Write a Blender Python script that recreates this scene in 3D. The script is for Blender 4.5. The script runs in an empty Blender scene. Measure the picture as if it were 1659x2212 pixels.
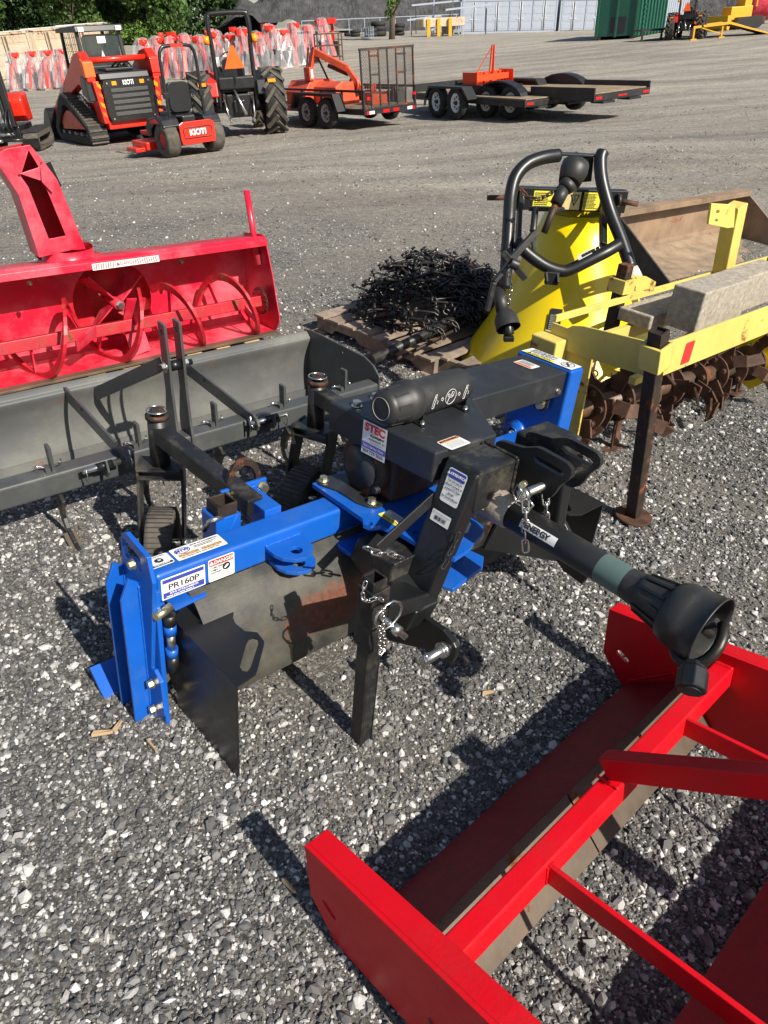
import bpy, bmesh, math, random
import numpy as np
from mathutils import Vector, Matrix
from mathutils.geometry import tessellate_polygon
random.seed(7); rng = np.random.default_rng(7)
SC = bpy.context.scene; COL = SC.collection
rad = math.radians
# ------------------------------------------------------------ camera
F0 = 1550.0; TH = rad(34.013); PH = rad(1.2); HC = 1.7      # photo measured on a 1659 x 2212 grid
_Fw = np.array([0, math.cos(TH), -math.sin(TH)]); _U0 = np.array([0, math.sin(TH), math.cos(TH)])
_R = math.cos(PH)*np.array([1., 0, 0]) - math.sin(PH)*_U0; _U = math.sin(PH)*np.array([1., 0, 0]) + math.cos(PH)*_U0
CAMP = np.array([0, 0, HC])
cd = bpy.data.cameras.new('camera'); cam = bpy.data.objects.new('camera', cd); COL.objects.link(cam)
cd.sensor_fit = 'VERTICAL'; cd.sensor_height = 24; cd.lens = F0/2212*24; cd.clip_start = .05; cd.clip_end = 2000
m = Matrix.Identity(4)
for i in range(3): m[i][0] = _R[i]; m[i][1] = _U[i]; m[i][2] = -_Fw[i]
m.translation = Vector(CAMP); cam.matrix_world = m; SC.camera = cam
# ------------------------------------------------------------ light
SUN_EL = 38.0; SUN_AZ = (0.717, -0.697)
wd = bpy.data.worlds.new('World'); SC.world = wd; wd.use_nodes = True
nt = wd.node_tree; bg = nt.nodes['Background']; sky = nt.nodes.new('ShaderNodeTexSky'); sky.sky_type = 'NISHITA'
sky.sun_disc = False; sky.sun_elevation = rad(SUN_EL); sky.sun_rotation = math.atan2(SUN_AZ[0], SUN_AZ[1])
sky.air_density = 1.0; sky.dust_density = 1.0
nt.links.new(sky.outputs[0], bg.inputs[0]); bg.inputs[1].default_value = 0.075
sl = bpy.data.lights.new('sun', 'SUN'); sl.energy = 5.0; sl.angle = rad(.53); sl.color = (1, .93, .82)
so = bpy.data.objects.new('sun', sl); COL.objects.link(so)
sd = Vector((SUN_AZ[0]*math.cos(rad(SUN_EL)), SUN_AZ[1]*math.cos(rad(SUN_EL)), math.sin(rad(SUN_EL))))
so.rotation_euler = sd.to_track_quat('Z', 'Y').to_euler(); so.location = (4, -4, 8)
SC.view_settings.view_transform = 'Standard'; SC.view_settings.look = 'None'; SC.view_settings.gamma = 1
SC.view_settings.exposure = 0.58; SC.render.engine = 'CYCLES'
# ------------------------------------------------------------ measuring
def ray(x, y): return _Fw + _R*(x-829.5)/F0 - _U*(y-1106)/F0
def smooth(a, b, x):
    t = min(1, max(0, (x-a)/(b-a))); return t*t*(3-2*t)
C0Y = [(-50, 0), (8, 0), (16, -.28), (22, -.40), (45, .18), (58, .45), (75, .92), (100, 1.4), (600, 1.6)]
def gz(x, y):
    s = smooth(6, 15, y)
    c = np.interp(y, [p[0] for p in C0Y], [p[1] for p in C0Y])
    return -.07*max(-4, min(6, x))*(1-s) + s*(np.interp(y, (15, 25, 45, 58, 75), (.03, .03, .055, .04, .008))*max(-35, min(40, x)) + c)
def ongr(x, y):
    d = ray(x, y); d = d/np.linalg.norm(d); t = .5
    lo = 0
    while t < 400:
        p = CAMP + d*t
        if p[2] < gz(p[0], p[1]): break
        lo = t; t *= 1.02
    hi = t
    for _ in range(30):
        mm = (lo+hi)/2; p = CAMP+d*mm
        if p[2] < gz(p[0], p[1]): hi = mm
        else: lo = mm
    return CAMP+d*hi
def W(x, y, z):
    d = ray(x, y); return CAMP + d*((z-HC)/d[2])
def WD(x, y, D):                      # point on the ray at ground distance D ahead
    d = ray(x, y); return CAMP + d*(D/d[1])
def Wn(x, y, h, k=-.07):
    d = ray(x, y); return CAMP + d*((h-HC)/(d[2]-k*d[0]))
def crop(x0, y0, s): return lambda x, y: (.5486*(x0+x/s), .5486*(y0+y/s))
class Fr:
    def __init__(s, O, M): s.O = np.array(O, float); s.M = np.array(M)
    def L(s, x, y, **k):
        (ax, val), = k.items(); i = 'uvw'.index(ax)
        d = s.M@ray(x, y); c = s.M@(CAMP-s.O); return c + d*((val-c[i])/d[i])
    def G(s, p): return s.O + s.M.T@np.array(p, float)
    def mat(s, base=(0, 0, 0)):
        m = Matrix.Identity(4)
        for i in range(3):
            for j in range(3): m[i][j] = s.M[j][i]
        m.translation = Vector(s.G(base)); return m
def Fn(O, az, k=-.07, kk=0, pitch=0, roll=0):
    a = rad(az); w = np.array([-k, -kk, 1.]); w /= np.linalg.norm(w)
    u = np.array([math.cos(a), math.sin(a), 0]); u -= w*(u@w); u /= np.linalg.norm(u); v = np.cross(w, u)
    p = rad(pitch); v, w = math.cos(p)*v+math.sin(p)*w, math.cos(p)*w-math.sin(p)*v
    p = rad(roll); u, w = math.cos(p)*u+math.sin(p)*w, math.cos(p)*w-math.sin(p)*u
    return Fr(O, [u, v, w])
def Fv(O, u, down):
    u = np.array(u, float); u /= np.linalg.norm(u); w = -np.array(down, float); w /= np.linalg.norm(w)
    c = u@w; u2 = u-c/2*w; w2 = w-c/2*u; u2 /= np.linalg.norm(u2); w2 -= (w2@u2)*u2; w2 /= np.linalg.norm(w2)
    return Fr(O, [u2, np.cross(w2, u2), w2])
# ------------------------------------------------------------ materials
MATS = {}
def mat(name, col, rough=.5, metal=0., var=.25, scale=8., dirt=None, dirt_amt=0., dscale=3., bump=.1, bscale=60., rust=0., rscale=5., coat=0., spec=.5, wave=None, edge=0., alpha=1., trans=0., patch=None):
    if name in MATS: return MATS[name]
    M = bpy.data.materials.new(name); M.use_nodes = True; MATS[name] = M
    N = M.node_tree.nodes; Lk = M.node_tree.links; b = N['Principled BSDF']
    tc = N.new('ShaderNodeTexCoord'); co = tc.outputs['Object']
    def noise(s, det=4, rgh=.6, src=co):
        n = N.new('ShaderNodeTexNoise'); n.inputs['Scale'].default_value = s; n.inputs['Detail'].default_value = det; n.inputs['Roughness'].default_value = rgh
        Lk.new(src, n.inputs['Vector']); return n.outputs['Fac']
    def ramp(f, a, c, c0=(0, 0, 0, 1), c1=(1, 1, 1, 1)):
        r = N.new('ShaderNodeValToRGB'); r.color_ramp.elements[0].position = a; r.color_ramp.elements[1].position = c
        r.color_ramp.elements[0].color = c0; r.color_ramp.elements[1].color = c1; Lk.new(f, r.inputs[0]); return r.outputs[0]
    def mix(f, a, c, mode='MIX'):
        x = N.new('ShaderNodeMix'); x.data_type = 'RGBA'; x.blend_type = mode
        if isinstance(f, float): x.inputs[0].default_value = f
        else: Lk.new(f, x.inputs[0])
        for s_, val in ((6, a), (7, c)):
            if isinstance(val, tuple): x.inputs[s_].default_value = val
            else: Lk.new(val, x.inputs[s_])
        return x.outputs[2]
    c4 = tuple(col)+(1,)
    lo = tuple(q*(1-var) for q in col)+(1,); hi = tuple(min(1, q*(1+var)) for q in col)+(1,)
    out = ramp(noise(scale), .3, .7, lo, hi)
    rg = None
    if dirt is not None and dirt_amt > 0:
        f = ramp(noise(dscale, 8, .72), .62-.35*dirt_amt, .80-.2*dirt_amt)
        f2 = mix(f, (0, 0, 0, 1), (min(1, .35+.6*dirt_amt),)*3+(1,))
        out = mix(f2, out, tuple(dirt)+(1,))
    if rust > 0:
        f = ramp(noise(rscale, 10, .75), .66-.3*rust, .70-.25*rust)
        rc = ramp(noise(rscale*6, 5), .35, .65, (.10, .028, .010, 1), (.26, .085, .03, 1))
        out = mix(f, out, rc); rg = f
    if patch:
        (px_, py_, pz_), (sx_, sy_, sz_) = patch
        mpp = N.new('ShaderNodeMapping'); mpp.vector_type = 'POINT'; mpp.inputs['Location'].default_value = (-px_/sx_, -py_/sy_, -pz_/sz_); mpp.inputs['Scale'].default_value = (1/sx_, 1/sy_, 1/sz_); Lk.new(co, mpp.inputs[0])
        ln = N.new('ShaderNodeVectorMath'); ln.operation = 'LENGTH'; Lk.new(mpp.outputs[0], ln.inputs[0])
        mm_ = N.new('ShaderNodeMath'); mm_.operation = 'MULTIPLY_ADD'; Lk.new(noise(22, 8, .8), mm_.inputs[0]); mm_.inputs[1].default_value = 2.2; Lk.new(ln.outputs['Value'], mm_.inputs[2])
        f = ramp(mm_.outputs[0], .985, 1.0) if False else ramp(mm_.outputs[0], .5, .5)
        mr_ = N.new('ShaderNodeMapRange'); mr_.inputs['From Min'].default_value = 1.75; mr_.inputs['From Max'].default_value = 2.25; mr_.inputs['To Min'].default_value = 1; mr_.inputs['To Max'].default_value = 0; Lk.new(mm_.outputs[0], mr_.inputs[0])
        out = mix(mr_.outputs[0], out, ramp(noise(60, 5), .3, .7, (.085, .030, .016, 1), (.17, .062, .034, 1)))
    if edge > 0:
        g = N.new('ShaderNodeNewGeometry'); f = ramp(g.outputs['Pointiness'], .53, .60)
        n2 = ramp(noise(25, 6), .45, .6); f = mix(n2, (0, 0, 0, 1), f); f = mix(edge, (0, 0, 0, 1), f)
        out = mix(f, out, (.16, .07, .035, 1))
    Lk.new(out, b.inputs['Base Color'])
    b.inputs['Metallic'].default_value = metal
    rr = N.new('ShaderNodeMapRange'); rr.inputs['To Min'].default_value = max(.03, rough-.1); rr.inputs['To Max'].default_value = min(1, rough+.12)
    Lk.new(noise(scale*2.3, 6), rr.inputs[0]); Lk.new(rr.outputs[0], b.inputs['Roughness'])
    if rg is not None:
        mm = N.new('ShaderNodeMix'); mm.data_type = 'FLOAT'; Lk.new(rg, mm.inputs[0]); Lk.new(rr.outputs[0], mm.inputs[2]); mm.inputs[3].default_value = .9; Lk.new(mm.outputs[0], b.inputs['Roughness'])
    b.inputs['Coat Weight'].default_value = coat; b.inputs['Coat Roughness'].default_value = .12
    b.inputs['Specular IOR Level'].default_value = spec
    if trans > 0: b.inputs['Transmission Weight'].default_value = trans
    if alpha < 1: b.inputs['Alpha'].default_value = alpha
    if bump > 0:
        bp = N.new('ShaderNodeBump'); bp.inputs['Strength'].default_value = bump; bp.inputs['Distance'].default_value = .004
        Lk.new(noise(bscale, 6, .7), bp.inputs['Height']); Lk.new(bp.outputs[0], b.inputs['Normal'])
    return M
DUST = (.30, .27, .21)
m_blue = mat('blue paint', (.005, .092, .44), .36, var=.06, dirt=(.06, .13, .28), dirt_amt=.3, dscale=5, bump=.05, coat=.15)
m_black = mat('black paint', (.020, .022, .026), .40, var=.2, dirt=(.10, .095, .075), dirt_amt=.25, dscale=6, bump=.12, bscale=40)
m_blackw = mat('worn black paint', (.013, .013, .014), .42, var=.3, dirt=(.13, .12, .085), dirt_amt=.38, dscale=11, bump=.2, rust=.12, rscale=7)
m_blackc = mat('clean black paint', (.010, .011, .012), .36, var=.1, bump=.08, bscale=150)
m_plastic = mat('black plastic', (.022, .022, .022), .48, var=.15, dirt=(.10, .095, .08), dirt_amt=.2, dscale=9, bump=.04)
m_drum = mat('dusty black hood', (.030, .030, .028), .55, var=.25, dirt=(.11, .105, .075), dirt_amt=.58, dscale=6, bump=.1, patch=((.06, -.23, .215), (.24, .14, .07)))
m_red = mat('bright red paint', (.60, .0008, .008), .48, var=.06, dirt=(.34, .02, .015), dirt_amt=.28, dscale=5, bump=.22, bscale=90, spec=.35)
m_redd = mat('shaded red paint', (.22, .001, .009), .55, var=.25, scale=20, dirt=(.12, .015, .012), dirt_amt=.2, dscale=9, bump=.3)  # darker copy of the bright red, with the moldboard's shade put into the colour
m_snow = mat('worn crimson paint', (.56, .010, .035), .30, var=.12, scale=3, dirt=(.66, .20, .24), dirt_amt=.50, dscale=2.2, bump=.08, rust=.12, rscale=9)
m_snowr = mat('rusty edged crimson', (.40, .012, .022), .4, var=.25, rust=.34, rscale=14)
m_gray = mat('charcoal paint', (.060, .064, .064), .36, var=.1, dirt=(.13, .13, .115), dirt_amt=.3, dscale=4, bump=.05)
m_mold = mat('dusty grey moldboard', (.100, .104, .102), .40, var=.2, scale=2, dirt=(.21, .205, .165), dirt_amt=.45, dscale=2.2, bump=.05, rust=.20, rscale=7)
m_yel = mat('glossy yellow plastic', (.80, .60, .003), .30, var=.04, dirt=(.55, .42, .05), dirt_amt=.15, dscale=4, bump=.03, bscale=12, coat=.1)
m_tyel = mat('faded yellow paint', (.62, .49, .12), .5, var=.1, dirt=(.45, .30, .10), dirt_amt=.3, rust=.26, rscale=6, bump=.15)
m_rust = mat('rusty steel', (.070, .032, .018), .75, .1, var=.45, scale=14, dirt=(.15, .075, .04), dirt_amt=.4, dscale=7, bump=.5, bscale=50)
m_rustd = mat('dark rusty steel', (.035, .024, .018), .6, .3, var=.4, scale=12, rust=.4, rscale=9, bump=.4)
m_steel = mat('bare worn steel', (.18, .15, .11), .42, .6, var=.3, scale=5, dirt=(.20, .13, .08), dirt_amt=.5, dscale=5, bump=.1)
m_zinc = mat('zinc plating', (.62, .62, .58), .25, .95, var=.15, scale=30, bump=.05)
m_brass = mat('yellow zinc bolt', (.60, .55, .36), .28, .9, var=.2, scale=30, bump=.05)
m_rub = mat('black rubber', (.020, .020, .020), .75, var=.3, dirt=(.13, .11, .085), dirt_amt=.5, dscale=12, bump=.3)
m_rubd = mat('dusty rubber tread', (.075, .065, .052), .85, var=.35, scale=25, dirt=(.13, .11, .085), dirt_amt=.5, dscale=9, bump=.4)
m_wood = mat('weathered pallet wood', (.26, .20, .15), .85, var=.45, scale=6, dirt=(.10, .085, .07), dirt_amt=.4, dscale=5, bump=.4, bscale=30)
m_woodn = mat('new pallet wood', (.55, .40, .20), .8, var=.25, scale=7, bump=.3)
m_conc = mat('concrete block', (.36, .32, .26), .95, var=.3, scale=45, dirt=(.20, .19, .17), dirt_amt=.4, dscale=20, bump=1.2, bscale=160)
m_dirt = mat('packed dirt', (.26, .19, .125), .95, var=.3, bump=.8)
m_white = mat('white label', (.74, .74, .72), .4, var=.03, bump=0)
m_lblk = mat('label black ink', (.02, .02, .025), .5, var=.02, bump=0)
m_lred = mat('label red ink', (.65, .03, .03), .45, var=.03, bump=0)
m_lyel = mat('label yellow ink', (.80, .70, .06), .45, var=.03, bump=0)
m_lor = mat('label orange ink', (.80, .25, .05), .45, var=.03, bump=0)
m_lblue = mat('label blue ink', (.04, .05, .30), .45, var=.03, bump=0)
m_lpur = mat('label violet ink', (.14, .10, .45), .45, var=.03, bump=0)
m_lgry = mat('label grey ink', (.30, .30, .30), .5, var=.05, bump=0)
m_or = mat('orange red machine paint', (.66, .022, .008), .35, var=.08, dirt=(.5, .10, .05), dirt_amt=.1, coat=.2, bump=.03)
m_ord = mat('faded orange paint', (.60, .08, .03), .5, var=.2, dirt=(.30, .10, .06), dirt_amt=.4, rust=.15, bump=.1)
m_tyre = mat('tyre rubber', (.016, .016, .016), .8, var=.3, dirt=(.09, .08, .065), dirt_amt=.35, dscale=10, bump=.3)
m_tyred = mat('dusty tyre tread', (.085, .075, .06), .9, var=.4, scale=12, bump=.4)
m_mach = mat('machine black', (.012, .012, .013), .35, var=.2, dirt=(.07, .065, .055), dirt_amt=.15, coat=.2, bump=.05)
m_glass = mat('cab glass', (.03, .045, .05), .08, var=.2, bump=0, spec=.6, alpha=.80)
m_amber = mat('amber lens', (.9, .30, .01), .25, var=.1, bump=0)
m_rlens = mat('red lens', (.55, .01, .01), .2, var=.1, bump=0)
m_obox = mat('bright orange red enamel', (.80, .055, .008), .4, var=.05, bump=0)
m_slow = mat('fluorescent orange triangle', (.95, .12, .01), .4, var=.03, bump=0)
m_film = mat('clear shrink film', (.62, .62, .64), .28, var=.25, scale=5, bump=1.0, bscale=9, alpha=.24, spec=.9)
m_chain = mat('black chain steel', (.045, .044, .042), .36, .6, var=.3, scale=20, rust=.26, rscale=14, bump=.2)
m_green = mat('dumpster green', (.010, .085, .055), .5, var=.15, dirt=(.03, .09, .06), dirt_amt=.3, bump=.05)
m_cwhite = mat('container white', (.34, .38, .45), .5, var=.06, dirt=(.30, .30, .28), dirt_amt=.25, bump=.05)
m_crust = mat('rusty beige container', (.52, .44, .33), .7, var=.15, dirt=(.40, .25, .13), dirt_amt=.5, dscale=1.2, rust=.3, rscale=1.1, bump=.1)
m_deck = mat('trailer deck boards', (.27, .20, .125), .8, var=.3, scale=4, dirt=(.10, .09, .07), dirt_amt=.4, bump=.3)
m_trail = mat('trailer black', (.014, .014, .015), .45, var=.2, dirt=(.08, .075, .06), dirt_amt=.3, bump=.05)
m_mesh = mat('rusted gate mesh', (.035, .028, .024), .6, var=.4, rust=.4, rscale=3)
m_wrim = mat('white wheel rim', (.70, .70, .69), .4, var=.08, bump=0)
m_grim = mat('grey wheel rim', (.34, .34, .33), .45, var=.1, bump=0)
m_bucket = mat('earth stained bucket steel', (.20, .135, .085), .7, var=.35, scale=5, dirt=(.30, .20, .13), dirt_amt=.6, dscale=3, rust=.3, rscale=3, bump=.3)
m_bark = mat('bark', (.11, .085, .06), .95, var=.4, bump=1.0)
# ------------------------------------------------------------ mesh building
BASE = {}
class MB:
    def __init__(s): s.v = []; s.f = []; s.sm = []
    def add(s, vs, fs, smooth=False):
        n = len(s.v); s.v += [tuple(map(float, p)) for p in vs]; s.f += [tuple(n+i for i in f) for f in fs]; s.sm += [smooth]*len(fs); return s
    def box(s, a, b):
        x0, x1 = sorted((a[0], b[0])); y0, y1 = sorted((a[1], b[1])); z0, z1 = sorted((a[2], b[2]))
        return s.add([(x, y, z) for x in (x0, x1) for y in (y0, y1) for z in (z0, z1)],
            [(0, 1, 3, 2), (4, 6, 7, 5), (0, 4, 5, 1), (2, 3, 7, 6), (0, 2, 6, 4), (1, 5, 7, 3)])
    def prism(s, ax, pts, a, b, holes=()):
        i = 'uvw'.index(ax)
        def mk(p, t):
            q = list(p); q.insert(i, t); return q
        loops = [list(pts)]+[list(h) for h in holes]
        flat = [p for l in loops for p in l]; n = len(flat)
        tri = tessellate_polygon([[Vector((p[0], p[1], 0)) for p in l] for l in loops])
        vs = [mk(p, a) for p in flat]+[mk(p, b) for p in flat]
        fs = [t for t in tri]+[tuple(n+k for k in reversed(t)) for t in tri]
        o = 0
        for l in loops:
            k = len(l)
            fs += [(o+j, o+(j+1) % k, n+o+(j+1) % k, n+o+j) for j in range(k)]; o += k
        return s.add(vs, fs)
    def tube(s, path, r, n=10, closed=False, caps=True, smooth=True):
        P = [Vector(p) for p in path]; k = len(P)
        rs = r if isinstance(r, (list, tuple)) else [r]*k
        T = []
        for i in range(k):
            a = P[(i-1) % k] if (i > 0 or closed) else P[i]; b = P[(i+1) % k] if (i < k-1 or closed) else P[i]
            t = (b-a); T.append(t.normalized() if t.length > 1e-9 else Vector((0, 0, 1)))
        x = T[0].orthogonal().normalized(); vs = []
        for i in range(k):
            x = (x - T[i]*x.dot(T[i])); x = x.normalized() if x.length > 1e-6 else T[i].orthogonal().normalized()
            y = T[i].cross(x)
            vs += [P[i]+(x*math.cos(2*math.pi*j/n)+y*math.sin(2*math.pi*j/n))*rs[i] for j in range(n)]
        fs = []
        for i in range(k if closed else k-1):
            for j in range(n): fs.append((i*n+j, i*n+(j+1) % n, ((i+1) % k)*n+(j+1) % n, ((i+1) % k)*n+j))
        s.add(vs, fs, smooth)
        if caps and not closed:
            n0 = len(s.v)-len(vs); s.f += [tuple(n0+j for j in reversed(range(n))), tuple(n0+(k-1)*n+j for j in range(n))]; s.sm += [False, False]
        return s
    def bar(s, p, q, w, h, up=(0, 0, 1)):
        p = Vector(p); q = Vector(q); t = (q-p).normalized(); u = Vector(up); a = t.cross(u).normalized(); b = a.cross(t)
        vs = [c+a*i*w/2+b*j*h/2 for c in (p, q) for i, j in ((-1, -1), (1, -1), (1, 1), (-1, 1))]
        return s.add(vs, [(0, 3, 2, 1), (4, 5, 6, 7), (0, 1, 5, 4), (1, 2, 6, 5), (2, 3, 7, 6), (3, 0, 4, 7)])
    def hollow(s, p, q, w, t, up=(0, 0, 1)):
        p = Vector(p); q = Vector(q); d = (q-p).normalized(); a = d.cross(Vector(up)).normalized(); b = a.cross(d); e = w/2-t/2
        for i, j, ww, hh in ((1, 0, t, w), (-1, 0, t, w), (0, 1, w-2*t, t), (0, -1, w-2*t, t)):
            o = a*i*e+b*j*e; s.bar(p+o, q+o, ww, hh, up)
        return s
    def lathe(s, prof, c, axis, n=24, smooth=True, a0=0, a1=2*math.pi):
        c = Vector(c); ax = Vector(axis).normalized(); x = ax.orthogonal().normalized(); y = ax.cross(x)
        full = abs(a1-a0-2*math.pi) < 1e-6; m_ = n if full else n+1; vs = []
        for (t, r) in prof:
            for j in range(m_):
                an = a0+(a1-a0)*j/n; vs.append(c+ax*t+(x*math.cos(an)+y*math.sin(an))*r)
        fs = []
        for i in range(len(prof)-1):
            for j in range(n):
                j2 = (j+1) % m_; fs.append((i*m_+j, i*m_+j2, (i+1)*m_+j2, (i+1)*m_+j))
        return s.add(vs, fs, smooth)
    def cyl(s, p, q, r, n=20, smooth=True): return s.tube([p, q], r, n, smooth=smooth)
    def hexb(s, p, axis, r=.011, h=.009, shank=0):
        p = Vector(p); ax = Vector(axis).normalized()
        s.tube([p, p+ax*.003], r*1.25, 16); s.tube([p+ax*.003, p+ax*(.003+h)], r, 6, smooth=False)
        if shank: s.tube([p+ax*h, p+ax*(h+shank)], r*.5, 8)
        return s
    def ico(s, c, r, sub=1, sc=(1, 1, 1), jit=0):
        bm = bmesh.new(); bmesh.ops.create_icosphere(bm, subdivisions=sub, radius=1)
        vs = [(c[0]+v.co.x*r*sc[0]*(1+random.uniform(-jit, jit)), c[1]+v.co.y*r*sc[1]*(1+random.uniform(-jit, jit)), c[2]+v.co.z*r*sc[2]*(1+random.uniform(-jit, jit))) for v in bm.verts]
        fs = [tuple(v.index for v in f.verts) for f in bm.faces]; bm.free(); return s.add(vs, fs, jit == 0)
    def xf(s, M, start=0):
        s.v = s.v[:start]+[tuple(M@Vector(p)) for p in s.v[start:]]; return s
    def build(s, name, mt, parent=None, bevel=0, fr=None, seg=2):
        b = np.zeros(3)
        if parent is not None: b = BASE.get(root_of(parent).name, b)
        me = bpy.data.meshes.new(name); me.from_pydata([tuple(np.array(p)-b) for p in s.v], [], s.f)
        me.polygons.foreach_set('use_smooth', s.sm); me.materials.append(mt)
        bm = bmesh.new(); bm.from_mesh(me)
        if bevel: bmesh.ops.remove_doubles(bm, verts=bm.verts, dist=1e-5)
        bmesh.ops.recalc_face_normals(bm, faces=bm.faces); bm.to_mesh(me); bm.free()
        o = bpy.data.objects.new(name, me); COL.objects.link(o)
        if parent is not None: o.parent = parent
        if bevel:
            md = o.modifiers.new('bevel', 'BEVEL'); md.width = bevel; md.segments = seg; md.limit_method = 'ANGLE'; md.angle_limit = rad(40); md.harden_normals = False
        return o
def root_of(o):
    while o.parent is not None: o = o.parent
    return o
def tag(o, label=None, cat=None, group=None, kind=None):
    if label: o['label'] = label
    if cat: o['category'] = cat
    if group: o['group'] = group
    if kind: o['kind'] = kind
    return o
def thing(name, label, cat, fr=None, base=(0, 0, 0), group=None):
    o = bpy.data.objects.new(name, None); COL.objects.link(o); o.empty_display_size = .2
    if fr is not None: o.matrix_world = fr.mat(base)
    BASE[o.name] = np.array(base, float)
    return tag(o, label, cat, group)
def copy_tree(o, parent=None):
    c = o.copy(); COL.objects.link(c); c.parent = parent
    for ch in list(o.children): copy_tree(ch, c)
    return c
def text(s, size, org, xd, yd, mt, parent, name='lettering', align='LEFT', bold=0, lift=.0012, wx=1.0, thick=0):
    cu = bpy.data.curves.new('tmp', 'FONT'); cu.body = s; cu.size = size; cu.align_x = align; cu.align_y = 'CENTER'; cu.offset = bold; cu.extrude = thick
    to = bpy.data.objects.new('tmp', cu); COL.objects.link(to); dg = bpy.context.evaluated_depsgraph_get(); dg.update()
    me = bpy.data.meshes.new_from_object(to.evaluated_get(dg)); bpy.data.objects.remove(to); bpy.data.curves.remove(cu)
    xd = Vector(xd).normalized(); yd = Vector(yd); yd = (yd-xd*yd.dot(xd)).normalized(); n = xd.cross(yd)
    b = BASE.get(root_of(parent).name, np.zeros(3)) if parent is not None else np.zeros(3)
    M = Matrix((xd*wx, yd, n)).transposed().to_4x4(); M.translation = Vector(org)-Vector(b)+n*lift
    me.transform(M); me.materials.clear(); me.materials.append(mt); me.name = name
    o = bpy.data.objects.new(name, me); COL.objects.link(o); o.parent = parent; return o
def rrect(w, h, r, n=4, cx=0, cy=0):
    pts = []
    for (sx, sy, a) in ((1, 1, 0), (-1, 1, 90), (-1, -1, 180), (1, -1, 270)):
        for i in range(n+1):
            t = rad(a+90*i/n); pts.append((cx+sx*(w/2-r)+r*math.cos(t), cy+sy*(h/2-r)+r*math.sin(t)))
    return pts
def slot(p, q, r, n=6):
    p = Vector(p); q = Vector(q); a = math.atan2(q.y-p.y, q.x-p.x); pts = []
    for i in range(n+1): t = a-math.pi/2+math.pi*i/n; pts.append((q.x+r*math.cos(t), q.y+r*math.sin(t)))
    for i in range(n+1): t = a+math.pi/2+math.pi*i/n; pts.append((p.x+r*math.cos(t), p.y+r*math.sin(t)))
    return pts
def circ(c, r, n=16): return [(c[0]+r*math.cos(2*math.pi*i/n), c[1]+r*math.sin(2*math.pi*i/n)) for i in range(n)]
def curve(pts, n=5):
    P_ = [Vector(p) for p in pts]; out = []
    for i in range(len(P_)-1):
        p0 = P_[max(0, i-1)]; p1 = P_[i]; p2 = P_[i+1]; p3 = P_[min(len(P_)-1, i+2)]
        for k in range(n):
            t = k/n; out.append(.5*((2*p1)+(p2-p0)*t+(2*p0-5*p1+4*p2-p3)*t*t+(-p0+3*p1-3*p2+p3)*t**3))
    return out+[P_[-1]]
def weld(p, q, r, mt, parent, step=.004):
    p = Vector(p); q = Vector(q); n = max(3, int((q-p).length/step)); pts = [p.lerp(q, i/n)+Vector([random.uniform(-.15, .15)*r for _ in range(3)]) for i in range(n+1)]
    return MB().tube(pts, [r*(1.15 if i % 2 else .8)*random.uniform(.85, 1.15) for i in range(n+1)], 7).build('weld_bead', mt, parent)
class Card:                             # a flat printed label lying on a surface
    def __init__(s, org, xd, yd, w, h, mt, parent, r=.004, name='warning_label', lift=.0014):
        s.x = Vector(xd).normalized(); y = Vector(yd); s.y = (y-s.x*y.dot(s.x)).normalized(); s.n = s.x.cross(s.y)
        s.o = Vector(org)+s.n*lift; s.w = w; s.h = h; s.root = None
        s.root = s.patch(rrect(w, h, r, cx=w/2, cy=h/2), mt, parent, name, 0)
    def patch(s, pts, mt, parent=None, name='panel', lift=.0008):
        m_ = MB(); q = [s.o+s.x*a+s.y*b+s.n*lift for a, b in pts]; m_.add(q, [tuple(range(len(q)))])
        return m_.build(name, mt, parent if parent is not None else s.root)
    def rect(s, x0, y0, x1, y1, mt, name='panel', lift=.0008): return s.patch([(x0, y0), (x1, y0), (x1, y1), (x0, y1)], mt, None, name, lift)
    def txt(s, t, x, y, size, mt, bold=0, align='LEFT', wx=1.0, lift=.0016): return text(t, size, s.o+s.x*x+s.y*y, s.x, s.y, mt, s.root, bold=bold, align=align, wx=wx, lift=lift)
    def lines(s, x0, x1, y0, y1, n, mt, t=.25):          # rows of print too small to read
        dy = (y1-y0)/n; m_ = MB()
        for i in range(n):
            y = y0+dy*(i+.5); x = x0
            xe = x1-random.uniform(0, .25)*(x1-x0)
            while x < xe:
                l = random.uniform(.08, .2)*(x1-x0); e = min(x+l, xe)
                m_.add([s.o+s.x*a+s.y*b+s.n*.0012 for a, b in ((x, y-abs(dy)*t), (e, y-abs(dy)*t), (e, y+abs(dy)*t), (x, y+abs(dy)*t))], [(0, 1, 2, 3)]); x = e+.02*(x1-x0)
        return m_.build('lettering', mt, s.root)
def chainlinks(mb, pts, L=.028, r=.003, wl=.010):
    P = [Vector(p) for p in pts]; d = 0; seglen = [(P[i+1]-P[i]).length for i in range(len(P)-1)]; tot = sum(seglen); k = 0; t = 0
    def pos(t):
        for i, l in enumerate(seglen):
            if t <= l: return P[i].lerp(P[i+1], t/l), (P[i+1]-P[i]).normalized()
            t -= l
        return P[-1], (P[-1]-P[-2]).normalized()
    while t < tot:
        c, dr = pos(t); x = dr.orthogonal().normalized(); y = dr.cross(x); a = x if k % 2 else y
        h = L/2-wl
        path = []
        for i in range(9): th = math.pi*i/8-math.pi/2; path.append(c+dr*(h+wl*math.cos(th))+a*wl*math.sin(th))
        for i in range(9): th = math.pi*i/8+math.pi/2; path.append(c-dr*(h-wl*math.cos(th))+a*wl*math.sin(th))
        mb.tube(path, r, 6, closed=True); t += L*.72; k += 1
    return mb
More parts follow.
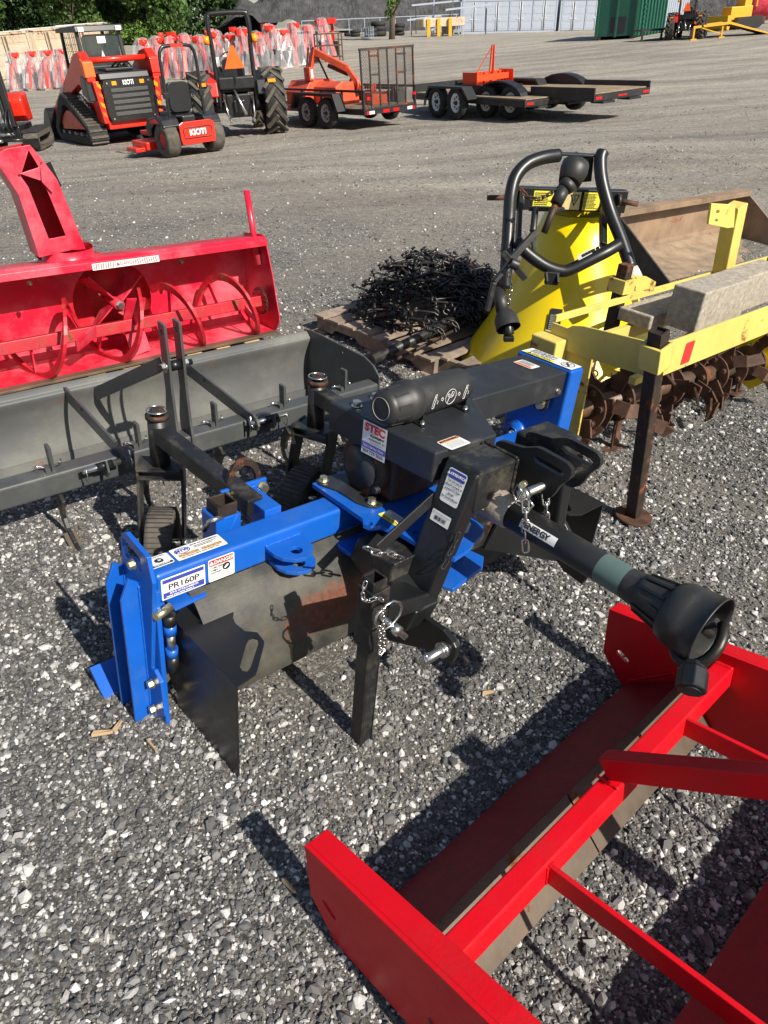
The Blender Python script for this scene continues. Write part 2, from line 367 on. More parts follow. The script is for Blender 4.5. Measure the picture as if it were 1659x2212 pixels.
def pp(fr, ax, val, pts, cf=lambda x, y: (x, y)):
    i = 'uvw'.index(ax); out = []
    for p in pts:
        l = list(fr.L(*cf(*p), **{ax: val})); l.pop(i); out.append(tuple(l))
    return out
C1 = crop(400, 1400, 1.508); C2 = crop(1200, 1350, 1.3825); C3 = crop(400, 2000, 1.508); C4 = crop(1300, 2000, 1659/1600)
C5 = crop(1100, 2900, .8623); C6 = crop(0, 1200, 1.3825); C7 = crop(0, 1900, 2.011); R6 = crop(2100, 700, 1.58); R4 = crop(0, 550, 1.3825); R5 = crop(1100, 550, 1.106)
CE = crop(1350, 2000, 2.37); CK = crop(1850, 1650, 2.765); CL = crop(2400, 2150, 2.6587); CM = crop(2300, 2300, 2.2113); CD = crop(1800, 1300, 2.765); CB = crop(950, 1850, 2.765); CC = crop(1250, 1450, 2.765)
# ------------------------------------------------------------ ground
def gmat():
    M = bpy.data.materials.new('gravel yard'); M.use_nodes = True; N = M.node_tree.nodes; Lk = M.node_tree.links; b = N['Principled BSDF']
    tc = N.new('ShaderNodeTexCoord'); co = tc.outputs['Object']
    def nz(s, det=4, r=.6, dist=0, src=co):
        n = N.new('ShaderNodeTexNoise'); n.inputs['Scale'].default_value = s; n.inputs['Detail'].default_value = det; n.inputs['Roughness'].default_value = r; n.inputs['Distortion'].default_value = dist; Lk.new(src, n.inputs['Vector']); return n.outputs['Fac']
    def rmp(f, els, interp='LINEAR'):
        r = N.new('ShaderNodeValToRGB'); r.color_ramp.interpolation = interp; e = r.color_ramp.elements
        while len(e) < len(els): e.new(.5)
        for k, (p, c) in enumerate(els): e[k].position = p; e[k].color = (c if isinstance(c, tuple) else (c, c, c))+(1,)
        Lk.new(f, r.inputs[0]); return r.outputs[0]
    def mix(f, a, c, mode='MIX'):
        x = N.new('ShaderNodeMix'); x.data_type = 'RGBA'; x.blend_type = mode
        if isinstance(f, float): x.inputs[0].default_value = f
        else: Lk.new(f, x.inputs[0])
        for s_, v_ in ((6, a), (7, c)):
            if isinstance(v_, tuple): x.inputs[s_].default_value = v_
            else: Lk.new(v_, x.inputs[s_])
        return x.outputs[2]
    wob = N.new('ShaderNodeTexNoise'); wob.inputs['Scale'].default_value = 60; Lk.new(co, wob.inputs['Vector'])
    va = N.new('ShaderNodeVectorMath'); va.operation = 'MULTIPLY_ADD'; Lk.new(wob.outputs['Color'], va.inputs[0]); va.inputs[1].default_value = (.006,)*3; Lk.new(co, va.inputs[2])
    def vor(s):
        v = N.new('ShaderNodeTexVoronoi'); v.inputs['Scale'].default_value = s; Lk.new(va.outputs[0], v.inputs['Vector']); return v
    v1 = vor(85); v2 = vor(190)
    sep = N.new('ShaderNodeSeparateColor'); Lk.new(v1.outputs['Color'], sep.inputs[0]); sep2 = N.new('ShaderNodeSeparateColor'); Lk.new(v2.outputs['Color'], sep2.inputs[0])
    TN = [(0, (.062, .062, .062)), (.40, (.105, .103, .100)), (.62, (.15, .144, .134)), (.76, (.26, .245, .22)), (.90, (.42, .40, .36)), (.98, (.56, .54, .49))]
    c1 = rmp(sep.outputs[0], TN); c2 = rmp(sep2.outputs[0], TN)
    f = rmp(nz(14, 3), [(.42, 0.), (.58, 1.)]); grav = mix(f, c1, c2)
    dirtc = rmp(nz(9, 8, .7), [(.3, (.20, .18, .15)), (.7, (.37, .335, .28))])
    # dirt: patches near, more of it away from the machines
    gp = N.new('ShaderNodeSeparateXYZ'); Lk.new(co, gp.inputs[0])
    far = N.new('ShaderNodeMapRange'); far.inputs['From Min'].default_value = 4.6; far.inputs['From Max'].default_value = 10.5; Lk.new(gp.outputs[1], far.inputs[0])
    patch = rmp(nz(1.1, 7, .62, .6), [(.45, 0.), (.58, 1.)])
    fine = rmp(nz(70, 4, .7), [(.35, .15), (.62, 1.)])
    pm = mix(.75, (0, 0, 0, 1), patch); pm = mix(1.0, pm, fine, 'MULTIPLY')
    mp = N.new('ShaderNodeMapping'); mp.inputs['Rotation'].default_value = (0, 0, rad(28)); mp.inputs['Scale'].default_value = (.22, .9, 1); Lk.new(co, mp.inputs[0])
    trk = rmp(nz(.75, 8, .62, .9, mp.outputs[0]), [(.38, 0.), (.60, 1.)])
    fz = mix(.35, trk, (1, 1, 1, 1)); ff = N.new('ShaderNodeMath'); ff.operation = 'MULTIPLY'; Lk.new(far.outputs[0], ff.inputs[0]); Lk.new(fz, ff.inputs[1])
    dm = mix(ff.outputs[0], pm, (.82, .82, .82, 1))
    out = mix(dm, grav, dirtc)
    # paler and darker worn bands, wheel tracks
    band = rmp(nz(.30, 9, .66, 1.2, mp.outputs[0]), [(.36, (.82, .80, .78)), (.5, (1., .99, .97)), (.66, (1.18, 1.17, 1.15))])
    mf = N.new('ShaderNodeMix'); mf.data_type = 'RGBA'; mf.blend_type = 'MULTIPLY'; Lk.new(far.outputs[0], mf.inputs[0]); Lk.new(out, mf.inputs[6]); Lk.new(band, mf.inputs[7]); out = mf.outputs[2]
    wv = N.new('ShaderNodeTexWave'); wv.inputs['Scale'].default_value = .16; wv.inputs['Distortion'].default_value = 9; wv.inputs['Detail'].default_value = 4; wv.inputs['Detail Scale'].default_value = .6; wv.inputs['Detail Roughness'].default_value = .65
    mpw = N.new('ShaderNodeMapping'); mpw.inputs['Rotation'].default_value = (0, 0, rad(70)); Lk.new(co, mpw.inputs[0]); Lk.new(mpw.outputs[0], wv.inputs['Vector'])
    tw = rmp(wv.outputs['Fac'], [(.0, (.84, .83, .82)), (.16, (1., 1., 1.)), (.80, (1., 1., 1.)), (1., (1.14, 1.13, 1.10))])
    mf2 = N.new('ShaderNodeMix'); mf2.data_type = 'RGBA'; mf2.blend_type = 'MULTIPLY'; Lk.new(far.outputs[0], mf2.inputs[0]); Lk.new(out, mf2.inputs[6]); Lk.new(tw, mf2.inputs[7]); out = mf2.outputs[2]
    spk = rmp(nz(22, 7, .85), [(.36, (.80, .80, .81)), (.50, (1.3, 1.31, 1.32)), (.66, (2.3, 2.32, 2.35))]); out = mix(far.outputs[0], out, mix(1.0, out, spk, 'MULTIPLY'))
    Lk.new(out, b.inputs['Base Color']); b.inputs['Roughness'].default_value = .92; b.inputs['Specular IOR Level'].default_value = .25
    inv = N.new('ShaderNodeMath'); inv.operation = 'MULTIPLY'; inv.inputs[1].default_value = -1.0; Lk.new(v1.outputs['Distance'], inv.inputs[0])
    ad = N.new('ShaderNodeMath'); ad.operation = 'MULTIPLY_ADD'; Lk.new(v2.outputs['Distance'], ad.inputs[0]); ad.inputs[1].default_value = -.5; Lk.new(inv.outputs[0], ad.inputs[2])
    bp = N.new('ShaderNodeBump'); bp.inputs['Strength'].default_value = .8; bp.inputs['Distance'].default_value = .012; Lk.new(ad.outputs[0], bp.inputs['Height'])
    bp2 = N.new('ShaderNodeBump'); bp2.inputs['Strength'].default_value = .7; bp2.inputs['Distance'].default_value = .09; Lk.new(nz(9, 9, .8), bp2.inputs['Height']); Lk.new(bp.outputs[0], bp2.inputs['Normal'])
    Lk.new(bp2.outputs[0], b.inputs['Normal']); return M
def axis_pts(a, b, step, far, r=1.13):
    c = list(np.arange(a, b+1e-6, step)); s = step; x = b
    while x < far: s *= r; x += s; c.append(x)
    s = step; x = a; pre = []
    while x > -far: s *= r; x -= s; pre.append(x)
    return pre[::-1]+c
GX = axis_pts(-3.2, 3.4, .06, 420); GY = axis_pts(-.3, 6.5, .06, 420)
def gnoise(x, y):
    return .006*math.sin(2.1*x+1.3*y)+.005*math.sin(4.7*x-3.1*y+1)+.004*math.sin(9.3*x+7.7*y)+(.03*math.sin(.9*x+.5*y)*math.sin(.35*y-.2*x) if y > 9 else 0)
vs = [(x, y, gz(x, y)+gnoise(x, y)) for y in GY for x in GX]; nx = len(GX)
fs = [(j*nx+i, j*nx+i+1, (j+1)*nx+i+1, (j+1)*nx+i) for j in range(len(GY)-1) for i in range(nx-1)]
g = MB(); g.add(vs, fs, True); go = g.build('ground', gmat()); tag(go, kind='structure')
# ------------------------------------------------------------ loose stones lying on the yard
def stones():
    icov = None; bm = bmesh.new(); bmesh.ops.create_icosphere(bm, subdivisions=1, radius=1); V = np.array([v.co[:] for v in bm.verts]); Fc = np.array([[v.index for v in f.verts] for f in bm.faces]); bm.free()
    pts = []
    def frust(x, y, z):
        d = np.stack([x, y, z-HC], 1); dep = d@_Fw; px = 829.5+F0*(d@_R)/dep; py = 1106-F0*(d@_U)/dep
        return (dep > .1) & (px > -260) & (px < 1920) & (py > -100) & (py < 2420)
    for (y0, y1, xr, dens, rm) in ((.3, 1.5, 1.6, 16000, .0046), (1.5, 2.6, 2.4, 10000, .0051), (2.6, 4.2, 3.2, 4200, .0058), (4.2, 5.6, 4.6, 1300, .0062), (5.6, 8.0, 6.0, 330, .0068), (8.0, 13.0, 9.0, 75, .008), (13.0, 24.0, 14.0, 26, .010)):
        n = int((y1-y0)*2*xr*dens); x = rng.uniform(-xr, xr, n); y = rng.uniform(y0, y1, n); z = -.07*x
        k = frust(x, y, z); x = x[k]; y = y[k]
        pn = np.sin(3.1*x+1.7*y)+np.sin(1.3*x-4.1*y+2)+.7*np.sin(7.3*x+5.9*y)+.5*np.sin(13*x-9*y)
        k = rng.random(len(x)) < np.clip(1.05-.42*np.clip(pn-.7, 0, 2.5), .15, 1); x = x[k]; y = y[k]
        r = rm*np.exp(rng.normal(0, .45, len(x))); big = rng.random(len(x)) < .003; r[big] *= 1.9; r = np.minimum(r, .016)
        pts.append(np.stack([x, y, r], 1))
    P_ = np.concatenate(pts); n = len(P_)
    z = np.array([gz(a, b)+gnoise(a, b) for a, b in P_[:, :2]])
    q = rng.normal(size=(n, 4)); q /= np.linalg.norm(q, axis=1)[:, None]; w, a, b, c = q.T
    Rm = np.stack([np.stack([1-2*(b*b+c*c), 2*(a*b-c*w), 2*(a*c+b*w)], 1), np.stack([2*(a*b+c*w), 1-2*(a*a+c*c), 2*(b*c-a*w)], 1), np.stack([2*(a*c-b*w), 2*(b*c+a*w), 1-2*(a*a+b*b)], 1)], 1)
    sc = rng.uniform(.5, 1.3, (n, 1, 3)); jit = rng.uniform(.60, 1.25, (n, 12, 1))
    vv = V[None]*jit*sc*P_[:, 2][:, None, None]
    vv = np.einsum('nij,nkj->nki', Rm, vv); vv[:, :, 2] *= .8
    vv[:, :, 0] += P_[:, 0][:, None]; vv[:, :, 1] += P_[:, 1][:, None]; vv[:, :, 2] += (z+P_[:, 2]*.22)[:, None]
    ff = (Fc[None]+12*np.arange(n)[:, None, None]).reshape(-1, 3)
    me = bpy.data.meshes.new('gravel_stones'); me.vertices.add(n*12); me.vertices.foreach_set('co', vv.astype(np.float32).ravel())
    me.loops.add(len(ff)*3); me.loops.foreach_set('vertex_index', ff.astype(np.int32).ravel()); me.polygons.add(len(ff)); me.polygons.foreach_set('loop_start', np.arange(0, len(ff)*3, 3, dtype=np.int32))
    me.polygons.foreach_set('use_smooth', np.zeros(len(ff), dtype=bool)); me.update(); at = me.attributes.new('tone', 'FLOAT', 'POINT'); tone = rng.random(n); at.data.foreach_set('value', np.repeat(tone, 12).astype(np.float32))
    M = bpy.data.materials.new('gravel stone'); M.use_nodes = True; N = M.node_tree.nodes; Lk = M.node_tree.links; b_ = N['Principled BSDF']
    an = N.new('ShaderNodeAttribute'); an.attribute_name = 'tone'; r_ = N.new('ShaderNodeValToRGB'); e = r_.color_ramp.elements
    TN = [(0, (.066, .066, .067)), (.42, (.115, .114, .112)), (.66, (.17, .164, .154)), (.80, (.29, .277, .255)), (.92, (.46, .44, .40)), (1, (.62, .60, .55))]
    while len(e) < 6: e.new(.5)
    for k_, (p_, c_) in enumerate(TN): e[k_].position = p_; e[k_].color = c_+(1,)
    Lk.new(an.outputs['Fac'], r_.inputs[0]); tc = N.new('ShaderNodeTexCoord'); nn = N.new('ShaderNodeTexNoise'); nn.inputs['Scale'].default_value = 350; Lk.new(tc.outputs['Object'], nn.inputs['Vector'])
    mx = N.new('ShaderNodeMix'); mx.data_type = 'RGBA'; mx.blend_type = 'MULTIPLY'; mx.inputs[0].default_value = .55; Lk.new(r_.outputs[0], mx.inputs[6]); Lk.new(nn.outputs['Color'], mx.inputs[7])
    hs = N.new('ShaderNodeHueSaturation'); hs.inputs['Saturation'].default_value = .45; hs.inputs['Value'].default_value = 1.35; Lk.new(mx.outputs[2], hs.inputs['Color'])
    Lk.new(hs.outputs[0], b_.inputs['Base Color']); b_.inputs['Roughness'].default_value = .8; b_.inputs['Specular IOR Level'].default_value = .3
    me.materials.append(M); o = bpy.data.objects.new('gravel_stones', me); COL.objects.link(o)
    tag(o, 'loose crushed gravel, dark grey with pale chips, spread over the yard', 'gravel', kind='stuff'); print('stones', n)
stones()
# ------------------------------------------------------------ POWER RAKE (blue and black)
RK = Fv(W(336, 1246.4, .54), ray(2750, 320), ray(500, 3750))
def gw(u, v):                                   # local height of the ground below a point of the rake
    p = RK.G((u, v, 0)); n = RK.M[2]; t = (p[2]-gz(p[0], p[1]))/(n[2]+.07*n[0]); return -t
rake = thing('power_rake', 'blue and black tractor power rake with long black drive shaft on a prop leg', 'power rake', RK, (.5, .1, gw(.5, .1)))
MB().box((0, 0, -.092), (1.62, .093, 0)).build('main_beam', m_blue, rake, .012, seg=3)
# left end post
E_ = MB(); o1 = pp(RK, 'u', -.028, [(975, 395), (1010, 392), (1180, 590), (1190, 640), (1225, 800), (1215, 1465), (1235, 1480), (1285, 1580), (1320, 1845), (1250, 1860)], C7)
back = [(.16, -.50), (.15, -.12)]
hole = pp(RK, 'u', -.028, [(985, 440), (1000, 440), (1125, 600), (1140, 690), (1120, 700), (1090, 620), (1060, 590), (1020, 590), (1000, 560), (985, 500)], C7)
E_.prism('u', o1+back, -.034, -.022, [hole]); ep = E_.build('end_plate', m_blue, rake, .002)
ys = MB()
for v in (.028, .115): ys.prism('v', [(-.034, -.02), (-.060, .0), (-.085, -.06), (-.085, -.50), (-.034, -.52)], v, v+.010)
ys.build('stiffener', m_blue, rake, .002)
E_ = MB(); E_.prism('u', [(-.0, -.52), (.03, -.528), (.16, -.515), (.262, -.45), (.268, -.458), (.165, -.53), (.03, -.542), (-.0, -.532)], -.115, .028); E_.build('skid_shoe', m_blue, rake, .002)
for (x, y) in ((1060, 645), (1210, 1590), (1225, 1790)):
    l = RK.L(*C7(x, y), u=-.034); MB().hexb((-.034, l[1], l[2]), (-1, 0, 0), .012, .012).build('bolt', m_brass, rake)
for (x, y) in ((1310, 1550), (1330, 1720)):
    l = RK.L(*C7(x, y), v=-.01); MB().hexb((l[0], 0, l[2]), (0, -1, 0), .012, .014, .0).build('bolt', m_brass, rake)
MB().box((-.022, -.035, -.52), (-.008, .012, -.02)).box((-.022, .0, -.30), (.02, .012, -.092)).build('end_post', m_blue, rake, .003)
for a, b_ in ((-.105, -.14), (-.25, -.30)): MB().cyl((.012, -.035, a), (.012, -.035, b_), .017).build('hinge', m_blackc, rake)
for a, b_ in ((-.14, -.172), (-.222, -.25)): MB().cyl((.012, -.035, a), (.012, -.035, b_), .0168).build('hinge_sleeve', m_blue, rake)
MB().cyl((.012, -.035, -.172), (.012, -.035, -.222), .012).build('hinge_pin', m_zinc, rake)
MB().cyl((.02, -.03, -.088), (-.03, -.045, -.088), .012).build('pin', m_brass, rake)
# side shields
fl = pp(RK, 'w', -.154, [(420, 655), (440, 640), (467, 600), (440, 570), (450, 560), (665, 520), (705, 535), (745, 590), (785, 610), (780, 650), (795, 685), (850, 730), (925, 738), (965, 790), (965, 805), (925, 960), (915, 985), (798, 1062)], C3)
sl_ = pp(RK, 'w', -.154, [(875, 775), (900, 768), (925, 775), (932, 800), (885, 945), (865, 972), (835, 965), (820, 940), (860, 800)], C3)
hs_ = [pp(RK, 'w', -.154, circ(c, r, 12), C3) for c, r in (((615, 545), 18), ((603, 637), 16), ((588, 672), 18))]
S = MB().prism('w', fl, -.160, -.154, [sl_]+hs_)
a = RK.L(*C3(797, 1062), w=-.154); b1 = RK.L(*C3(420, 652), w=-.154); u0 = (a[0]+b1[0])/2
vb = pp(RK, 'u', u0, [(797, 1062), (810, 1600), (640, 1425), (450, 1200), (420, 655)], C3)
S.prism('u', vb, u0, u0+.006); S.build('side_shield', m_blackc, rake, .0025)
for (x, y) in ((533, 1278), (620, 1380), (706, 1483), (775, 1560)):
    l = RK.L(*C3(x, y), u=u0-.001); MB().box((u0-.0012, l[1]-.006, l[2]-.006), (u0-.0002, l[1]+.006, l[2]+.006)).build('bolt_hole', m_lblk, rake)
MB().lathe([(0, .011), (.02, .011), (.032, .004), (.033, 0)], RK.L(*C3(620, 615), w=-.154), (0, 0, 1), 14).build('stud', m_blue, rake)
S = MB(); S.prism('w', [(1.655, -.325), (1.655, .0), (1.50, -.02), (1.50, -.12), (1.44, -.19), (1.46, -.30), (1.50, -.325)], -.160, -.154, [slot((1.49, -.27), (1.56, -.18), .016)])
S.box((1.649, -.325, -.160), (1.655, .0, -.46)); S.build('side_shield', m_blackc, rake, .0025)
# rear deflector over the toothed roller
arc = [(.004, -.092), (-.035, -.115), (-.080, -.165), (-.112, -.225), (-.130, -.29), (-.138, -.335), (-.138, -.385), (-.132, -.385), (-.132, -.335), (-.124, -.29), (-.106, -.225), (-.075, -.17), (-.032, -.122), (.004, -.1)]
ac = [(a, b) for a, b in arc]; o_ = curve([(0, *p) for p in ac[:7]], 5); i_ = curve([(0, *p) for p in ac[7:]], 5)
MB().prism('u', [(p.y, p.z) for p in o_+i_], .09, 1.60).build('roller_hood', m_drum, rake)
MB().prism('w', [(.03, -.035), (.13, -.025), (.15, .04), (.03, .05)], -.105, -.1).build('deflector_bracket', m_blue, rake, .002)
dr = MB().cyl((.06, .05, -.40), (1.60, .05, -.40), .085, 24)
for i in range(46):
    for j in range(3):
        an = i*.7+j*2.094; u_ = .08+i*.033; dr.cyl((u_, .05+.083*math.cos(an), -.40+.083*math.sin(an)), (u_, .05+.105*math.cos(an), -.40+.105*math.sin(an)), .008, 6)
dr.build('toothed_roller', m_rustd, rake)
# hitch tab on beam
for w_, dx in ((-.035, 0), (-.085, .012)):
    MB().prism('w', [(.335+dx, 0), (.335+dx, -.045), (.345+dx, -.075), (.37+dx, -.10), (.40+dx, -.108), (.43+dx, -.10), (.452+dx, -.075), (.462+dx, -.04), (.462+dx, 0)], w_-.012, w_, [circ((.40+dx, -.063), .018)]).build('hitch_tab', m_blue, rake, .002)
# right end chain case
MB().prism('v', [(1.62, .295), (1.70, .295), (1.70, -.52), (1.62, -.52)], -.078, .18).build('chain_case', m_blue, rake, .010, seg=3)
cc = Card((1.624, .165, .2965), (0, -1, 0), (1, 0, 0), .235, .070, m_white, rake, name='caution_label')
cc.rect(.125, .003, .235-.10, .067, m_lyel) if False else cc.rect(.01, .0, .15, .020, m_lyel)
cc.txt('\u25B2CAUTION', .135, .010, .020, m_lblk, bold=.0006, align='RIGHT'); cc.lines(.02, .145, .025, .066, 6, m_lgry)
ring = MB(); ring.tube([cc.o+cc.x*(.195+.026*math.cos(t*.3927))+cc.y*(.035+.026*math.sin(t*.3927))+cc.n*.001 for t in range(16)], .0012, 4, closed=True).bar(cc.o+cc.x*.182+cc.y*.048+cc.n*.001, cc.o+cc.x*.208+cc.y*.022+cc.n*.001, .007, .0012, cc.n).bar(cc.o+cc.x*.18+cc.y*.024+cc.n*.0012, cc.o+cc.x*.206+cc.y*.046+cc.n*.0012, .003, .0012, cc.n); ring.build('spanner_symbol', m_lblk, cc.root)
# gear platform (upper and lower head plates)
top = pp(RK, 'w', .022, [(835, 140), (860, 128), (960, 150), (1100, 380), (1350, 510), (1345, 560), (1360, 610), (1400, 635), (1480, 625), (1560, 680), (1600, 740), (1659, 800)], CB)
top = [(.612, .145), (.66, .155), (.95, .16), (1.02, .08), (1.02, -.02), (.905, -.28), (.885, -.345), (.86, -.365), (.76, -.40), (.69, -.41), (.655, -.32), (.65, -.22), (.628, -.165), (.60, -.155), (.592, -.13), (.61, -.105), (.612, 0)]
MB().prism('w', top, .008, .022, [circ((.607, -.138), .012, 12), circ((.69, -.25), .010, 10)]).build('head_plate', m_blue, rake, .003)
MB().prism('w', [(.60, 0), (.58, -.04), (.585, -.09), (.66, -.16), (.70, -.36), (.72, -.40), (.88, -.375), (.925, -.34), (.90, -.22), (1.0, 0)], -.118, -.104, [circ((.672, -.075), .018)]).build('head_plate', m_blue, rake, .003)
MB().prism('w', [(.628, .148), (.66, .155), (.74, .13), (.98, .12), (.98, -.02), (.82, -.05), (.72, -.085), (.685, -.088), (.662, -.07), (.648, -.03), (.645, .06), (.622, .12)], .022, .030).build('gearbox_plate', m_black, rake, .002)
for (u_, v_) in ((.645, .13), (.685, -.06)): MB().hexb((u_, v_, .030), (0, 0, 1), .013, .012).build('bolt', m_brass, rake)
gb = MB().lathe([(0, .10), (.03, .10), (.034, .08), (.036, 0)], (.735, .02, .115), (-1, 0, 0), 28); gb.box((.73, -.10, .03), (.98, .11, .19)); gb.build('gearbox', m_rustd, rake, .012)
MB().lathe([(0, .07), (.006, .07), (.006, 0)], (.70, .02, .115), (-1, 0, 0), 24).hexb((.70, -.065, .075), (-1, 0, 0), .010, .012).build('gearbox_cap', m_black, rake)
cd_ = Card((.712, -.215, .0225), (0, 1, 0), (-1, 0, 0), .10, .05, m_white, rake, name='caution_label'); cd_.rect(0, .033, .10, .05, m_lyel); cd_.txt('\u25B2CAUTION', .05, .0415, .014, m_lblk, .0004, 'CENTER'); cd_.lines(.006, .094, .030, .004, 6, m_lgry)
dg = Card((.812, -.345, .0225), (.85, .5, 0), (-.5, .85, 0), .07, .06, m_white, rake, r=.012, name='danger_label'); dg.rect(.004, .042, .066, .056, m_lred); dg.txt('DANGER', .035, .049, .013, m_white, .0004, 'CENTER'); dg.lines(.01, .06, .040, .033, 2, m_lgry); dg.patch([(.012, .012), (.03, .022), (.045, .026), (.06, .012), (.05, .017), (.04, .015), (.03, .008)], m_lblk, name='hand_symbol')
# hood over gearbox and chain tube
MB().prism('w', [(.672, .158), (1.10, .158), (1.10, -.05), (.952, -.282), (.704, -.272)], .192, .288).build('hood', m_black, rake, .006)
MB().box((1.09, -.062, .195), (1.615, .150, .290)).build('chain_tube', m_black, rake, .006)
MB().hexb((1.575, -.062, .222), (0, -1, 0), .009, .008).build('bolt', m_zinc, rake)
MB().prism('u', [(-.02, .195), (-.02, .13), (.0, .11), (.04, .11), (.09, .195)], 1.60, 1.608).build('case_bracket', m_black, rake, .002)
MB().hexb((1.598, .01, .14), (-1, -.3, 0), .016, .02).build('bolt', m_brass, rake)
MB().lathe([(0, .045), (.02, .045), (.02, .02), (.03, .02)], (1.62, .11, -.02), (-1, 0, 0), 20).build('bearing_cap', m_blue, rake); MB().hexb((1.59, .11, -.02), (-1, 0, 0), .010, .02).build('bolt', m_zinc, rake)
for u_, v_ in ((.722, .085), (.812, .10), (.95, .10)): MB().hexb((u_, v_, .288), (0, 0, 1), .014, .014).build('bolt', m_zinc, rake)
# manual canister
c0 = Vector((.668, -.078, .352)); c1 = Vector((1.03, -.058, .352)); ax = (c1-c0).normalized()
MB().lathe([(0, 0), (0, .030), (.002, .042), (.012, .050), (.02, .052), (.075, .056), (.08, .062), (.115, .063), (.125, .060), (.128, .056)], c0, ax, 28).build('canister_lid', m_plastic, rake)
rb = MB()
for k in range(9):
    an = k*2*math.pi/9; x = ax.orthogonal().normalized(); y = ax.cross(x); d = x*math.cos(an)+y*math.sin(an); rb.bar(c0+ax*.022+d*.0525, c0+ax*.072+d*.0555, .010, .004, d)
rb.build('lid_rib', m_plastic, rake)
MB().lathe([(-.001, .033), (.0012, .034), (.0012, .0325), (-.001, .032)], c0, -ax, 24).build('lid_ring', m_lgry, rake)
MB().lathe([(.12, .054), (.32, .054), (.355, .050), (.36, .040), (.362, 0)], c0, ax, 28).build('manual_canister', m_plastic, rake)
for q in (.13, .33):
    c = c0+ax*q; MB().box((c.x-.012, c.y-.062, .289), (c.x+.012, c.y+.05, .294)).box((c.x+.008, c.y-.045, .29), (c.x+.012, c.y+.045, .33)).build('canister_foot', m_blackc, rake, .001); MB().hexb((c.x, c.y-.052, .294), (0, 0, 1), .007, .006).build('bolt', m_zinc, rake)
dn = Vector((0, -1, .12)).normalized(); sy = MB()
def strokes(mb, pts, o, xx, yy, s, r=.0009, closed=False): mb.tube([o+xx*a*s+yy*b*s for a, b in pts], r, 4, closed=closed, caps=False)
for k, (q, sh) in enumerate(((.172, 0), (.245, 1), (.315, 0))):
    o = c0+ax*q+Vector((0, -1, .05)).normalized()*.0545; yy = Vector((0, -.05, 1)).normalized()
    if sh:
        strokes(sy, circ((0, 0), 1, 18), o, ax, yy, .024, closed=True); strokes(sy, circ((-.45, .25), .2, 10), o, ax, yy, .024, closed=True)
        strokes(sy, [(-.55, -.8), (-.35, -.2), (-.05, -.05), (.2, -.15), (.3, .1)], o, ax, yy, .024); strokes(sy, [(0, .1), (.35, -.05), (.6, .5), (.2, .65), (0, .1)], o, ax, yy, .024)
    else:
        strokes(sy, [(-.35, -1.1), (-.5, -1.0), (-.3, -.1), (-.1, .5), (.25, .7), (.3, .3), (.1, -.1), (-.05, -1.0), (-.35, -1.1)], o, ax, yy, .020); strokes(sy, [(-.1, .5), (0, 1.0), (.35, 1.1), (.25, .7)], o, ax, yy, .020); strokes(sy, [(.6, .1), (.75, -.2), (.6, -.5)], o, ax, yy, .020)
for q in (.206, .283):
    o = c0+ax*q+Vector((0, -1, .05)).normalized()*.0545; strokes(sy, [(-.5, .3), (0, .3), (0, .7), (.6, 0), (0, -.7), (0, -.3), (-.5, -.3), (-.5, .3)], o, ax, Vector((0, -.05, 1)), .010)
sy.build('manual_symbol', m_white, rake)
# labels on hood
q = [Vector(RK.L(*CC(*p), u=.672)) for p in ((505, 575), (748, 690), (690, 1030), (463, 905))]
st = Card((.690, -.0, .185), (.03, -1, 0), (0, 0, 1), .098, .100, m_white, rake, r=.003, name='dealer_sticker', lift=.004)
H = Vector((.672, .158, 0)); T = Vector((.704, -.272, 0)); dd = (T-H).normalized(); nn = Vector((-dd.y, dd.x, 0)); nn = nn if nn.x < 0 else -nn
bpy.data.objects.remove(st.root)
so_ = H+dd*.155+Vector((0, 0, .181)); st = Card(so_, dd, (0, 0, 1), .098, .105, m_white, rake, r=.002, name='dealer_sticker', lift=.0035)
st.rect(0, .020, .098, .038, m_lpur); st.txt('STEC', .050, .087, .034, m_lred, .0016, 'CENTER', wx=1.05); st.txt('EQUIPMENT', .062, .066, .0105, m_lblk, .0004, 'CENTER'); st.txt('ANDERSON, SC', .060, .054, .0095, m_lblk, .0001, 'CENTER')
st.txt('Sales | Service | Parts', .049, .029, .0115, m_white, .0002, 'CENTER', wx=.85); st.txt('864-225-3666', .049, .010, .0155, m_lblk, .0001, 'CENTER', wx=.95); st.lines(.035, .090, .047, .042, 1, m_lgry)
wl = Card((.752, -.286, .2885), (.0, 0, 0) if False else (1, .03, 0), (-.03, 1, 0), .085, .058, m_white, rake, r=.007, name='warning_label'); wl.rect(.003, .041, .082, .055, m_lor); wl.txt('\u25B2WARNING', .042, .048, .0135, m_lblk, .0004, 'CENTER'); wl.lines(.008, .078, .037, .006, 6, m_lgry)
w2 = Card((1.50, .105, .2908), (0, -1, 0), (1, 0, 0), .085, .058, m_white, rake, r=.007, name='warning_label'); w2.rect(.003, .003, .082, .015, m_lor); w2.txt('WARNING', .042, .009, .0125, m_lred, .0004, 'CENTER'); w2.lines(.008, .078, .019, .052, 6, m_lgry)
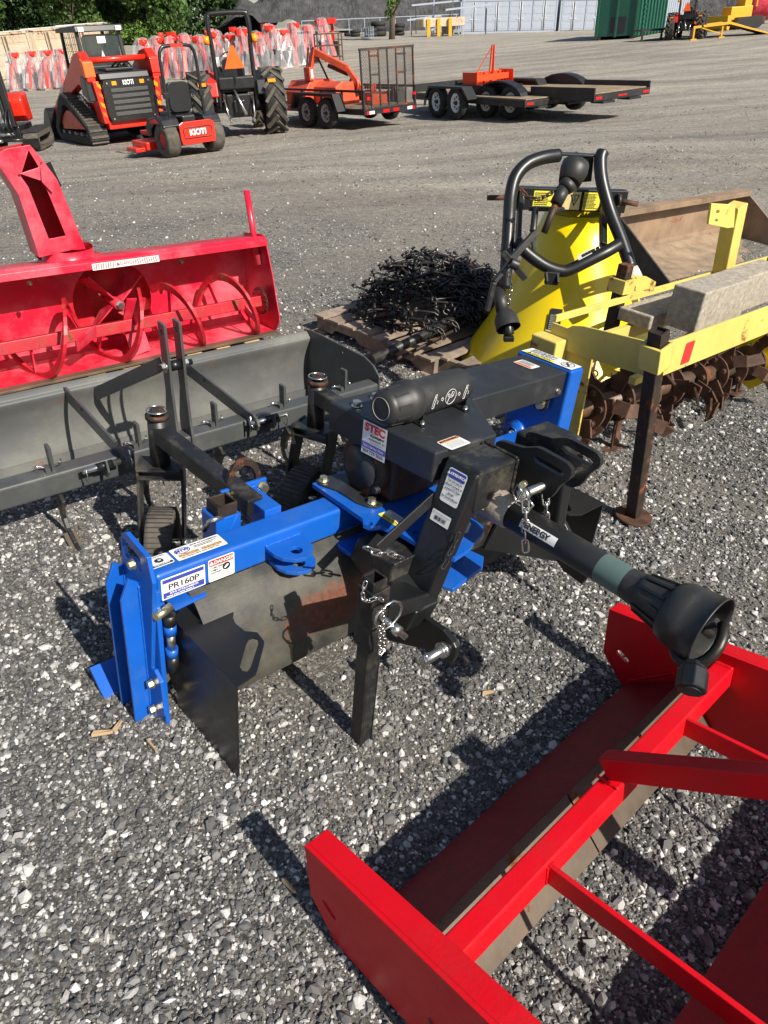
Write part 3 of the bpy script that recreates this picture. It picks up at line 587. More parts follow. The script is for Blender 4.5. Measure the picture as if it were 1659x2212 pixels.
# beam labels
pr = Card((.012, -.0005, -.083), (1, 0, 0), (0, 0, 1), .128, .068, m_white, rake, r=.003, name='model_plate'); pr.rect(.004, .052, .124, .064, m_lblue); pr.rect(.004, .004, .124, .022, m_lblue)
pr.txt('PR160P', .064, .0365, .026, m_lblk, .0004, 'CENTER', wx=1.12); pr.txt('MTW ATTACHMENTS', .064, .0165, .0085, m_white, .0002, 'CENTER'); pr.lines(.012, .116, .011, .006, 1, m_white)
da = Card((.150, -.0005, -.083), (1, 0, 0), (0, 0, 1), .082, .074, m_white, rake, r=.006, name='danger_label'); da.patch(rrect(.076, .020, .004, cx=.041, cy=.061), m_lred); da.txt('\u25B2DANGER', .041, .061, .0155, m_white, .0004, 'CENTER')
for k, s_ in enumerate(('THROWN', 'OBJECT', 'HAZARD')): da.txt(s_, .008, .045-.0085*k, .0085, m_lblk, .0001)
da.patch(circ((.056, .037), .0125, 20), m_lblk, name='hazard_symbol'); da.patch([(.048, .034), (.058, .044), (.064, .040), (.057, .034), (.052, .030)], m_white, name='hazard_symbol', lift=.0013); da.lines(.008, .074, .023, .004, 4, m_lgry)
wi = Card((.004, .030, .0008), (1, 0, 0), (0, 1, 0), .068, .052, m_white, rake, r=.007, name='origin_label'); wi.rect(.003, .003, .065, .012, m_lblk); wi.txt('WISCONSIN', .034, .0075, .008, m_white, .0002, 'CENTER'); wi.patch([(.024, .022), (.032, .017), (.044, .018), (.047, .026), (.044, .034), (.036, .038), (.027, .036), (.022, .030)], m_lblk, name='map_symbol'); wi.txt('in', .036, .0275, .012, m_white, .0004, 'CENTER', lift=.0018); wi.txt('MANUFACTURED', .034, .0445, .006, m_lblk, .0001, 'CENTER')
mt = Card((.080, .026, .0008), (1, 0, 0), (0, 1, 0), .150, .058, m_white, rake, r=.004, name='maker_label'); ell = [mt.o+mt.x*(.030+.022*math.cos(t*.3))+mt.y*(.038+.012*math.sin(t*.3))+mt.n*.001 for t in range(21)]
MB().tube(ell, .0012, 4, closed=True).build('logo_ring', m_lblue, mt.root); mt.txt('MTW', .030, .038, .016, m_lblue, .0006, 'CENTER'); mt.txt('MTW ATTACHMENTS', .100, .048, .0085, m_lblk, .0002, 'CENTER'); mt.lines(.065, .135, .043, .031, 2, m_lblk); mt.rect(.010, .012, .070, .024, mat('label brown print', (.42, .25, .10), .5, var=.6, scale=200, bump=0)); mt.rect(.078, .012, .14, .024, MATS['label brown print']); mt.lines(.012, .14, .010, .004, 1, m_lblk)
# mast: block, slanting column, brace, top link ears
def colsec(u, v0, v1, w, t): return [(u, v0, w), (u+t, v0, w), (u+t, v1, w), (u, v1, w)]
cb = colsec(.600, -.395, -.285, -.155, .055); ct = colsec(.722, -.412, -.295, .275, .06)
MB().add(cb+ct, [(0, 1, 2, 3), (4, 7, 6, 5), (0, 4, 5, 1), (1, 5, 6, 2), (2, 6, 7, 3), (3, 7, 4, 0)]).build('mast_column', m_blackc, rake, .010, seg=3)
MB().box((.73, -.414, .155), (.885, -.292, .283)).build('mast_head', m_blackw, rake, .008)
MB().box((1.055, -.414, .155), (1.21, -.275, .272)).build('mast_head', m_blackw, rake, .008)
cb = colsec(1.24, -.395, -.285, -.18, .055); ct = colsec(1.15, -.412, -.30, .20, .06)
MB().add(cb+ct, [(0, 1, 2, 3), (4, 7, 6, 5), (0, 4, 5, 1), (1, 5, 6, 2), (2, 6, 7, 3), (3, 7, 4, 0)]).build('mast_column', m_blackc, rake, .010, seg=3)
ear = pp(RK, 'u', .9, [(300, 300), (300, 250), (340, 230), (400, 240), (480, 270), (600, 305), (740, 300), (800, 320), (1000, 430), (1080, 480), (1125, 540), (1120, 610), (1085, 660), (1020, 700), (980, 740), (940, 800), (890, 850), (830, 865), (760, 850), (700, 790), (450, 690), (480, 430)], CK)
esl = pp(RK, 'u', .9, [(680, 410), (715, 390), (760, 400), (1010, 545), (1040, 585), (1020, 615), (980, 605), (740, 470)], CK)
ehl = pp(RK, 'u', .9, circ((800, 725), 38, 12), CK)
MB().prism('u', ear, .892, .908, [esl, ehl]).build('top_link_ear', m_blackc, rake, .002)
MB().prism('u', [(a-.0, b-.006) for a, b in ear], 1.032, 1.048, [[(a, b-.006) for a, b in esl]]).build('top_link_ear', m_blackw, rake, .002)
pc = Vector((0, *ehl[0])); vv_, ww_ = (sum(p[0] for p in ehl)/12, sum(p[1] for p in ehl)/12)
MB().cyl((.80, vv_-.0, ww_-.0), (1.06, vv_, ww_), .0125).cyl((.806, vv_, ww_), (.822, vv_, ww_), .0175).build('top_link_pin', m_zinc, rake)
lp = [(-.35, 1), (-.9, .4), (-.75, -.5), (-.1, -1.3), (.55, -1.0), (.9, -.5), (.5, .1)]
lo = Vector(RK.L(*CK(590, 840), u=.80))
def on(cf, x, y, **k): return Vector(RK.L(*cf(x, y), **k))
MB().tube([on(CK, *p, u=.80) for p in ((575, 800), (520, 715), (470, 790), (510, 920), (590, 960), (650, 990), (690, 940), (640, 870))], .0032, 6).build('lynch_pin', m_zinc, rake)
MB().cyl(on(CK, 595, 700, u=.80), on(CK, 570, 720, u=.78), .009).build('lynch_pin', m_brass, rake)
chainlinks(MB(), [on(CK, 605, 950, u=.80), on(CK, 610, 1120, u=.80), on(CK, 600, 1250, u=.80), on(CK, 605, 1390, u=.80)], .040, .0034, .0085).build('safety_chain', m_zinc, rake)
chainlinks(MB(), [on(CK, 825, 870, u=.9), on(CK, 830, 970, u=.9), on(CK, 825, 1090, u=.9)], .040, .0034, .0085).build('safety_chain', m_zinc, rake)
bx = Vector(RK.L(*CE(325, 385), v=-.30)); MB().bar(bx, (.705, -.292, .16), .030, .008, (0, -1, .3)).build('mast_brace', m_blackc, rake, .001)
col_x = (Vector((.722, -.412, .275))-Vector((.600, -.395, -.155))).normalized()
att = [Vector(p) for p in ((.7, -.395, .2),)]
def colpt(s, t):                                      # s along the column 0..1, t across its broad face 0(back)..1(front)
    a = Vector((.600, -.285, -.155)).lerp(Vector((.722, -.295, .275)), s); b = Vector((.600, -.395, -.155)).lerp(Vector((.722, -.412, .275)), s); return a.lerp(b, t)
yd = (colpt(1, .5)-colpt(0, .5)).normalized()
al = Card(colpt(.755, .24), (0, -1, -.0), yd, .066, .098, m_white, rake, r=.008, name='attention_label', lift=.0025)
al.patch(rrect(.060, .024, .005, cx=.033, cy=.083), m_lblue); al.txt('\u25B2ATTENTION', .033, .083, .0105, m_white, .0005, 'CENTER')
for k, s_ in enumerate(('Top Link must be', 'adjusted correctly to', 'prevent PTO Shaft', 'damage.', 'See Owners Manual.')): al.txt(s_, .033, .064-.0118*k, .0082, m_lblk, .0002, 'CENTER', wx=.88)
bl = Card(colpt(.61, .18), (0, -1, 0), yd, .070, .034, m_white, rake, r=.003, name='barcode_label', lift=.0025); bl.txt('3pt Power Box Rake Chain Drive', .035, .027, .0052, m_lblk, 0, 'CENTER', wx=.9)
bc = MB(); x = .015
while x < .055:
    w_ = random.choice((.0006, .0012, .0018)); bc.add([bl.o+bl.x*a+bl.y*b+bl.n*.001 for a, b in ((x, .008), (x+w_, .008), (x+w_, .020), (x, .020))], [(0, 1, 2, 3)]); x += w_+random.choice((.0008, .0014))
bc.build('barcode', m_lblk, bl.root)
# cross member and lower hitch arms
MB().box((.56, -.30, -.105), (1.35, -.20, -.012)).build('cross_member', m_blackw, rake, .008)
MB().bar((.615, -.12, -.06), (.600, -.40, -.155), .09, .10).build('hitch_arm', m_blackc, rake, .008)
lug = [(-.26, -.13), (-.30, -.13), (-.33, -.10)]
lg = pp(RK, 'u', .62, [(420, 760), (500, 830), (640, 940), (760, 1000), (860, 1070), (950, 1130), (1050, 1250), (1075, 1300), (1060, 1390), (1030, 1440), (980, 1425), (840, 1330), (720, 1300), (600, 1270), (440, 1230), (405, 1180), (410, 900)], CE)
MB().prism('u', lg, .612, .630).build('hitch_lug', m_blackc, rake, .003)
hp = Vector(RK.L(*CE(945, 1315), u=.612)); MB().cyl(hp+Vector((.05, 0, 0)), hp-Vector((.088, 0, 0)), .0145).cyl(hp, hp-Vector((.012, 0, 0)), .024).cyl(hp-Vector((.012, 0, 0)), hp-Vector((.020, 0, 0)), .019).cyl(hp+Vector((.018, 0, 0)), hp+Vector((.034, 0, 0)), .020).build('lower_link_pin', m_zinc, rake)
ql = hp-Vector((.080, 0, 0)); MB().tube([ql+Vector((0, 0, .02)), ql+Vector((0, .002, .005)), ql+Vector((0, .003, -.055))], .004, 6).tube([ql+Vector((0, .012*math.cos(t), -.0+.024*math.sin(t))) for t in np.linspace(1.5, 4.7, 8)], .002, 5).build('lynch_pin', m_zinc, rake)
MB().prism('u', [(-.10, -.02), (-.30, -.01), (-.36, -.08), (-.52, -.22), (-.50, -.28), (-.42, -.27), (-.30, -.20), (-.10, -.12)], 1.30, 1.318).build('hitch_lug', m_blackc, rake, .003)
a = Vector(RK.L(*CK(200, 1280), v=-.31)); MB().bar((.98, -.31, -.06), (1.40, -.40, -.235), .012, .105, (0, 0, 1)).build('hitch_arm', m_blackc, rake, .003)
# prop stand
sb = RK.L(780, 1597, v=-.43); stp = RK.L(810, 1245, v=-.43); sg = gw(sb[0], sb[1]); sb = Vector((sb[0], sb[1], sg+.002)); stp = Vector((stp[0], -.43, stp[2])); dS = (stp-sb).normalized()
stand = MB().hollow(sb, stp, .046, .006, (0, -1, 0)); stand.build('prop_stand', m_blackw, rake, .003)
for k in (.38, .62): p_ = sb.lerp(stp, k); MB().cyl(p_+Vector((0, -.0236, 0)), p_+Vector((0, -.0232, 0)), .007, 12).build('bolt_hole', m_lblk, rake)
MB().hollow(stp-dS*.22, stp-dS*.028, .058, .0055, (0, -1, 0)).build('stand_sleeve', m_blackw, rake, .003)
MB().bar(stp-dS*.12+Vector((.03, .02, 0)), (.60, -.36, -.10), .09, .05).build('stand_bracket', m_blackc, rake, .006)
pv = stp-dS*.125; MB().cyl(pv+Vector((0, -.026, .02)), pv+Vector((.045, -.085, -.035)), .0085).cyl(pv+Vector((.022, -.055, -.008)), pv+Vector((.034, -.071, -.022)), .0145).build('stand_pin', m_zinc, rake)
rp = [on(CE, *p, v=-.50) for p in ((385, 950), (400, 910), (470, 870), (530, 880), (550, 930), (530, 1000), (450, 1100), (380, 1140), (330, 1130), (300, 1060), (320, 1000), (360, 960))]
MB().tube(rp, .0034, 7, closed=True).build('pin_ring', m_zinc, rake)
chainlinks(MB(), [on(CE, *p, v=-.50) for p in ((375, 960), (375, 1050), (378, 1150), (385, 1250), (385, 1320), (355, 1350), (345, 1280), (348, 1180), (340, 1100))], .018, .0016, .004).build('pin_chain', m_zinc, rake)
chainlinks(MB(), [on(CE, *p, v=-.47) for p in ((205, 720), (185, 780), (190, 850), (235, 870), (310, 840), (350, 850), (375, 860))], .022, .0016, .004).build('pin_chain', m_zinc, rake)
chainlinks(MB(), [on(CE, *p, v=-.34) for p in ((250, 385), (310, 415), (350, 425), (430, 420), (520, 455))], .045, .003, .008).build('brace_chain', m_zinc, rake)
chainlinks(MB(), [on(CE, *p, v=-.42) for p in ((1070, 270), (1050, 330), (1010, 400), (990, 470), (940, 550))], .03, .0016, .005).build('tether_chain', m_lblk, rake)
# drive shaft
A = Vector((.840, -.36, .146)); Bq = Vector((.815, -1.067, .148)); dx = (Bq-A).normalized(); Ls = (Bq-A).length
MB().lathe([(0, .036), (0, .040), (Ls-.265, .040)], A, dx, 28).build('shaft_tube', m_plastic, rake)
MB().lathe([(Ls-.30, .0405), (Ls-.235, .0405), (Ls-.22, .0395)], A, dx, 28).build('shaft_band', mat('grey green plastic', (.075, .12, .11), .4, var=.1, bump=.03), rake)
MB().lathe([(Ls-.225, .040), (Ls-.20, .043), (Ls-.185, .043), (Ls-.18, .050), (Ls-.165, .050), (Ls-.11, .060), (Ls-.10, .066)], A, dx, 32).build('shaft_collar', m_plastic, rake)
rb = MB(); x = dx.orthogonal().normalized(); y = dx.cross(x)
for k in range(12):
    an = k*math.pi/6; d = x*math.cos(an)+y*math.sin(an); rb.bar(A+dx*(Ls-.178)+d*.050, A+dx*(Ls-.108)+d*.062, .007, .006, d)
rb.build('collar_rib', m_blackc, rake)
gd = MB(); gd.lathe([(Ls-.112, .056), (Ls-.104, .070), (Ls-.085, .079), (Ls-.055, .0835), (Ls-.052, .082), (Ls-.005, .087), (Ls-.004, .0895), (Ls, .090), (Ls, .0865), (Ls-.01, .085), (Ls-.055, .080), (Ls-.085, .075), (Ls-.104, .062)], A, dx, 40); gd.build('shaft_guard', m_plastic, rake)
hx = dx.cross(Vector((0, 0, 1))).normalized(); hz = hx.cross(dx)
for s_, e_ in ((1, .55), (-1, .3)):
    nn_ = (-hx*.62+hz*.78).normalized(); p_ = A+dx*(Ls-.058)+nn_*.0825
MB().tube([p_-nn_*.001, p_+nn_*.002], .015, 14).build('guard_hole', m_steel, rake)
yk = Bq-dx*.03
# fork of the universal joint: arch leaving the guard
MB().cyl(yk-dx*.06, yk+dx*.0, .026).build('joint_hub', m_blackw, rake)
fd = Vector((-.80, -.42, -.42)).normalized(); fa = Vector((.25, -.55, .80)).normalized(); fa = (fa-fd*fa.dot(fd)).normalized(); fb = fd.cross(fa)
arch = [yk+fd*(.100)-fd*.070*(1-math.cos(t))*1.0+fa*.062*math.sin(t) for t in np.linspace(-1.9, 1.9, 15)]
MB().tube(arch, [.013]*15, 10).build('joint_fork', mat('joint iron', (.04, .035, .03), .4, .6, var=.3, rust=.3, rscale=25, bump=.1), rake)
tip = yk+fd*.098; MB().tube([tip, tip+fd*.014, tip+fd*.016, tip+fd*.062, tip+fd*.066], [.026, .028, .033, .033, .030], 8, smooth=False).build('joint_yoke', m_blackc, rake, .003)
MB().tube([tip+fd*.0661, tip+fd*.068], .021, 14).build('spline_bore', m_lblk, rake)
for k in range(2):
    cr = MB(); cr.cyl(yk-fb*.04+fd*.0, yk+fb*.04, .011); cr.cyl(yk-fa*.045, yk+fa*.045, .011); cr.build('joint_cross', m_blackw, rake); break
text('COMER', .026, A+dx*(Ls-.045)+(-hx*.95+hz*.2).normalized()*.0855, (hz*.95+hx*.2), -dx, m_plastic, rake, thick=.0008, align='CENTER')
# torn wrap and energy sticker
wr = MB()
for k in range(46):
    t = random.uniform(-.01, .10); an = random.uniform(0, 6.28); d = x*math.cos(an)+y*math.sin(an); e = (x*-math.sin(an)+y*math.cos(an)); c = A+dx*(t-.03)+d*random.uniform(.040, .056)
    l = random.uniform(.01, .03); wd_ = random.uniform(.008, .02); a_ = dx*random.uniform(-1, 1)+e*random.uniform(-1, 1); a_.normalize(); b_ = d.cross(a_)
    wr.add([c-a_*l+d*random.uniform(-.004, .008), c+b_*wd_, c+a_*l+d*random.uniform(-.004, .01), c-b_*wd_], [(0, 1, 2), (0, 2, 3)])
wr.build('torn_wrap', mat('dirty plastic wrap', (.40, .34, .28), .25, var=.5, scale=30, dirt=(.06, .05, .04), dirt_amt=.6, dscale=30, bump=.5, spec=.8), rake)
MB().lathe([(-.04, .046), (.05, .050), (.10, .046), (.11, .041)], A, dx, 20).build('torn_wrap', MATS['dirty plastic wrap'], rake)
sx = dx; sn = (-hx*.80+hz*.45).normalized() if ((-hx).dot(Vector((-1, 0, 0))) > 0) else (hx*.80+hz*.45).normalized()
sn = Vector((-.86, -.1, .42)); sn = (sn-dx*sn.dot(dx)).normalized(); sy_ = sn.cross(dx)
es = MB(); NS = 6
for i in range(NS+1):
    an = (i/NS-.5)*.62; d = sn*math.cos(an)+sy_*math.sin(an)
    es.v += [tuple(A+dx*.165+d*.0412), tuple(A+dx*.285+d*.0412)]
es.f = [(2*i, 2*i+1, 2*i+3, 2*i+2) for i in range(NS)]; es.sm = [True]*NS; eo = es.build('brand_sticker', m_white, rake)
text('ENERGY', .022, A+dx*.222+sn*.0425, dx, sy_, m_lblk, eo, align='CENTER', bold=.0012); text('\u25A0', .012, A+dx*.175+sn*.0420+sy_*.004, dx, sy_, m_lred, eo, align='CENTER')
# casters
def caster(us, vs_, wt, arm0, arm1, yaw, name='caster_wheel'):
    g0 = gw(us, vs_); wb = wt-.20
    MB().cyl((us, vs_, wt-.015), (us, vs_, wb), .034, 24).build('swivel_tube', m_blackw, rake, 0)
    MB().lathe([(0, .034), (0, .040), (.012, .040), (.016, .034)], (us, vs_, wt-.028), (0, 0, 1), 18).cyl((us, vs_, wt-.012), (us, vs_, wt+.002), .024).build('swivel_cap', m_rustd, rake)
    MB().tube([(us+.034*math.cos(t), vs_+.034*math.sin(t), wt+.000) for t in np.linspace(0, 5.6, 20)], .0028, 6).build('snap_ring', m_zinc, rake)
    MB().bar(arm0, arm1, .058, .058).build('caster_arm', m_blackw, rake, .005)
    rot = Matrix.Translation((us, vs_, 0))@Matrix.Rotation(rad(yaw), 4, 'Z')
    fk = MB().box((-.075, -.055, wb-.008), (.075, .055, wb)).box((-.075, -.045, wb-.045), (.075, .045, wb-.038)).prism('u', [(-.05, wb+.006), (.05, wb+.006), (.05, wb-.03), (.035, wb-.10), (-.04, g0+.11), (-.10, g0+.10), (-.10, g0+.14), (-.045, wb-.05)], -.078, -.070).prism('u', [(-.05, wb+.006), (.05, wb+.006), (.05, wb-.03), (.035, wb-.10), (-.04, g0+.11), (-.10, g0+.10), (-.10, g0+.14), (-.045, wb-.05)], .070, .078)
    fk.xf(rot); fk.build('caster_fork', m_blackw, rake, .002)
    R_ = .128; cw = -.075; wz = g0+R_-.004
    wh = MB().lathe([(-.048, R_-.012), (-.044, R_-.002), (-.03, R_), (.03, R_), (.044, R_-.002), (.048, R_-.012)], (0, cw, wz), (1, 0, 0), 48); wh.lathe([(-.048, R_-.012), (-.040, .055), (.040, .055), (.048, R_-.012)], (0, cw, wz), (1, 0, 0), 48)
    wh.xf(rot); wo = wh.build(name, m_rubd, rake)
    gr = MB()
    for k in range(44):
        an = 2*math.pi*k/44; c = Vector((0, cw+math.cos(an)*R_, wz+math.sin(an)*R_)); t = Vector((0, -math.sin(an), math.cos(an))); gr.bar(c-Vector((.043, 0, 0)), c+Vector((.043, 0, 0)), .0035, .003, (0, math.cos(an), math.sin(an)))
    gr.xf(rot); gr.build('tread_groove', m_lblk, wo)
    hb = MB().cyl((-.082, cw, wz), (.082, cw, wz), .013).hexb((-.078, cw, wz), (-1, 0, 0), .014, .014).hexb((.078, cw, wz), (1, 0, 0), .014, .014); hb.xf(rot); hb.build('axle_bolt', m_zinc, wo)
caster(.352, .665, .135, (.352, .66, .055), (.400, .15, .005), -35)
caster(.955, .575, .175, (.955, .57, .105), (.99, .02, .06), -66)
# bracket behind the beam for the caster arm
MB().box((.335, .235, -.055), (.50, .247, .035)).box((.395, .09, -.05), (.455, .235, .02)).build('arm_bracket', m_blue, rake, .003)
for u_ in (.352, .482): MB().hexb((u_, .234, .008), (0, -1, 0), .015, .015).build('bolt', m_brass, rake)
hk = [(.425+.062*math.cos(t), .03+.085*math.sin(t)) for t in np.linspace(0, math.pi, 12)]; hk2 = [(.425+.043*math.cos(t), .03+.062*math.sin(t)) for t in np.linspace(math.pi, 0, 12)]
MB().prism('v', hk+hk2, .247, .262).build('lifting_eye', m_rustd, rake, .002)
MB().hollow((.295, .165, -.09), (.295, .165, .055), .066, .006, (0, 1, 0)).build('stub_tube', m_rustd, rake, .003)
MB().hollow((.292, .165, -.10), (.292, .165, .018), .084, .008, (0, 1, 0)).build('tube_socket', m_blue, rake, .003)
MB().tube([(.225, .15, -.02), (.232, .13, .018), (.238, .12, .028), (.25, .12, .028), (.275, .13, .018)], .008, 8).build('detent_pin', m_zinc, rake)

for a_, b_ in (((.335, -.001, -.033), (.462, -.001, -.033)), ((.347, -.001, -.083), (.474, -.001, -.083)), ((1.619, -.001, -.002), (1.619, .09, -.002))): weld(a_, b_, .0035, m_blue, rake)
for v_ in (.026, .040, .113): weld((-.036, v_, -.03), (-.036, v_, -.50), .0028, m_blue, rake)
weld((.395, .233, .02), (.455, .233, .02), .003, m_blue, rake); weld((-.022, -.002, -.092), (-.022, -.002, -.002), .003, m_blue, rake)
weld((.887, -.414, .155), (.887, -.414, .283), .005, m_blackw, rake); weld((.887, -.412, .284), (.887, -.294, .284), .005, m_blackw, rake); weld((.56, -.301, -.012), (.68, -.301, -.012), .004, m_blackw, rake)
# ------------------------------------------------------------ RED BOX BLADE, lower right
RB = Fn(Wn(*C5(190, 700), 0), 42, pitch=-9)
red = thing('box_scraper', 'bright red box blade in the bottom right corner, its grey cutting edge showing', 'box blade', RB)
def rplate(u0, t, back):
    MB().prism('u', [(.0, .0), (.075, .09), (.070, .258), (-.45, .29), (-1.02, .30), (-1.06, .25), (-1.02, .03), (-.95, .0)], u0, u0+t, [slot((-.005, .10), (.02, .115), .010), slot((-.95, .10), (-.93, .12), .010)]).build('end_plate', m_red, red, .003)
    e = MB(); e.add([(u0+t, .070, .246), (u0+t, -.45, .278), (u0+t, -1.02, .288), (u0+t+back, -1.02, .288), (u0+t+back, -.45, .278), (u0+t+back, .070, .246)] + [(u0+t, .070, .258), (u0+t, -.45, .290), (u0+t, -1.02, .300), (u0+t+back, -1.02, .300), (u0+t+back, -.45, .290), (u0+t+back, .070, .258)], [(0, 1, 4, 5), (1, 2, 3, 4), (6, 11, 10, 7), (7, 10, 9, 8), (0, 6, 7, 1), (1, 7, 8, 2), (5, 4, 10, 11), (4, 3, 9, 10), (0, 5, 11, 6), (2, 8, 9, 3)]); e.build('plate_flange', m_red, red, .003)
rplate(0, .010, .052); rplate(1.182, .010, .045)
MB().lathe([(0, .010), (.002, .009), (.003, 0)], (.0, -.30, .10), (-1, 0, 0), 14).build('bolt', m_redd, red)
MB().box((.055, -.318, .185), (1.182, -.268, .252)).build('front_beam', m_red, red, .005)
def board(v0, name):
    MB().add([(.012, v0, .015), (1.18, v0, .015), (1.18, v0-.172, .130), (.012, v0-.172, .130), (.012, v0-.005, .0), (1.18, v0-.005, .0), (1.18, v0-.176, .118), (.012, v0-.176, .118)], [(0, 1, 2, 3), (4, 7, 6, 5), (0, 4, 5, 1), (1, 5, 6, 2), (2, 6, 7, 3), (3, 7, 4, 0)]).build('moldboard', m_redd, red, .003)
    for a, b in ((.014, .595), (.600, 1.18)):
        MB().add([(a, v0-.173, .135), (b, v0-.173, .135), (b, v0-.268, .005), (a, v0-.268, .005), (a, v0-.180, .127), (b, v0-.180, .127), (b, v0-.276, .012), (a, v0-.276, .012)], [(0, 3, 2, 1), (4, 5, 6, 7), (0, 1, 5, 4), (1, 2, 6, 5), (2, 3, 7, 6), (3, 0, 4, 7)]).build('cutting_edge', mat('stained cutting edge', (.085, .062, .042), .5, .3, var=.35, scale=4, dirt=(.16, .13, .10), dirt_amt=.5, dscale=3, rust=.2, rscale=4, bump=.15), red, .002)
    n = Vector((0, -.134, -.115)).normalized(); n = Vector((0, -.76, .65))
    for u in (.22, .50, .72, 1.05): MB().lathe([(-.006, .017), (.001, .017), (.004, .012), (.005, 0)], (u, v0-.224, .069), n, 16).build('bolt', m_steel, red)
board(-.015, 'a'); board(-.60, 'b')
for u0, u1 in ((.335, .330), (.915, .925)): MB().bar((u0, -.312, .222), (u1, -.93, .235), .012, .055).build('brace_bar', m_red, red, .002)
MB().bar((.622, -.272, .276), (.615, -.76, .58), .042, .058, (0, .5, 1)).build('mast_bar', m_red, red, .004)
MB().bar((.69, -.93, .24), (.655, -.74, .60), .05, .06, (1, 0, 0)).build('mast_bar', m_red, red, .004)
for a_, b_ in (((.066, -.318, .252), (.066, -.268, .252)), ((1.168, -.318, .252), (1.168, -.268, .252)), ((.328, -.319, .195), (.328, -.319, .248)), ((.342, -.319, .195), (.342, -.319, .248)), ((.595, -.26, .255), (.595, -.318, .255)), ((.648, -.26, .255), (.648, -.318, .255)), ((1.178, -.02, .03), (1.178, -.16, .142))): weld(a_, b_, .004, m_red, red)
MB().bar((.905, -.30, .50), (.90, -.93, .26), .014, .05).build('mast_bar', m_red, red, .002) if False else None
MB().box((.055, -.99, .17), (1.182, -.94, .24)).build('rear_beam', m_red, red, .005)
# ------------------------------------------------------------ GREY GRADER with scarifier shanks
GB = Fn(np.array([-1.25, 2.2, .0875]), 38)
gr = thing('box_scraper', 'charcoal grey box scraper with curved shanks and long dusty moldboard, behind the blue power rake', 'box scraper', GB, (.5, .3, 0))
MB().box((-.95, 0, .215), (1.55, .078, .302)).build('tool_bar', m_gray, gr, .010, seg=3)
prof = [(.60, .365), (.585, .352), (.575, .335), (.60, .27), (.612, .20), (.605, .13), (.585, .06), (.592, .055), (.612, .125), (.620, .20), (.608, .275), (.583, .335), (.592, .346), (.612, .360), (.635, .352), (.636, .360), (.61, .37)]
o_ = curve([(0, *p) for p in prof[:7]], 5); i_ = curve([(0, *p) for p in prof[7:]], 4)
MB().prism('u', [(p.y, p.z) for p in o_+i_], -.95, 1.546).build('moldboard', m_mold, gr)
MB().prism('u', [(.0, .20), (.0, .335), (.05, .375), (.12, .395), (.55, .385), (.64, .37), (.62, .0), (.10, .0), (.03, .05)], 1.550, 1.560, [circ((.30, .355), .008, 10)]).build('end_plate', m_gray, gr, .004)
MB().bar((-.95, .578, .03), (1.546, .578, .03), .012, .06, (0, .1, 1)).build('cutting_edge', m_mold, gr)
for a in (.534, .592):
    MB().prism('u', [(-.012, .215), (.005, .20), (.09, .302), (.088, .36), (.055, .50), (.055, .60), (.052, .77), (-.002, .77), (-.004, .59), (.0, .50), (-.004, .36), (-.012, .30)], a-.005, a+.006, [circ((.026, .735), .010, 12), circ((.025, .60), .010, 10)]).build('mast_plate', m_gray, gr, .0015)
MB().cyl((.50, .025, .60), (.635, .025, .60), .011).cyl((.545, .025, .60), (.585, .025, .60), .020).build('mast_pin', m_blackc, gr); MB().hexb((.528, .025, .60), (-1, 0, 0), .017, .014).hexb((.600, .025, .60), (1, 0, 0), .017, .014).build('bolt', m_zinc, gr)
MB().bar((.53, .06, .60), (.42, .58, .30), .008, .055).build('mast_strut', m_gray, gr, .001)
for u, pn in ((.30, 1), (.85, 1)):
    MB().prism('u', [(.60, .355), (.57, .365), (.0, .345), (-.045, .348), (-.075, .335), (-.088, .310), (-.075, .285), (-.04, .272), (.0, .29), (.59, .30)], u-.005, u+.006, [circ((-.05, .31), .014, 12), circ((.38, .34), .009, 10)]).build('lower_hitch_plate', m_gray, gr, .0015)
    s = -1 if u < .5 else 1
    MB().cyl((u-.02, -.05, .31), (u+s*.16, -.05, .31), .011).build('hitch_pin', m_zinc, gr)
    MB().cyl((u+s*.05, -.05, .31), (u+s*.11, -.05, .31), .0155).build('pin_bushing', m_blackc, gr)
    MB().prism('u', [(.0, .30), (-.08, .345), (-.09, .30), (-.07, .27), (.0, .25)], u+s*.075, u+s*.083).build('lower_hitch_plate', m_gray, gr, .0015)
    MB().tube([(u+s*.15, -.05+.026*math.cos(t)*.6, .31+.026*math.sin(t)*1.2-.02) for t in np.linspace(0, 5.6, 10)], .0028, 6).build('lynch_pin', m_zinc, gr)
    MB().tube([(u-s*.018, -.05, .345), (u-s*.018, -.05, .275)], .004, 6).tube([(u-s*.018, -.03, .325), (u-s*.018, -.07, .30)], .003, 6).build('lynch_pin', m_zinc, gr)
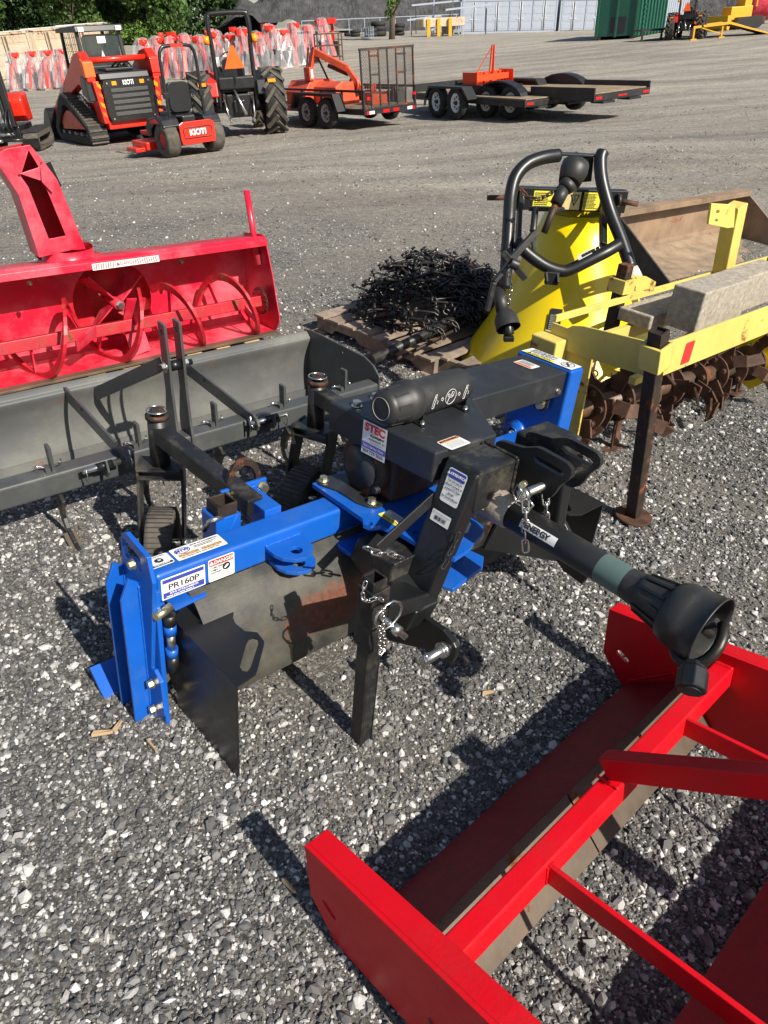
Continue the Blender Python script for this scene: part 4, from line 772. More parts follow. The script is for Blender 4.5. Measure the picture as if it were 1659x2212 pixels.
for k in range(-3, 5):
    u = .062+.3275*k
    if u < -.9: continue
    MB().bar((u, .040, .40), (u, .040, .19), .012, .040, (0, 1, 0)).build('shank_top', m_gray, gr, .001)
    cv = [(.0, .20), (.035, .14), (.045, .09), (.02, .045), (-.04, .012), (-.075, .0)]
    sm = MB(); pts = [Vector((u, .0+v, w)) for v, w in cv]
    for i in range(len(pts)-1): sm.bar(pts[i], pts[i+1]+(pts[i+1]-pts[i]).normalized()*.004, .014, .040 if i < 4 else .034, (0, 1, .5) if i < 2 else (0, .5, 1))
    so_ = sm.build('shank', m_blackw, gr, .001)
    MB().bar((u, .012, .035), (u, -.085, -.012), .046, .014, (0, .2, 1)).build('shank_point', m_steel, so_, .001)
    MB().box((u-.028, .02, .302), (u-.010, .06, .318)).build('shank_clamp', m_gray, gr, .001)
    MB().tube([(u-.06, .045, .322), (u-.045, .045, .326), (u-.02, .045, .31), (u+.03, .045, .315)], .005, 6).tube([(u+.028, .03, .33), (u+.034, .045, .315), (u+.04, .06, .325)], .003, 5).build('shank_pin', m_zinc, gr)
    for w in (.38, .345): MB().cyl((u-.0065, .040, w), (u-.0062, .040, w), .006, 10).build('pin_hole', m_lblk, gr)
# ------------------------------------------------------------ RED SNOW BLOWER on a pallet
SB = Fn(Wn(*R4(1500, 1040), .10), 39)
sn_ = thing('snow_blower', 'worn crimson tractor snow blower with tall chute and spiral auger, sitting on a pale pallet', 'snow blower', SB, (-.9, .2, 0))
SL = -2.9
MB().prism('u', [(.0, .0), (-.045, .07), (-.045, .11), (.02, .35), (.09, .545), (.13, .55), (.33, .52), (.38, .0), (.05, -.01)], 0, .007).build('side_panel', m_snow, sn_, .002)
MB().prism('u', [(.055, .50), (.06, .535), (.10, .545), (.34, .50), (.34, .494), (.10, .530), (.075, .50)], SL, 0).build('top_panel', m_snow, sn_, .002)
bw = MB(); fcx, fcw, fr_ = -.86, .235, .225
bw.prism('v', [(SL, .015), (0, .015), (0, .50), (SL, .50)], 0.332, .338, [circ((fcx, fcw), fr_, 36)]); bw.build('back_panel', m_snow, sn_)
MB().prism('u', [(-.01, .0), (.28, -.005), (.338, .03), (.338, .015), (.29, -.018), (-.01, -.012)], SL, 0).build('floor_panel', m_snow, sn_)
MB().bar((SL, -.015, -.002), (0, -.015, -.002), .05, .012).build('cutting_edge', m_steel, sn_, .001)
MB().lathe([(0, fr_), (.17, fr_), (.17, .02)], (fcx, .333, fcw), (0, 1, 0), 36).build('fan_housing', m_snowr, sn_)
for k in range(4):
    an = k*math.pi/2+.9; d = Vector((math.cos(an), 0, math.sin(an))); e = Vector((-math.sin(an), 0, math.cos(an))); c = Vector((fcx, .37, fcw))
    f_ = MB(); f_.add([c+d*.03-e*.02+Vector((0, -.10, 0)), c+d*.205-e*.05+Vector((0, -.09, 0)), c+d*.205+Vector((0, .05, 0)), c+d*.03+Vector((0, .05, 0))], [(0, 1, 2, 3)]); f_.v += [tuple(Vector(p)+e*.008) for p in f_.v[:4]]; f_.f += [(7, 6, 5, 4), (0, 4, 5, 1), (1, 5, 6, 2), (2, 6, 7, 3), (3, 7, 4, 0)]; f_.sm += [False]*5; f_.build('fan_blade', m_snow, sn_, .001)
MB().cyl((fcx, .24, fcw), (fcx, .45, fcw), .028).build('fan_hub', m_snow, sn_); MB().hexb((fcx, .24, fcw), (0, -1, 0), .02, .016).build('bolt', m_zinc, sn_)
AV, AW = .095, .170
MB().bar((SL, AV, AW), (-.035, AV, AW), .062, .062, (0, .25, 1)).build('auger_shaft', m_snowr, sn_, .004)
def ribbon(u0, u1, turns, ph, r0=.155, r1=.194, name='auger_flight'):
    rb = MB(); N_ = int(28*abs(turns)); vs = []
    for i in range(N_+1):
        t = i/N_; an = ph+turns*2*math.pi*t; u = u0+(u1-u0)*t
        for r, du in ((r0, -.009), (r1, -.009), (r1, .009), (r0, .009)): vs.append((u+du, AV+r*math.cos(an), AW+r*math.sin(an)))
    fs = []
    for i in range(N_):
        for j in range(4): fs.append((4*i+j, 4*i+(j+1) % 4, 4*i+4+(j+1) % 4, 4*i+4+j))
    rb.add(vs, fs); fo = rb.build(name, m_snowr, sn_)
    nt_ = max(2, int(abs(turns)*2.6))
    for k in range(nt_):
        t = (k+.3)/nt_; an = ph+turns*2*math.pi*t; u = u0+(u1-u0)*t
        MB().bar((u, AV+.028*math.cos(an), AW+.028*math.sin(an)), (u, AV+.165*math.cos(an), AW+.165*math.sin(an)), .035, .008, (1, 0, 0)).build('flight_arm', m_snow, fo)
ribbon(-.68, -.06, 1.72, .88); ribbon(-.80, -1.72, 2.3, 1.57); ribbon(-1.95, -2.7, 1.5, 1.0)
for an in (1.9, 4.6): MB().bar((fcx, AV+.03*math.cos(an), AW+.03*math.sin(an)), (fcx+.02, AV+.165*math.cos(an), AW+.165*math.sin(an)), .11, .012, (0, -math.sin(an), math.cos(an))).build('auger_paddle', m_snow, sn_, .002)
MB().bar((fcx-.22, AV-.045, AW+.02), (fcx-.36, AV-.13, AW-.01), .07, .012, (0, 1, .3)).build('auger_paddle', m_snow, sn_, .002)
sp = MB().cyl((-.05, AV, AW), (-.035, AV, AW), .068, 24)
for k in range(26): an = k*2*math.pi/26; sp.box((-.05, AV+.07*math.cos(an)-.005, AW+.07*math.sin(an)-.005), (-.036, AV+.07*math.cos(an)+.005, AW+.07*math.sin(an)+.005))
sp.build('chain_sprocket', m_snowr, sn_)
chainlinks(MB(), [(-.043, AV+.075*math.cos(t), AW+.075*math.sin(t)) for t in np.linspace(0, 6.2, 30)], .018, .003, .006).build('drive_chain', m_rustd, sn_)
pt = RK.G((0, 0, 0)); p0 = SB.L(*R4(1400, 540), u=-.02); p1 = SB.L(*R4(1342, 275), u=-.02)
MB().cyl((-.02, p0[1], p0[2]-.15), (-.02, p1[1], p1[2]), .0185, 16).build('depth_marker_pipe', m_snow, sn_)
# danger strip
ds = Card((-1.04, .0535, .497), (1, 0, 0), (0, .13, 1), .36, .032, m_white, sn_, r=.001, name='danger_decal', lift=.002)
for k in range(9): ds.patch([(.004+k*.0125, .003), (.009+k*.0125, .003), (.013+k*.0125, .029), (.008+k*.0125, .029)], m_lred); ds.patch([(.242+k*.0125, .003), (.247+k*.0125, .003), (.243+k*.0125, .029), (.238+k*.0125, .029)], m_lred)
ds.txt('\u25B2DANGER', .180, .016, .024, m_lred, .0002, 'CENTER', wx=.95)
for u in (-.55, -1.35): MB().hexb((u, .07, .475), (0, -1, 0), .010, .012).build('bolt', m_rustd, sn_)
# chute
cx, cv = -1.09, .24
MB().lathe([(-.005, .15), (.01, .15), (.012, .128), (.075, .128)], (cx, cv, .505), (0, 0, 1), 28).build('chute_ring', m_snow, sn_)
for k in range(5): an = k*1.2; MB().box((cx+.148*math.cos(an)-.02, cv+.148*math.sin(an)-.02, .515), (cx+.148*math.cos(an)+.02, cv+.148*math.sin(an)+.02, .53)).build('ring_clamp', m_snowr, sn_, .001)
ol = pp(SB, 'v', .16, [(212, 640), (100, 300), (0, 150), (-40, 90), (30, 50), (162, 28), (232, 110), (310, 218), (345, 300), (465, 595), (385, 600)], R4)
oh = pp(SB, 'v', .16, [(265, 540), (152, 255), (105, 190), (118, 150), (160, 40), (200, 100), (238, 235), (357, 522)], R4)
MB().prism('v', ol, .155, .161, [oh]).build('chute_front', m_snow, sn_, .001)
sd_ = MB(); n = len(ol)
for i in range(n):
    a = ol[i]; b = ol[(i+1) % n]
    if i in (3, 4, 9, 10): continue
    sd_.add([(a[0], .16, a[1]), (b[0], .16, b[1]), (b[0]+.02, .36, b[1]-.02), (a[0]+.02, .36, a[1]-.02)], [(0, 1, 2, 3)])
sd_.build('chute_side', m_snow, sn_)
MB().add([(p[0]+.02, .355, p[1]-.02) for p in ol], [tuple(range(n))]).build('chute_back', m_snowr, sn_)
dfl = pp(SB, 'v', .13, [(105, 190), (160, 32), (238, 120), (312, 215), (290, 292), (232, 232), (225, 150)], R4)
MB().prism('v', dfl[:2]+dfl[2:], .140, .146, [pp(SB, 'v', .13, [(120, 190), (160, 60), (215, 150), (225, 225)], R4)]).build('chute_deflector', m_snow, sn_, .001)
MB().bar(SB.L(*R4(255, 120), v=.24), SB.L(*R4(320, 260), v=.24), .012, .03).build('deflector_arm', m_blackc, sn_, .002)
mo = MB().tube([SB.L(*R4(*p), v=.30) for p in ((465, 600), (520, 620), (570, 650), (600, 660))], .012, 8); mo.build('rotator_rod', m_blackw, sn_); MB().box(SB.L(*R4(580, 630), v=.28), Vector(SB.L(*R4(615, 670), v=.28))+Vector((0, .03, 0))).build('rotator_bracket', m_snow, sn_, .002)
# ------------------------------------------------------------ pallets
def pallet(fr, L_, Wd, label, mt, nb=7, group=None, name='pallet', missing=()):
    t = thing(name, label, 'pallet', fr, group=group)
    for k in range(3):
        y = .02+(Wd-.08)*k/2; s = MB(); s.prism('v', [(0, .012), (.14, .012), (.17, .045), (.36, .045), (.40, .012), (L_-.40, .012), (L_-.36, .045), (L_-.17, .045), (L_-.14, .012), (L_, .012), (L_, .100), (0, .100)], y, y+.038); s.build('stringer', mt, t, .002)
    for k in range(nb):
        if k in missing: continue
        x = .0+(L_-.09)*k/(nb-1); w_ = random.uniform(.085, .10); dy = random.uniform(-.01, .01); s = MB(); s.box((x, dy-.01, .101), (x+w_, Wd+dy+.01, .117)); s.build('deck_board', mt, t, .0015)
    for k in (0, 2, 4): x = (L_-.09)*k/4; s = MB(); s.box((x, 0, 0), (x+.09, Wd, .0115)); s.build('bottom_board', mt, t)
    return t
Gp = 'wooden pallets on the gravel'
PA = Wn(680, 714, 0); p2_ = Wn(905, 806, 0); azp = math.degrees(math.atan2(p2_[1]-PA[1], p2_[0]-PA[0]))
PFA = Fn(PA, azp); pallet(PFA, 1.02, 1.18, 'grey weathered pallet under the heap of black chain', m_wood, 8, Gp)
PFB = Fn(Wn(938, 806, 0), azp+3); pallet(PFB, 1.05, 1.15, 'grey weathered pallet under the yellow spreader cone', m_wood, 7, Gp)
PS = Fn(SB.G((-1.75, -.09, -.135)), 39); pallet(PS, 1.6, .5, 'clean pale pallet carrying the crimson snow blower', m_woodn, 9, Gp)
# ------------------------------------------------------------ chain harrow
hc = Wn(950, 665, .12); HF = Fn(hc+np.array([0, -.10, 0]), 20)
hrw = thing('chain_harrow', 'tangled heap of black chain harrow piled on a grey pallet', 'chain harrow', HF)
hm = MB(); 
for k in range(430):
    a = random.uniform(0, 6.283); rr = math.sqrt(random.random()); x = .56*rr*math.cos(a); y = .42*rr*math.sin(a)
    zt = .33*(1-rr**2.4)**.75*(1+.12*math.sin(5*x+3)+.08*math.sin(11*y)); z = zt*random.uniform(.55, 1.02) if k > 200 else zt*random.uniform(.92, 1.04)
    th = random.uniform(0, 6.283); d = Vector((math.cos(th), math.sin(th), random.uniform(-.3, .2))).normalized(); sd2 = d.cross(Vector((0, 0, 1))).normalized(); up = sd2.cross(d)
    l = random.uniform(.055, .12); c = Vector((x, y, max(z, .01))); r = .0075; hk = .019
    path = [c-d*l+sd2*hk*.2+up*hk, c-d*(l+hk)+sd2*hk*.6, c-d*(l+hk*.6)-sd2*hk*.2-up*hk*.6, c-d*l*.8, c+d*l*.8, c+d*(l+hk*.6)+sd2*hk*.3-up*hk*.5, c+d*(l+hk)-sd2*hk*.4, c+d*l-sd2*hk*.3+up*hk]
    path = [Vector((p.x, p.y, max(p.z, .006))) for p in path]; hm.tube(path, r, 6)
for k in range(120):
    a = random.uniform(0, 6.283); rr = math.sqrt(random.random()); x = .56*rr*math.cos(a); y = .42*rr*math.sin(a); z = .33*(1-rr**2.4)**.75*random.uniform(.9, 1.05)+.01
    d = Vector((random.uniform(-1, 1), random.uniform(-1, 1), random.uniform(-.5, .5))).normalized(); e = d.orthogonal().normalized()
    hm.tube([Vector((x, y, z))+d*.026*math.cos(t)+e*.018*math.sin(t) for t in np.linspace(0, 5.6, 9)], .0065, 6, closed=True)
hm.build('chain_mesh', m_chain, hrw)
a = Wn(803, 778, .14); b = Wn(1030, 668, .22); inv = lambda p: Vector(HF.M@(np.array(p)-HF.O))
MB().tube([inv(a), inv(b)], .028, 16).tube([inv(a)+(inv(a)-inv(b)).normalized()*.001, inv(a)+(inv(b)-inv(a)).normalized()*.01], .022, 14).build('drawbar_pipe', m_blackw, hrw)
MB().tube([inv(a)+Vector((.10, -.05, .0)), inv(b)+Vector((.02, -.05, -.03))], .010, 8).build('drawbar_rod', m_rustd, hrw)
cm = MB(); ia, ib = inv(a), inv(b)
for q in (.52, .66, .80):
    c = ia.lerp(ib, q); pts = [c+Vector((.0+.05*math.cos(t), .02*t-.08, .045*math.sin(t))) for t in np.linspace(0, 7, 14)]; chainlinks(cm, pts, .045, .005, .012)
cm.build('wrapped_chain', m_chain, hrw)
# ------------------------------------------------------------ yellow cone spreader
D0 = 4.15; cb_ = WD(1213, 778, D0); ctp = WD(1249, 505, D0); SF = Fn((ctp[0]*.15+cb_[0]*.85, D0, cb_[2]), 0, k=0)
spr = thing('cone_spreader', 'yellow cone spreader standing upside down on its wide rim, black tube frame on top', 'spreader', SF)
s0 = SF.O; hgt = ctp[2]-cb_[2]; tl = Vector(((ctp[0]-cb_[0])/hgt, 0, 1)).normalized()
ck = 1.03
pf = [(-.02, .580), (.0, .592), (.02, .586), (.05, .565), (.11, .535), (.23, .458), (.43, .362), (.70, .245), (.86, .185), (.865, .17), (.70, .235), (.43, .352), (.23, .448), (.11, .525), (.0, .578)]
MB().lathe([(a, b*ck) for a, b in pf], (0, 0, 0), tl, 72).build('hopper_cone', m_yel, spr)
def SW(x, y, D): p = WD(*R5(x, y), D); return Vector(p-SF.O)
MB().tube(curve([SW(985, 650, 3.55), SW(990, 520, 3.6), SW(1000, 350, 3.68), (SW(1008, 240, 3.72)), SW(1030, 160, 3.76), SW(1080, 105, 3.8), SW(1150, 78, 3.84), SW(1215, 68, 3.88)]), .031, 16).build('frame_tube', m_blackc, spr)
MB().tube(curve([SW(1408, 55, 3.88), SW(1398, 90, 3.86), SW(1405, 180, 3.82), SW(1440, 310, 3.76), SW(1490, 440, 3.68), SW(1530, 560, 3.6)]), .031, 16).build('frame_tube', m_blackc, spr)
MB().tube(curve([SW(1030, 440, 3.62), SW(1075, 490, 3.60), SW(1150, 545, 3.58), SW(1215, 570, 3.57), SW(1260, 568, 3.57), SW(1340, 530, 3.58), (SW(1420, 490, 3.60)), SW(1480, 455, 3.64)]), .030, 16).build('frame_tube', m_blackc, spr)
MB().tube([SW(1530, 560, 3.6), SW(1545, 600, 3.58), SW(1560, 650, 3.56)], [.034, .040, .036], 14).build('tube_wrap', mat('torn white wrap', (.55, .48, .42), .5, var=.5, scale=25, bump=1), spr)
MB().bar(SW(1050, 225, 3.9), SW(1040, 440, 3.66), .02, .04, (0, 1, 0)).build('frame_strut', m_blackc, spr, .002); MB().bar(SW(1410, 290, 3.9), SW(1410, 460, 3.64), .03, .03, (0, 1, 0)).build('frame_strut', m_blackc, spr, .002)
MB().bar(SW(985, 250, 3.93), SW(1505, 268, 3.93), .06, .105).build('cross_beam', m_blackc, spr, .003)
for (x0, y0, x1, y1) in ((905, 253, 985, 252), (1490, 268, 1560, 281)): MB().cyl(SW(x0, y0, 3.9), SW(x1, y1, 3.9), .013).build('hitch_pin', m_rust, spr)
for x, y in ((1470, 265), (1050, 258)): MB().cyl(SW(x, y, 3.88), SW(x+14, y, 3.88), .03).build('pin_collar', m_blackw, spr)
MB().prism('w', [(-.17, -.14), (.17, -.14), (.17, .2), (-.17, .2)], .955, .963).xf(Matrix.Translation((tl.x*.9, 0, -.02))).build('gearbox_plate', m_blackc, spr, .002)
MB().bar(SW(1205, 60, 3.9), SW(1420, 72, 3.9), .06, .012).bar(SW(1345, 75, 3.9), SW(1335, 180, 3.92), .03, .05, (1, 0, 0)).bar(SW(1290, 65, 3.92), SW(1285, 130, 3.95), .05, .03, (1, 0, 0)).build('top_link_bracket', m_blackc, spr, .003)
def lab(x0, y0, w, h, mt, D, xd=(1, 0, 0.0), yd=(0, -.0, 1), name='warning_label'): return Card(SW(x0, y0, D), xd, yd, w, h, mt, spr, r=.002, name=name, lift=0)
bx0 = SW(985, 250, 3.93); bx1 = SW(1505, 268, 3.93); bd = (bx1-bx0).normalized(); fy = -.0325
def bl_(t, w, mt, s_=.043): return Card(bx0+bd*t+Vector((0, fy, -s_)), bd, (0, 0, 1), w, .084, mt, spr, r=.002, name='warning_label', lift=0)
L1 = bl_(.135, .10, m_lyel); L1.lines(.005, .095, .078, .006, 8, m_lblk); L2 = bl_(.285, .105, m_lor if False else mat('label sand', (.62, .50, .22), .5, bump=0, var=.03)); L3 = bl_(.375, .10, m_lyel); L3.lines(.005, .09, .078, .006, 11, m_lblk)
L2.patch([(.035, .072), (.085, .072), (.06, .015)], m_lblk, name='warning_symbol'); L2.patch([(.044, .067), (.076, .067), (.06, .028)], MATS['label sand'], name='warning_symbol', lift=.0012); L2.txt('i', .06, .052, .035, m_lblk, .001, 'CENTER', lift=.002)
# shafts hanging on the frame
MB().tube([SW(1290, 108, 3.62), SW(1283, 135, 3.6), SW(1262, 190, 3.56)], [.062, .064, .050], 22).build('shaft_guard', m_plastic, spr); MB().tube([SW(1262, 190, 3.56), SW(1240, 215, 3.55)], [.048, .034], 18).build('shaft_guard', m_plastic, spr)
MB().tube([SW(1240, 212, 3.55), SW(1205, 280, 3.52)], .030, 16).build('shaft_tube', m_plastic, spr); MB().tube([SW(1205, 275, 3.52), SW(1153, 405, 3.48)], .016, 8).build('inner_shaft', m_rustd, spr)
chainlinks(MB(), [SW(*p, 3.55) for p in ((1055, 220), (1080, 250), (1130, 262), (1180, 235), (1230, 200))], .03, .003, .008).build('guard_chain', m_rustd, spr)
MB().bar(SW(1085, 300, 3.62), SW(1240, 303, 3.62), .03, .018).cyl(SW(1115, 300, 3.6), SW(1105, 400, 3.52), .016).bar(SW(1105, 400, 3.52), SW(1110, 480, 3.5), .03, .02, (1, 0, 0)).build('adjuster_bracket', m_blackw, spr, .002)
MB().bar(SW(1120, 400, 3.5), SW(1000, 530, 3.45), .03, .03, (0, 1, 0)).bar(SW(1000, 540, 3.45), SW(935, 620, 3.42), .02, .04, (0, 1, 0)).bar(SW(935, 620, 3.42), SW(905, 745, 3.4), .02, .05, (0, 1, 0)).build('control_lever', m_blackw, spr, .003)
MB().bar(SW(975, 490, 3.42), SW(1070, 605, 3.42), .03, .03, (0, 1, 0)).cyl(SW(1005, 535, 3.4), SW(1040, 550, 3.4), .024).build('lever_bracket', m_blackw, spr, .003)
MB().tube([SW(955, 650, 3.5), SW(975, 760, 3.42)], .032, 16).build('shaft_tube', m_plastic, spr); MB().tube([SW(972, 750, 3.42), SW(985, 775, 3.40), SW(998, 822, 3.36)], [.036, .056, .060], 22, caps=False).build('shaft_guard', m_plastic, spr)
MB().tube([SW(975, 760, 3.42), SW(995, 810, 3.38), SW(1000, 850, 3.36)], .026, 12).box(tuple(SW(975, 850, 3.36)), tuple(SW(1022, 882, 3.33))).build('joint_yoke', m_blackc, spr, .004)
chainlinks(MB(), [SW(*p, 3.46) for p in ((1000, 590), (1010, 640), (1000, 700), (995, 740))], .03, .003, .008).build('guard_chain', m_zinc, spr)
MB().bar(SW(1160, 580, 3.53), SW(1165, 622, 3.50), .03, .01, (1, 0, 0)).bar(SW(1210, 585, 3.53), SW(1212, 626, 3.50), .03, .01, (1, 0, 0)).bar(SW(1160, 600, 3.53), SW(1215, 605, 3.53), .03, .06).build('frame_clevis', m_blackc, spr, .002)
bt = SW(1303, 525, 3.54); bt2 = SW(1362, 494, 3.54); tg = Card(bt, bt2-bt, (0, -.3, 1), (bt2-bt).length, .030, m_white, spr, r=.002, name='barcode_tag', lift=.002); tg.lines(.02, .13, .024, .006, 1, m_lblk, .45)
def cone_label(z, ang, w, h, mt, name, fn=None):
    r = np.interp(z, [.0, .11, .23, .43, .70], [.586, .536, .459, .363, .246])+.018; r2 = np.interp(z+h, [.0, .11, .23, .43, .70], [.586, .536, .459, .363, .246])+.016
    m_ = MB(); n = 8
    for i in range(n+1):
        an = ang+(i/n-.5)*w/r; m_.v += [(r*math.sin(an)+tl.x*z, -r*math.cos(an), z), (r2*math.sin(an)+tl.x*(z+h), -r2*math.cos(an), z+h)]
    m_.f = [(2*i, 2*i+2, 2*i+3, 2*i+1) for i in range(n)]; m_.sm = [True]*n; o = m_.build(name, mt, spr)
    c = Vector((math.sin(ang)*(r+r2)/2+tl.x*(z+h/2), -math.cos(ang)*(r+r2)/2, z+h/2)); xd = Vector((math.cos(ang), math.sin(ang), 0)); yd = Vector((math.sin(ang)*(r2-r), -math.cos(ang)*(r2-r), h)).normalized(); return o, c, xd, yd
o, c, xd, yd = cone_label(.27, -.42, .075, .165, m_lblk, 'warning_label'); k_ = Card(c-xd*.03-yd*.07, xd, yd, .06, .14, m_lblk, spr, r=.001, name='warning_label', lift=.006); k_.lines(.004, .056, .13, .03, 10, m_lgry); k_.txt('WARNING', .03, .016, .012, m_lyel, 0, 'CENTER')
o, c, xd, yd = cone_label(.055, -.36, .085, .19, m_lblk, 'operating_label'); k_ = Card(c-xd*.036-yd*.08, xd, yd, .072, .16, m_lblk, spr, r=.001, name='operating_label', lift=.008); k_.lines(.004, .068, .15, .075, 8, m_lgry); k_.rect(.004, .008, .068, .066, m_white); k_.patch([(.012, .02), (.03, .02), (.034, .04), (.026, .06), (.012, .05)], m_lblk, lift=.0015)
o, c, xd, yd = cone_label(.075, -.08, .19, .13, mat('label tan', (.70, .48, .20), .45, bump=0, var=.03), 'brand_label')
text('ONDINI', .052, c+xd*.012-Vector((math.sin(-.08), -math.cos(-.08), 0))*0, -xd, -yd, m_lblk, o, align='CENTER', bold=.002, lift=.012)
# ------------------------------------------------------------ yellow rotary tiller with concrete blocks
TF = Fn(Wn(*R6(620, 2110), 0), 39.5)
tl_ = thing('rotary_tiller', 'faded yellow rusty rotary tiller frame with brown tines, concrete blocks lying on it', 'tiller', TF, (.5, .3, 0))
MB().box((-.12, -.006, .682), (2.6, .006, .815)).box((-.12, .006, .682), (2.6, .05, .690)).build('front_beam', m_tyel, tl_, .002)
MB().box((-.12, .50, .735), (2.6, .512, .765)).build('rear_beam', m_tyel, tl_, .002)
MB().prism('u', [(.0, .67), (.0, .80), (.36, .765), (.41, .752), (.43, .735), (.51, .735), (.51, .645), (.36, .645)], -.132, -.122).build('side_plate', m_tyel, tl_, .002)
MB().box((-.20, .42, .40), (-.12, .55, .69)).build('gear_case', m_tyel, tl_, .006)
MB().prism('u', [(.55, .69), (.30, .69), (.28, .20), (.42, .18), (.55, .40)], -.118, -.108).build('side_plate', m_tyel, tl_, .002)
MB().prism('u', [(.26, .40), (.44, .44), (.50, .34), (.46, .10), (.34, .04), (.24, .14)], 1.70, 1.712).build('side_plate', m_yel, tl_, .003)
MB().lathe([(0, .05), (.02, .05), (.02, 0)], (1.70, .35, .22), (-1, 0, 0), 20).build('bearing_cap', m_yel, tl_)
for a_, b_ in (((.10, .0), 0), ((-.05, .09), 0), ((-.05, -.09), 0)): MB().hexb((1.70, .35+a_[1], .22+a_[0]), (-1, 0, 0), .016, .014).build('bolt', m_rustd, tl_)
lb = Vector((.0, .0, .008)); lt = Vector((-.215, .0, .865))
MB().bar(lb, lt, .052, .052, (0, 1, 0)).build('support_leg', m_rustd, tl_, .004); MB().hollow(lb.lerp(lt, .9), lt+(lt-lb)*.012, .0525, .006, (0, 1, 0)).build('leg_mouth', m_rustd, tl_)
MB().hollow(lb.lerp(lt, .845), lb.lerp(lt, .955), .085, .012, (0, 1, 0)).build('leg_sleeve', m_tyel, tl_, .003); MB().box((-.16, -.004, .70), (-.11, .02, .81)).build('sleeve_bracket', m_tyel, tl_, .002)
MB().cyl((0, 0, .0), (0, 0, .012), .078, 28).build('leg_foot', m_rust, tl_, .002)
MB().bar((.36, .53, .55), (.36, .53, .90), .05, .05, (0, 1, 0)).build('support_leg', m_rustd, tl_, .003); MB().hollow((.36, .53, .78), (.36, .53, .84), .085, .012, (0, 1, 0)).build('leg_sleeve', m_tyel, tl_, .002)
MB().prism('v', [(.40, .72), (.40, .84), (.62, .80), (.72, .76), (.72, .72)], .565, .575).build('hitch_plate', m_tyel, tl_, .002)
# rotor with L tines
ra = Vector((-.10, .35, .39)); rb_ = Vector((1.70, .35, .22)); rd = (rb_-ra).normalized(); MB().cyl(ra, rb_, .042, 20).build('rotor_shaft', mat('worn shaft steel', (.10, .085, .06), .5, .4, var=.3, dirt=(.12, .05, .02), dirt_amt=.6, dscale=8, rust=.4, rscale=6), tl_)
rx = rd.orthogonal().normalized(); ry = rd.cross(rx)
for k in range(8):
    c = ra+rd*(.10+k*.225); bo = MB().cyl(c, c+rd*.014, .10, 28)
    for j in range(6): an = j*math.pi/3+k; q = c+rx*math.cos(an)*.078+ry*math.sin(an)*.078; bo.hexb(q, -rd, .013, .012)
    bo.build('tine_flange', m_rust, tl_, .002)
    for j in range(4):
        an = j*math.pi/2+k*.55+.3; s = 1 if j % 2 else -1
        d = rx*math.cos(an)+ry*math.sin(an); e = -rx*math.sin(an)+ry*math.cos(an); b0 = c+rd*.016*s
        t_ = MB(); pts = [(b0+d*.05, .07), (b0+d*.13+e*.01, .065), (b0+d*.185+e*.04+rd*.015*s, .055)]
        for i in range(2): t_.bar(pts[i][0], pts[i+1][0], .012, .06, e)
        t_.bar(pts[2][0]-d*.02, pts[2][0]+rd*s*.09+d*.035+e*.02, .06, .010, d); t_.build('tine', m_rust, tl_, .001)
for u, v in ((.468, .424), (1.70, .40)): MB().box((u-.09, v-.03, .0), (u+.05, v+.03, .010)).build('skid_foot', m_rust, tl_, .002); MB().bar((u, v, .01), (u-.01, v+.02, .30), .06, .012, (0, 1, 0)).build('skid_leg', m_rust, tl_, .002)
MB().bar((-.10, .30, .0), (-.10, .28, .22), .07, .012, (1, 0, 0)).build('skid_leg', m_rust, tl_, .002)
mb0 = Vector(TF.L(*R6(1172, 660), v=.47)); mt0 = Vector(TF.L(*R6(1262, 165), v=.47)); MB().bar(mb0-Vector((0, 0, .06)), mt0, .085, .075, (0, 1, 0)).build('mast', m_tyel, tl_, .005)
MB().prism('v', pp(TF, 'v', .44, [(1090, 155), (1240, 165), (1230, 305), (1190, 310), (1072, 285)], R6), .425, .437, [pp(TF, 'v', .44, circ((1128, 208), 13, 10), R6), pp(TF, 'v', .44, circ((1120, 262), 11, 10), R6)]).build('mast_lug', m_tyel, tl_, .002)
MB().prism('v', pp(TF, 'v', .44, [(1130, 620), (1150, 560), (1090, 665), (1130, 665)], R6)[:0]+pp(TF, 'v', .5, [(1085, 672), (1150, 560), (1150, 672)], R6), .495, .505).build('mast_gusset', m_tyel, tl_, .002)
rf = Card((.00, -.0062, .700), (1, 0, 0), (0, 0, 1), .062, .088, m_lred, tl_, r=.008, name='reflector', lift=.002)
Gb = 'concrete blocks on the yellow tiller'
def block(a, b, label, rz=0):
    t = MB().box(a, b); fr = Fr(TF.G(((a[0]+b[0])/2, (a[1]+b[1])/2, a[2])), TF.M); 
    tt = MB().box((-(b[0]-a[0])/2, -(b[1]-a[1])/2, 0), ((b[0]-a[0])/2, (b[1]-a[1])/2, b[2]-a[2])); tt.xf(Matrix.Rotation(rad(rz), 4, 'Z'))
    o = tt.build('concrete_block', m_conc, None, .006); o.matrix_world = fr.mat(); tag(o, label, 'concrete block', Gb)
MB().box((-.1, .10, .60), (2.2, .13, .63)).box((-.1, .42, .60), (2.2, .45, .66)).build('frame_rail', m_tyel, tl_, .002)
block((.335, .335, .665), (.735, .50, .725), 'flat concrete block lying low at the near left end of the tiller')
block((.365, .145, .70), (.765, .29, .875), 'first upright concrete block behind the red reflector on the tiller', 0)
block((.805, .185, .70), (1.195, .315, .865), 'second upright concrete block along the yellow tiller beam', 1)
block((1.225, .16, .70), (1.62, .30, .875), 'third upright concrete block along the tiller beam, at the photo edge', -1)
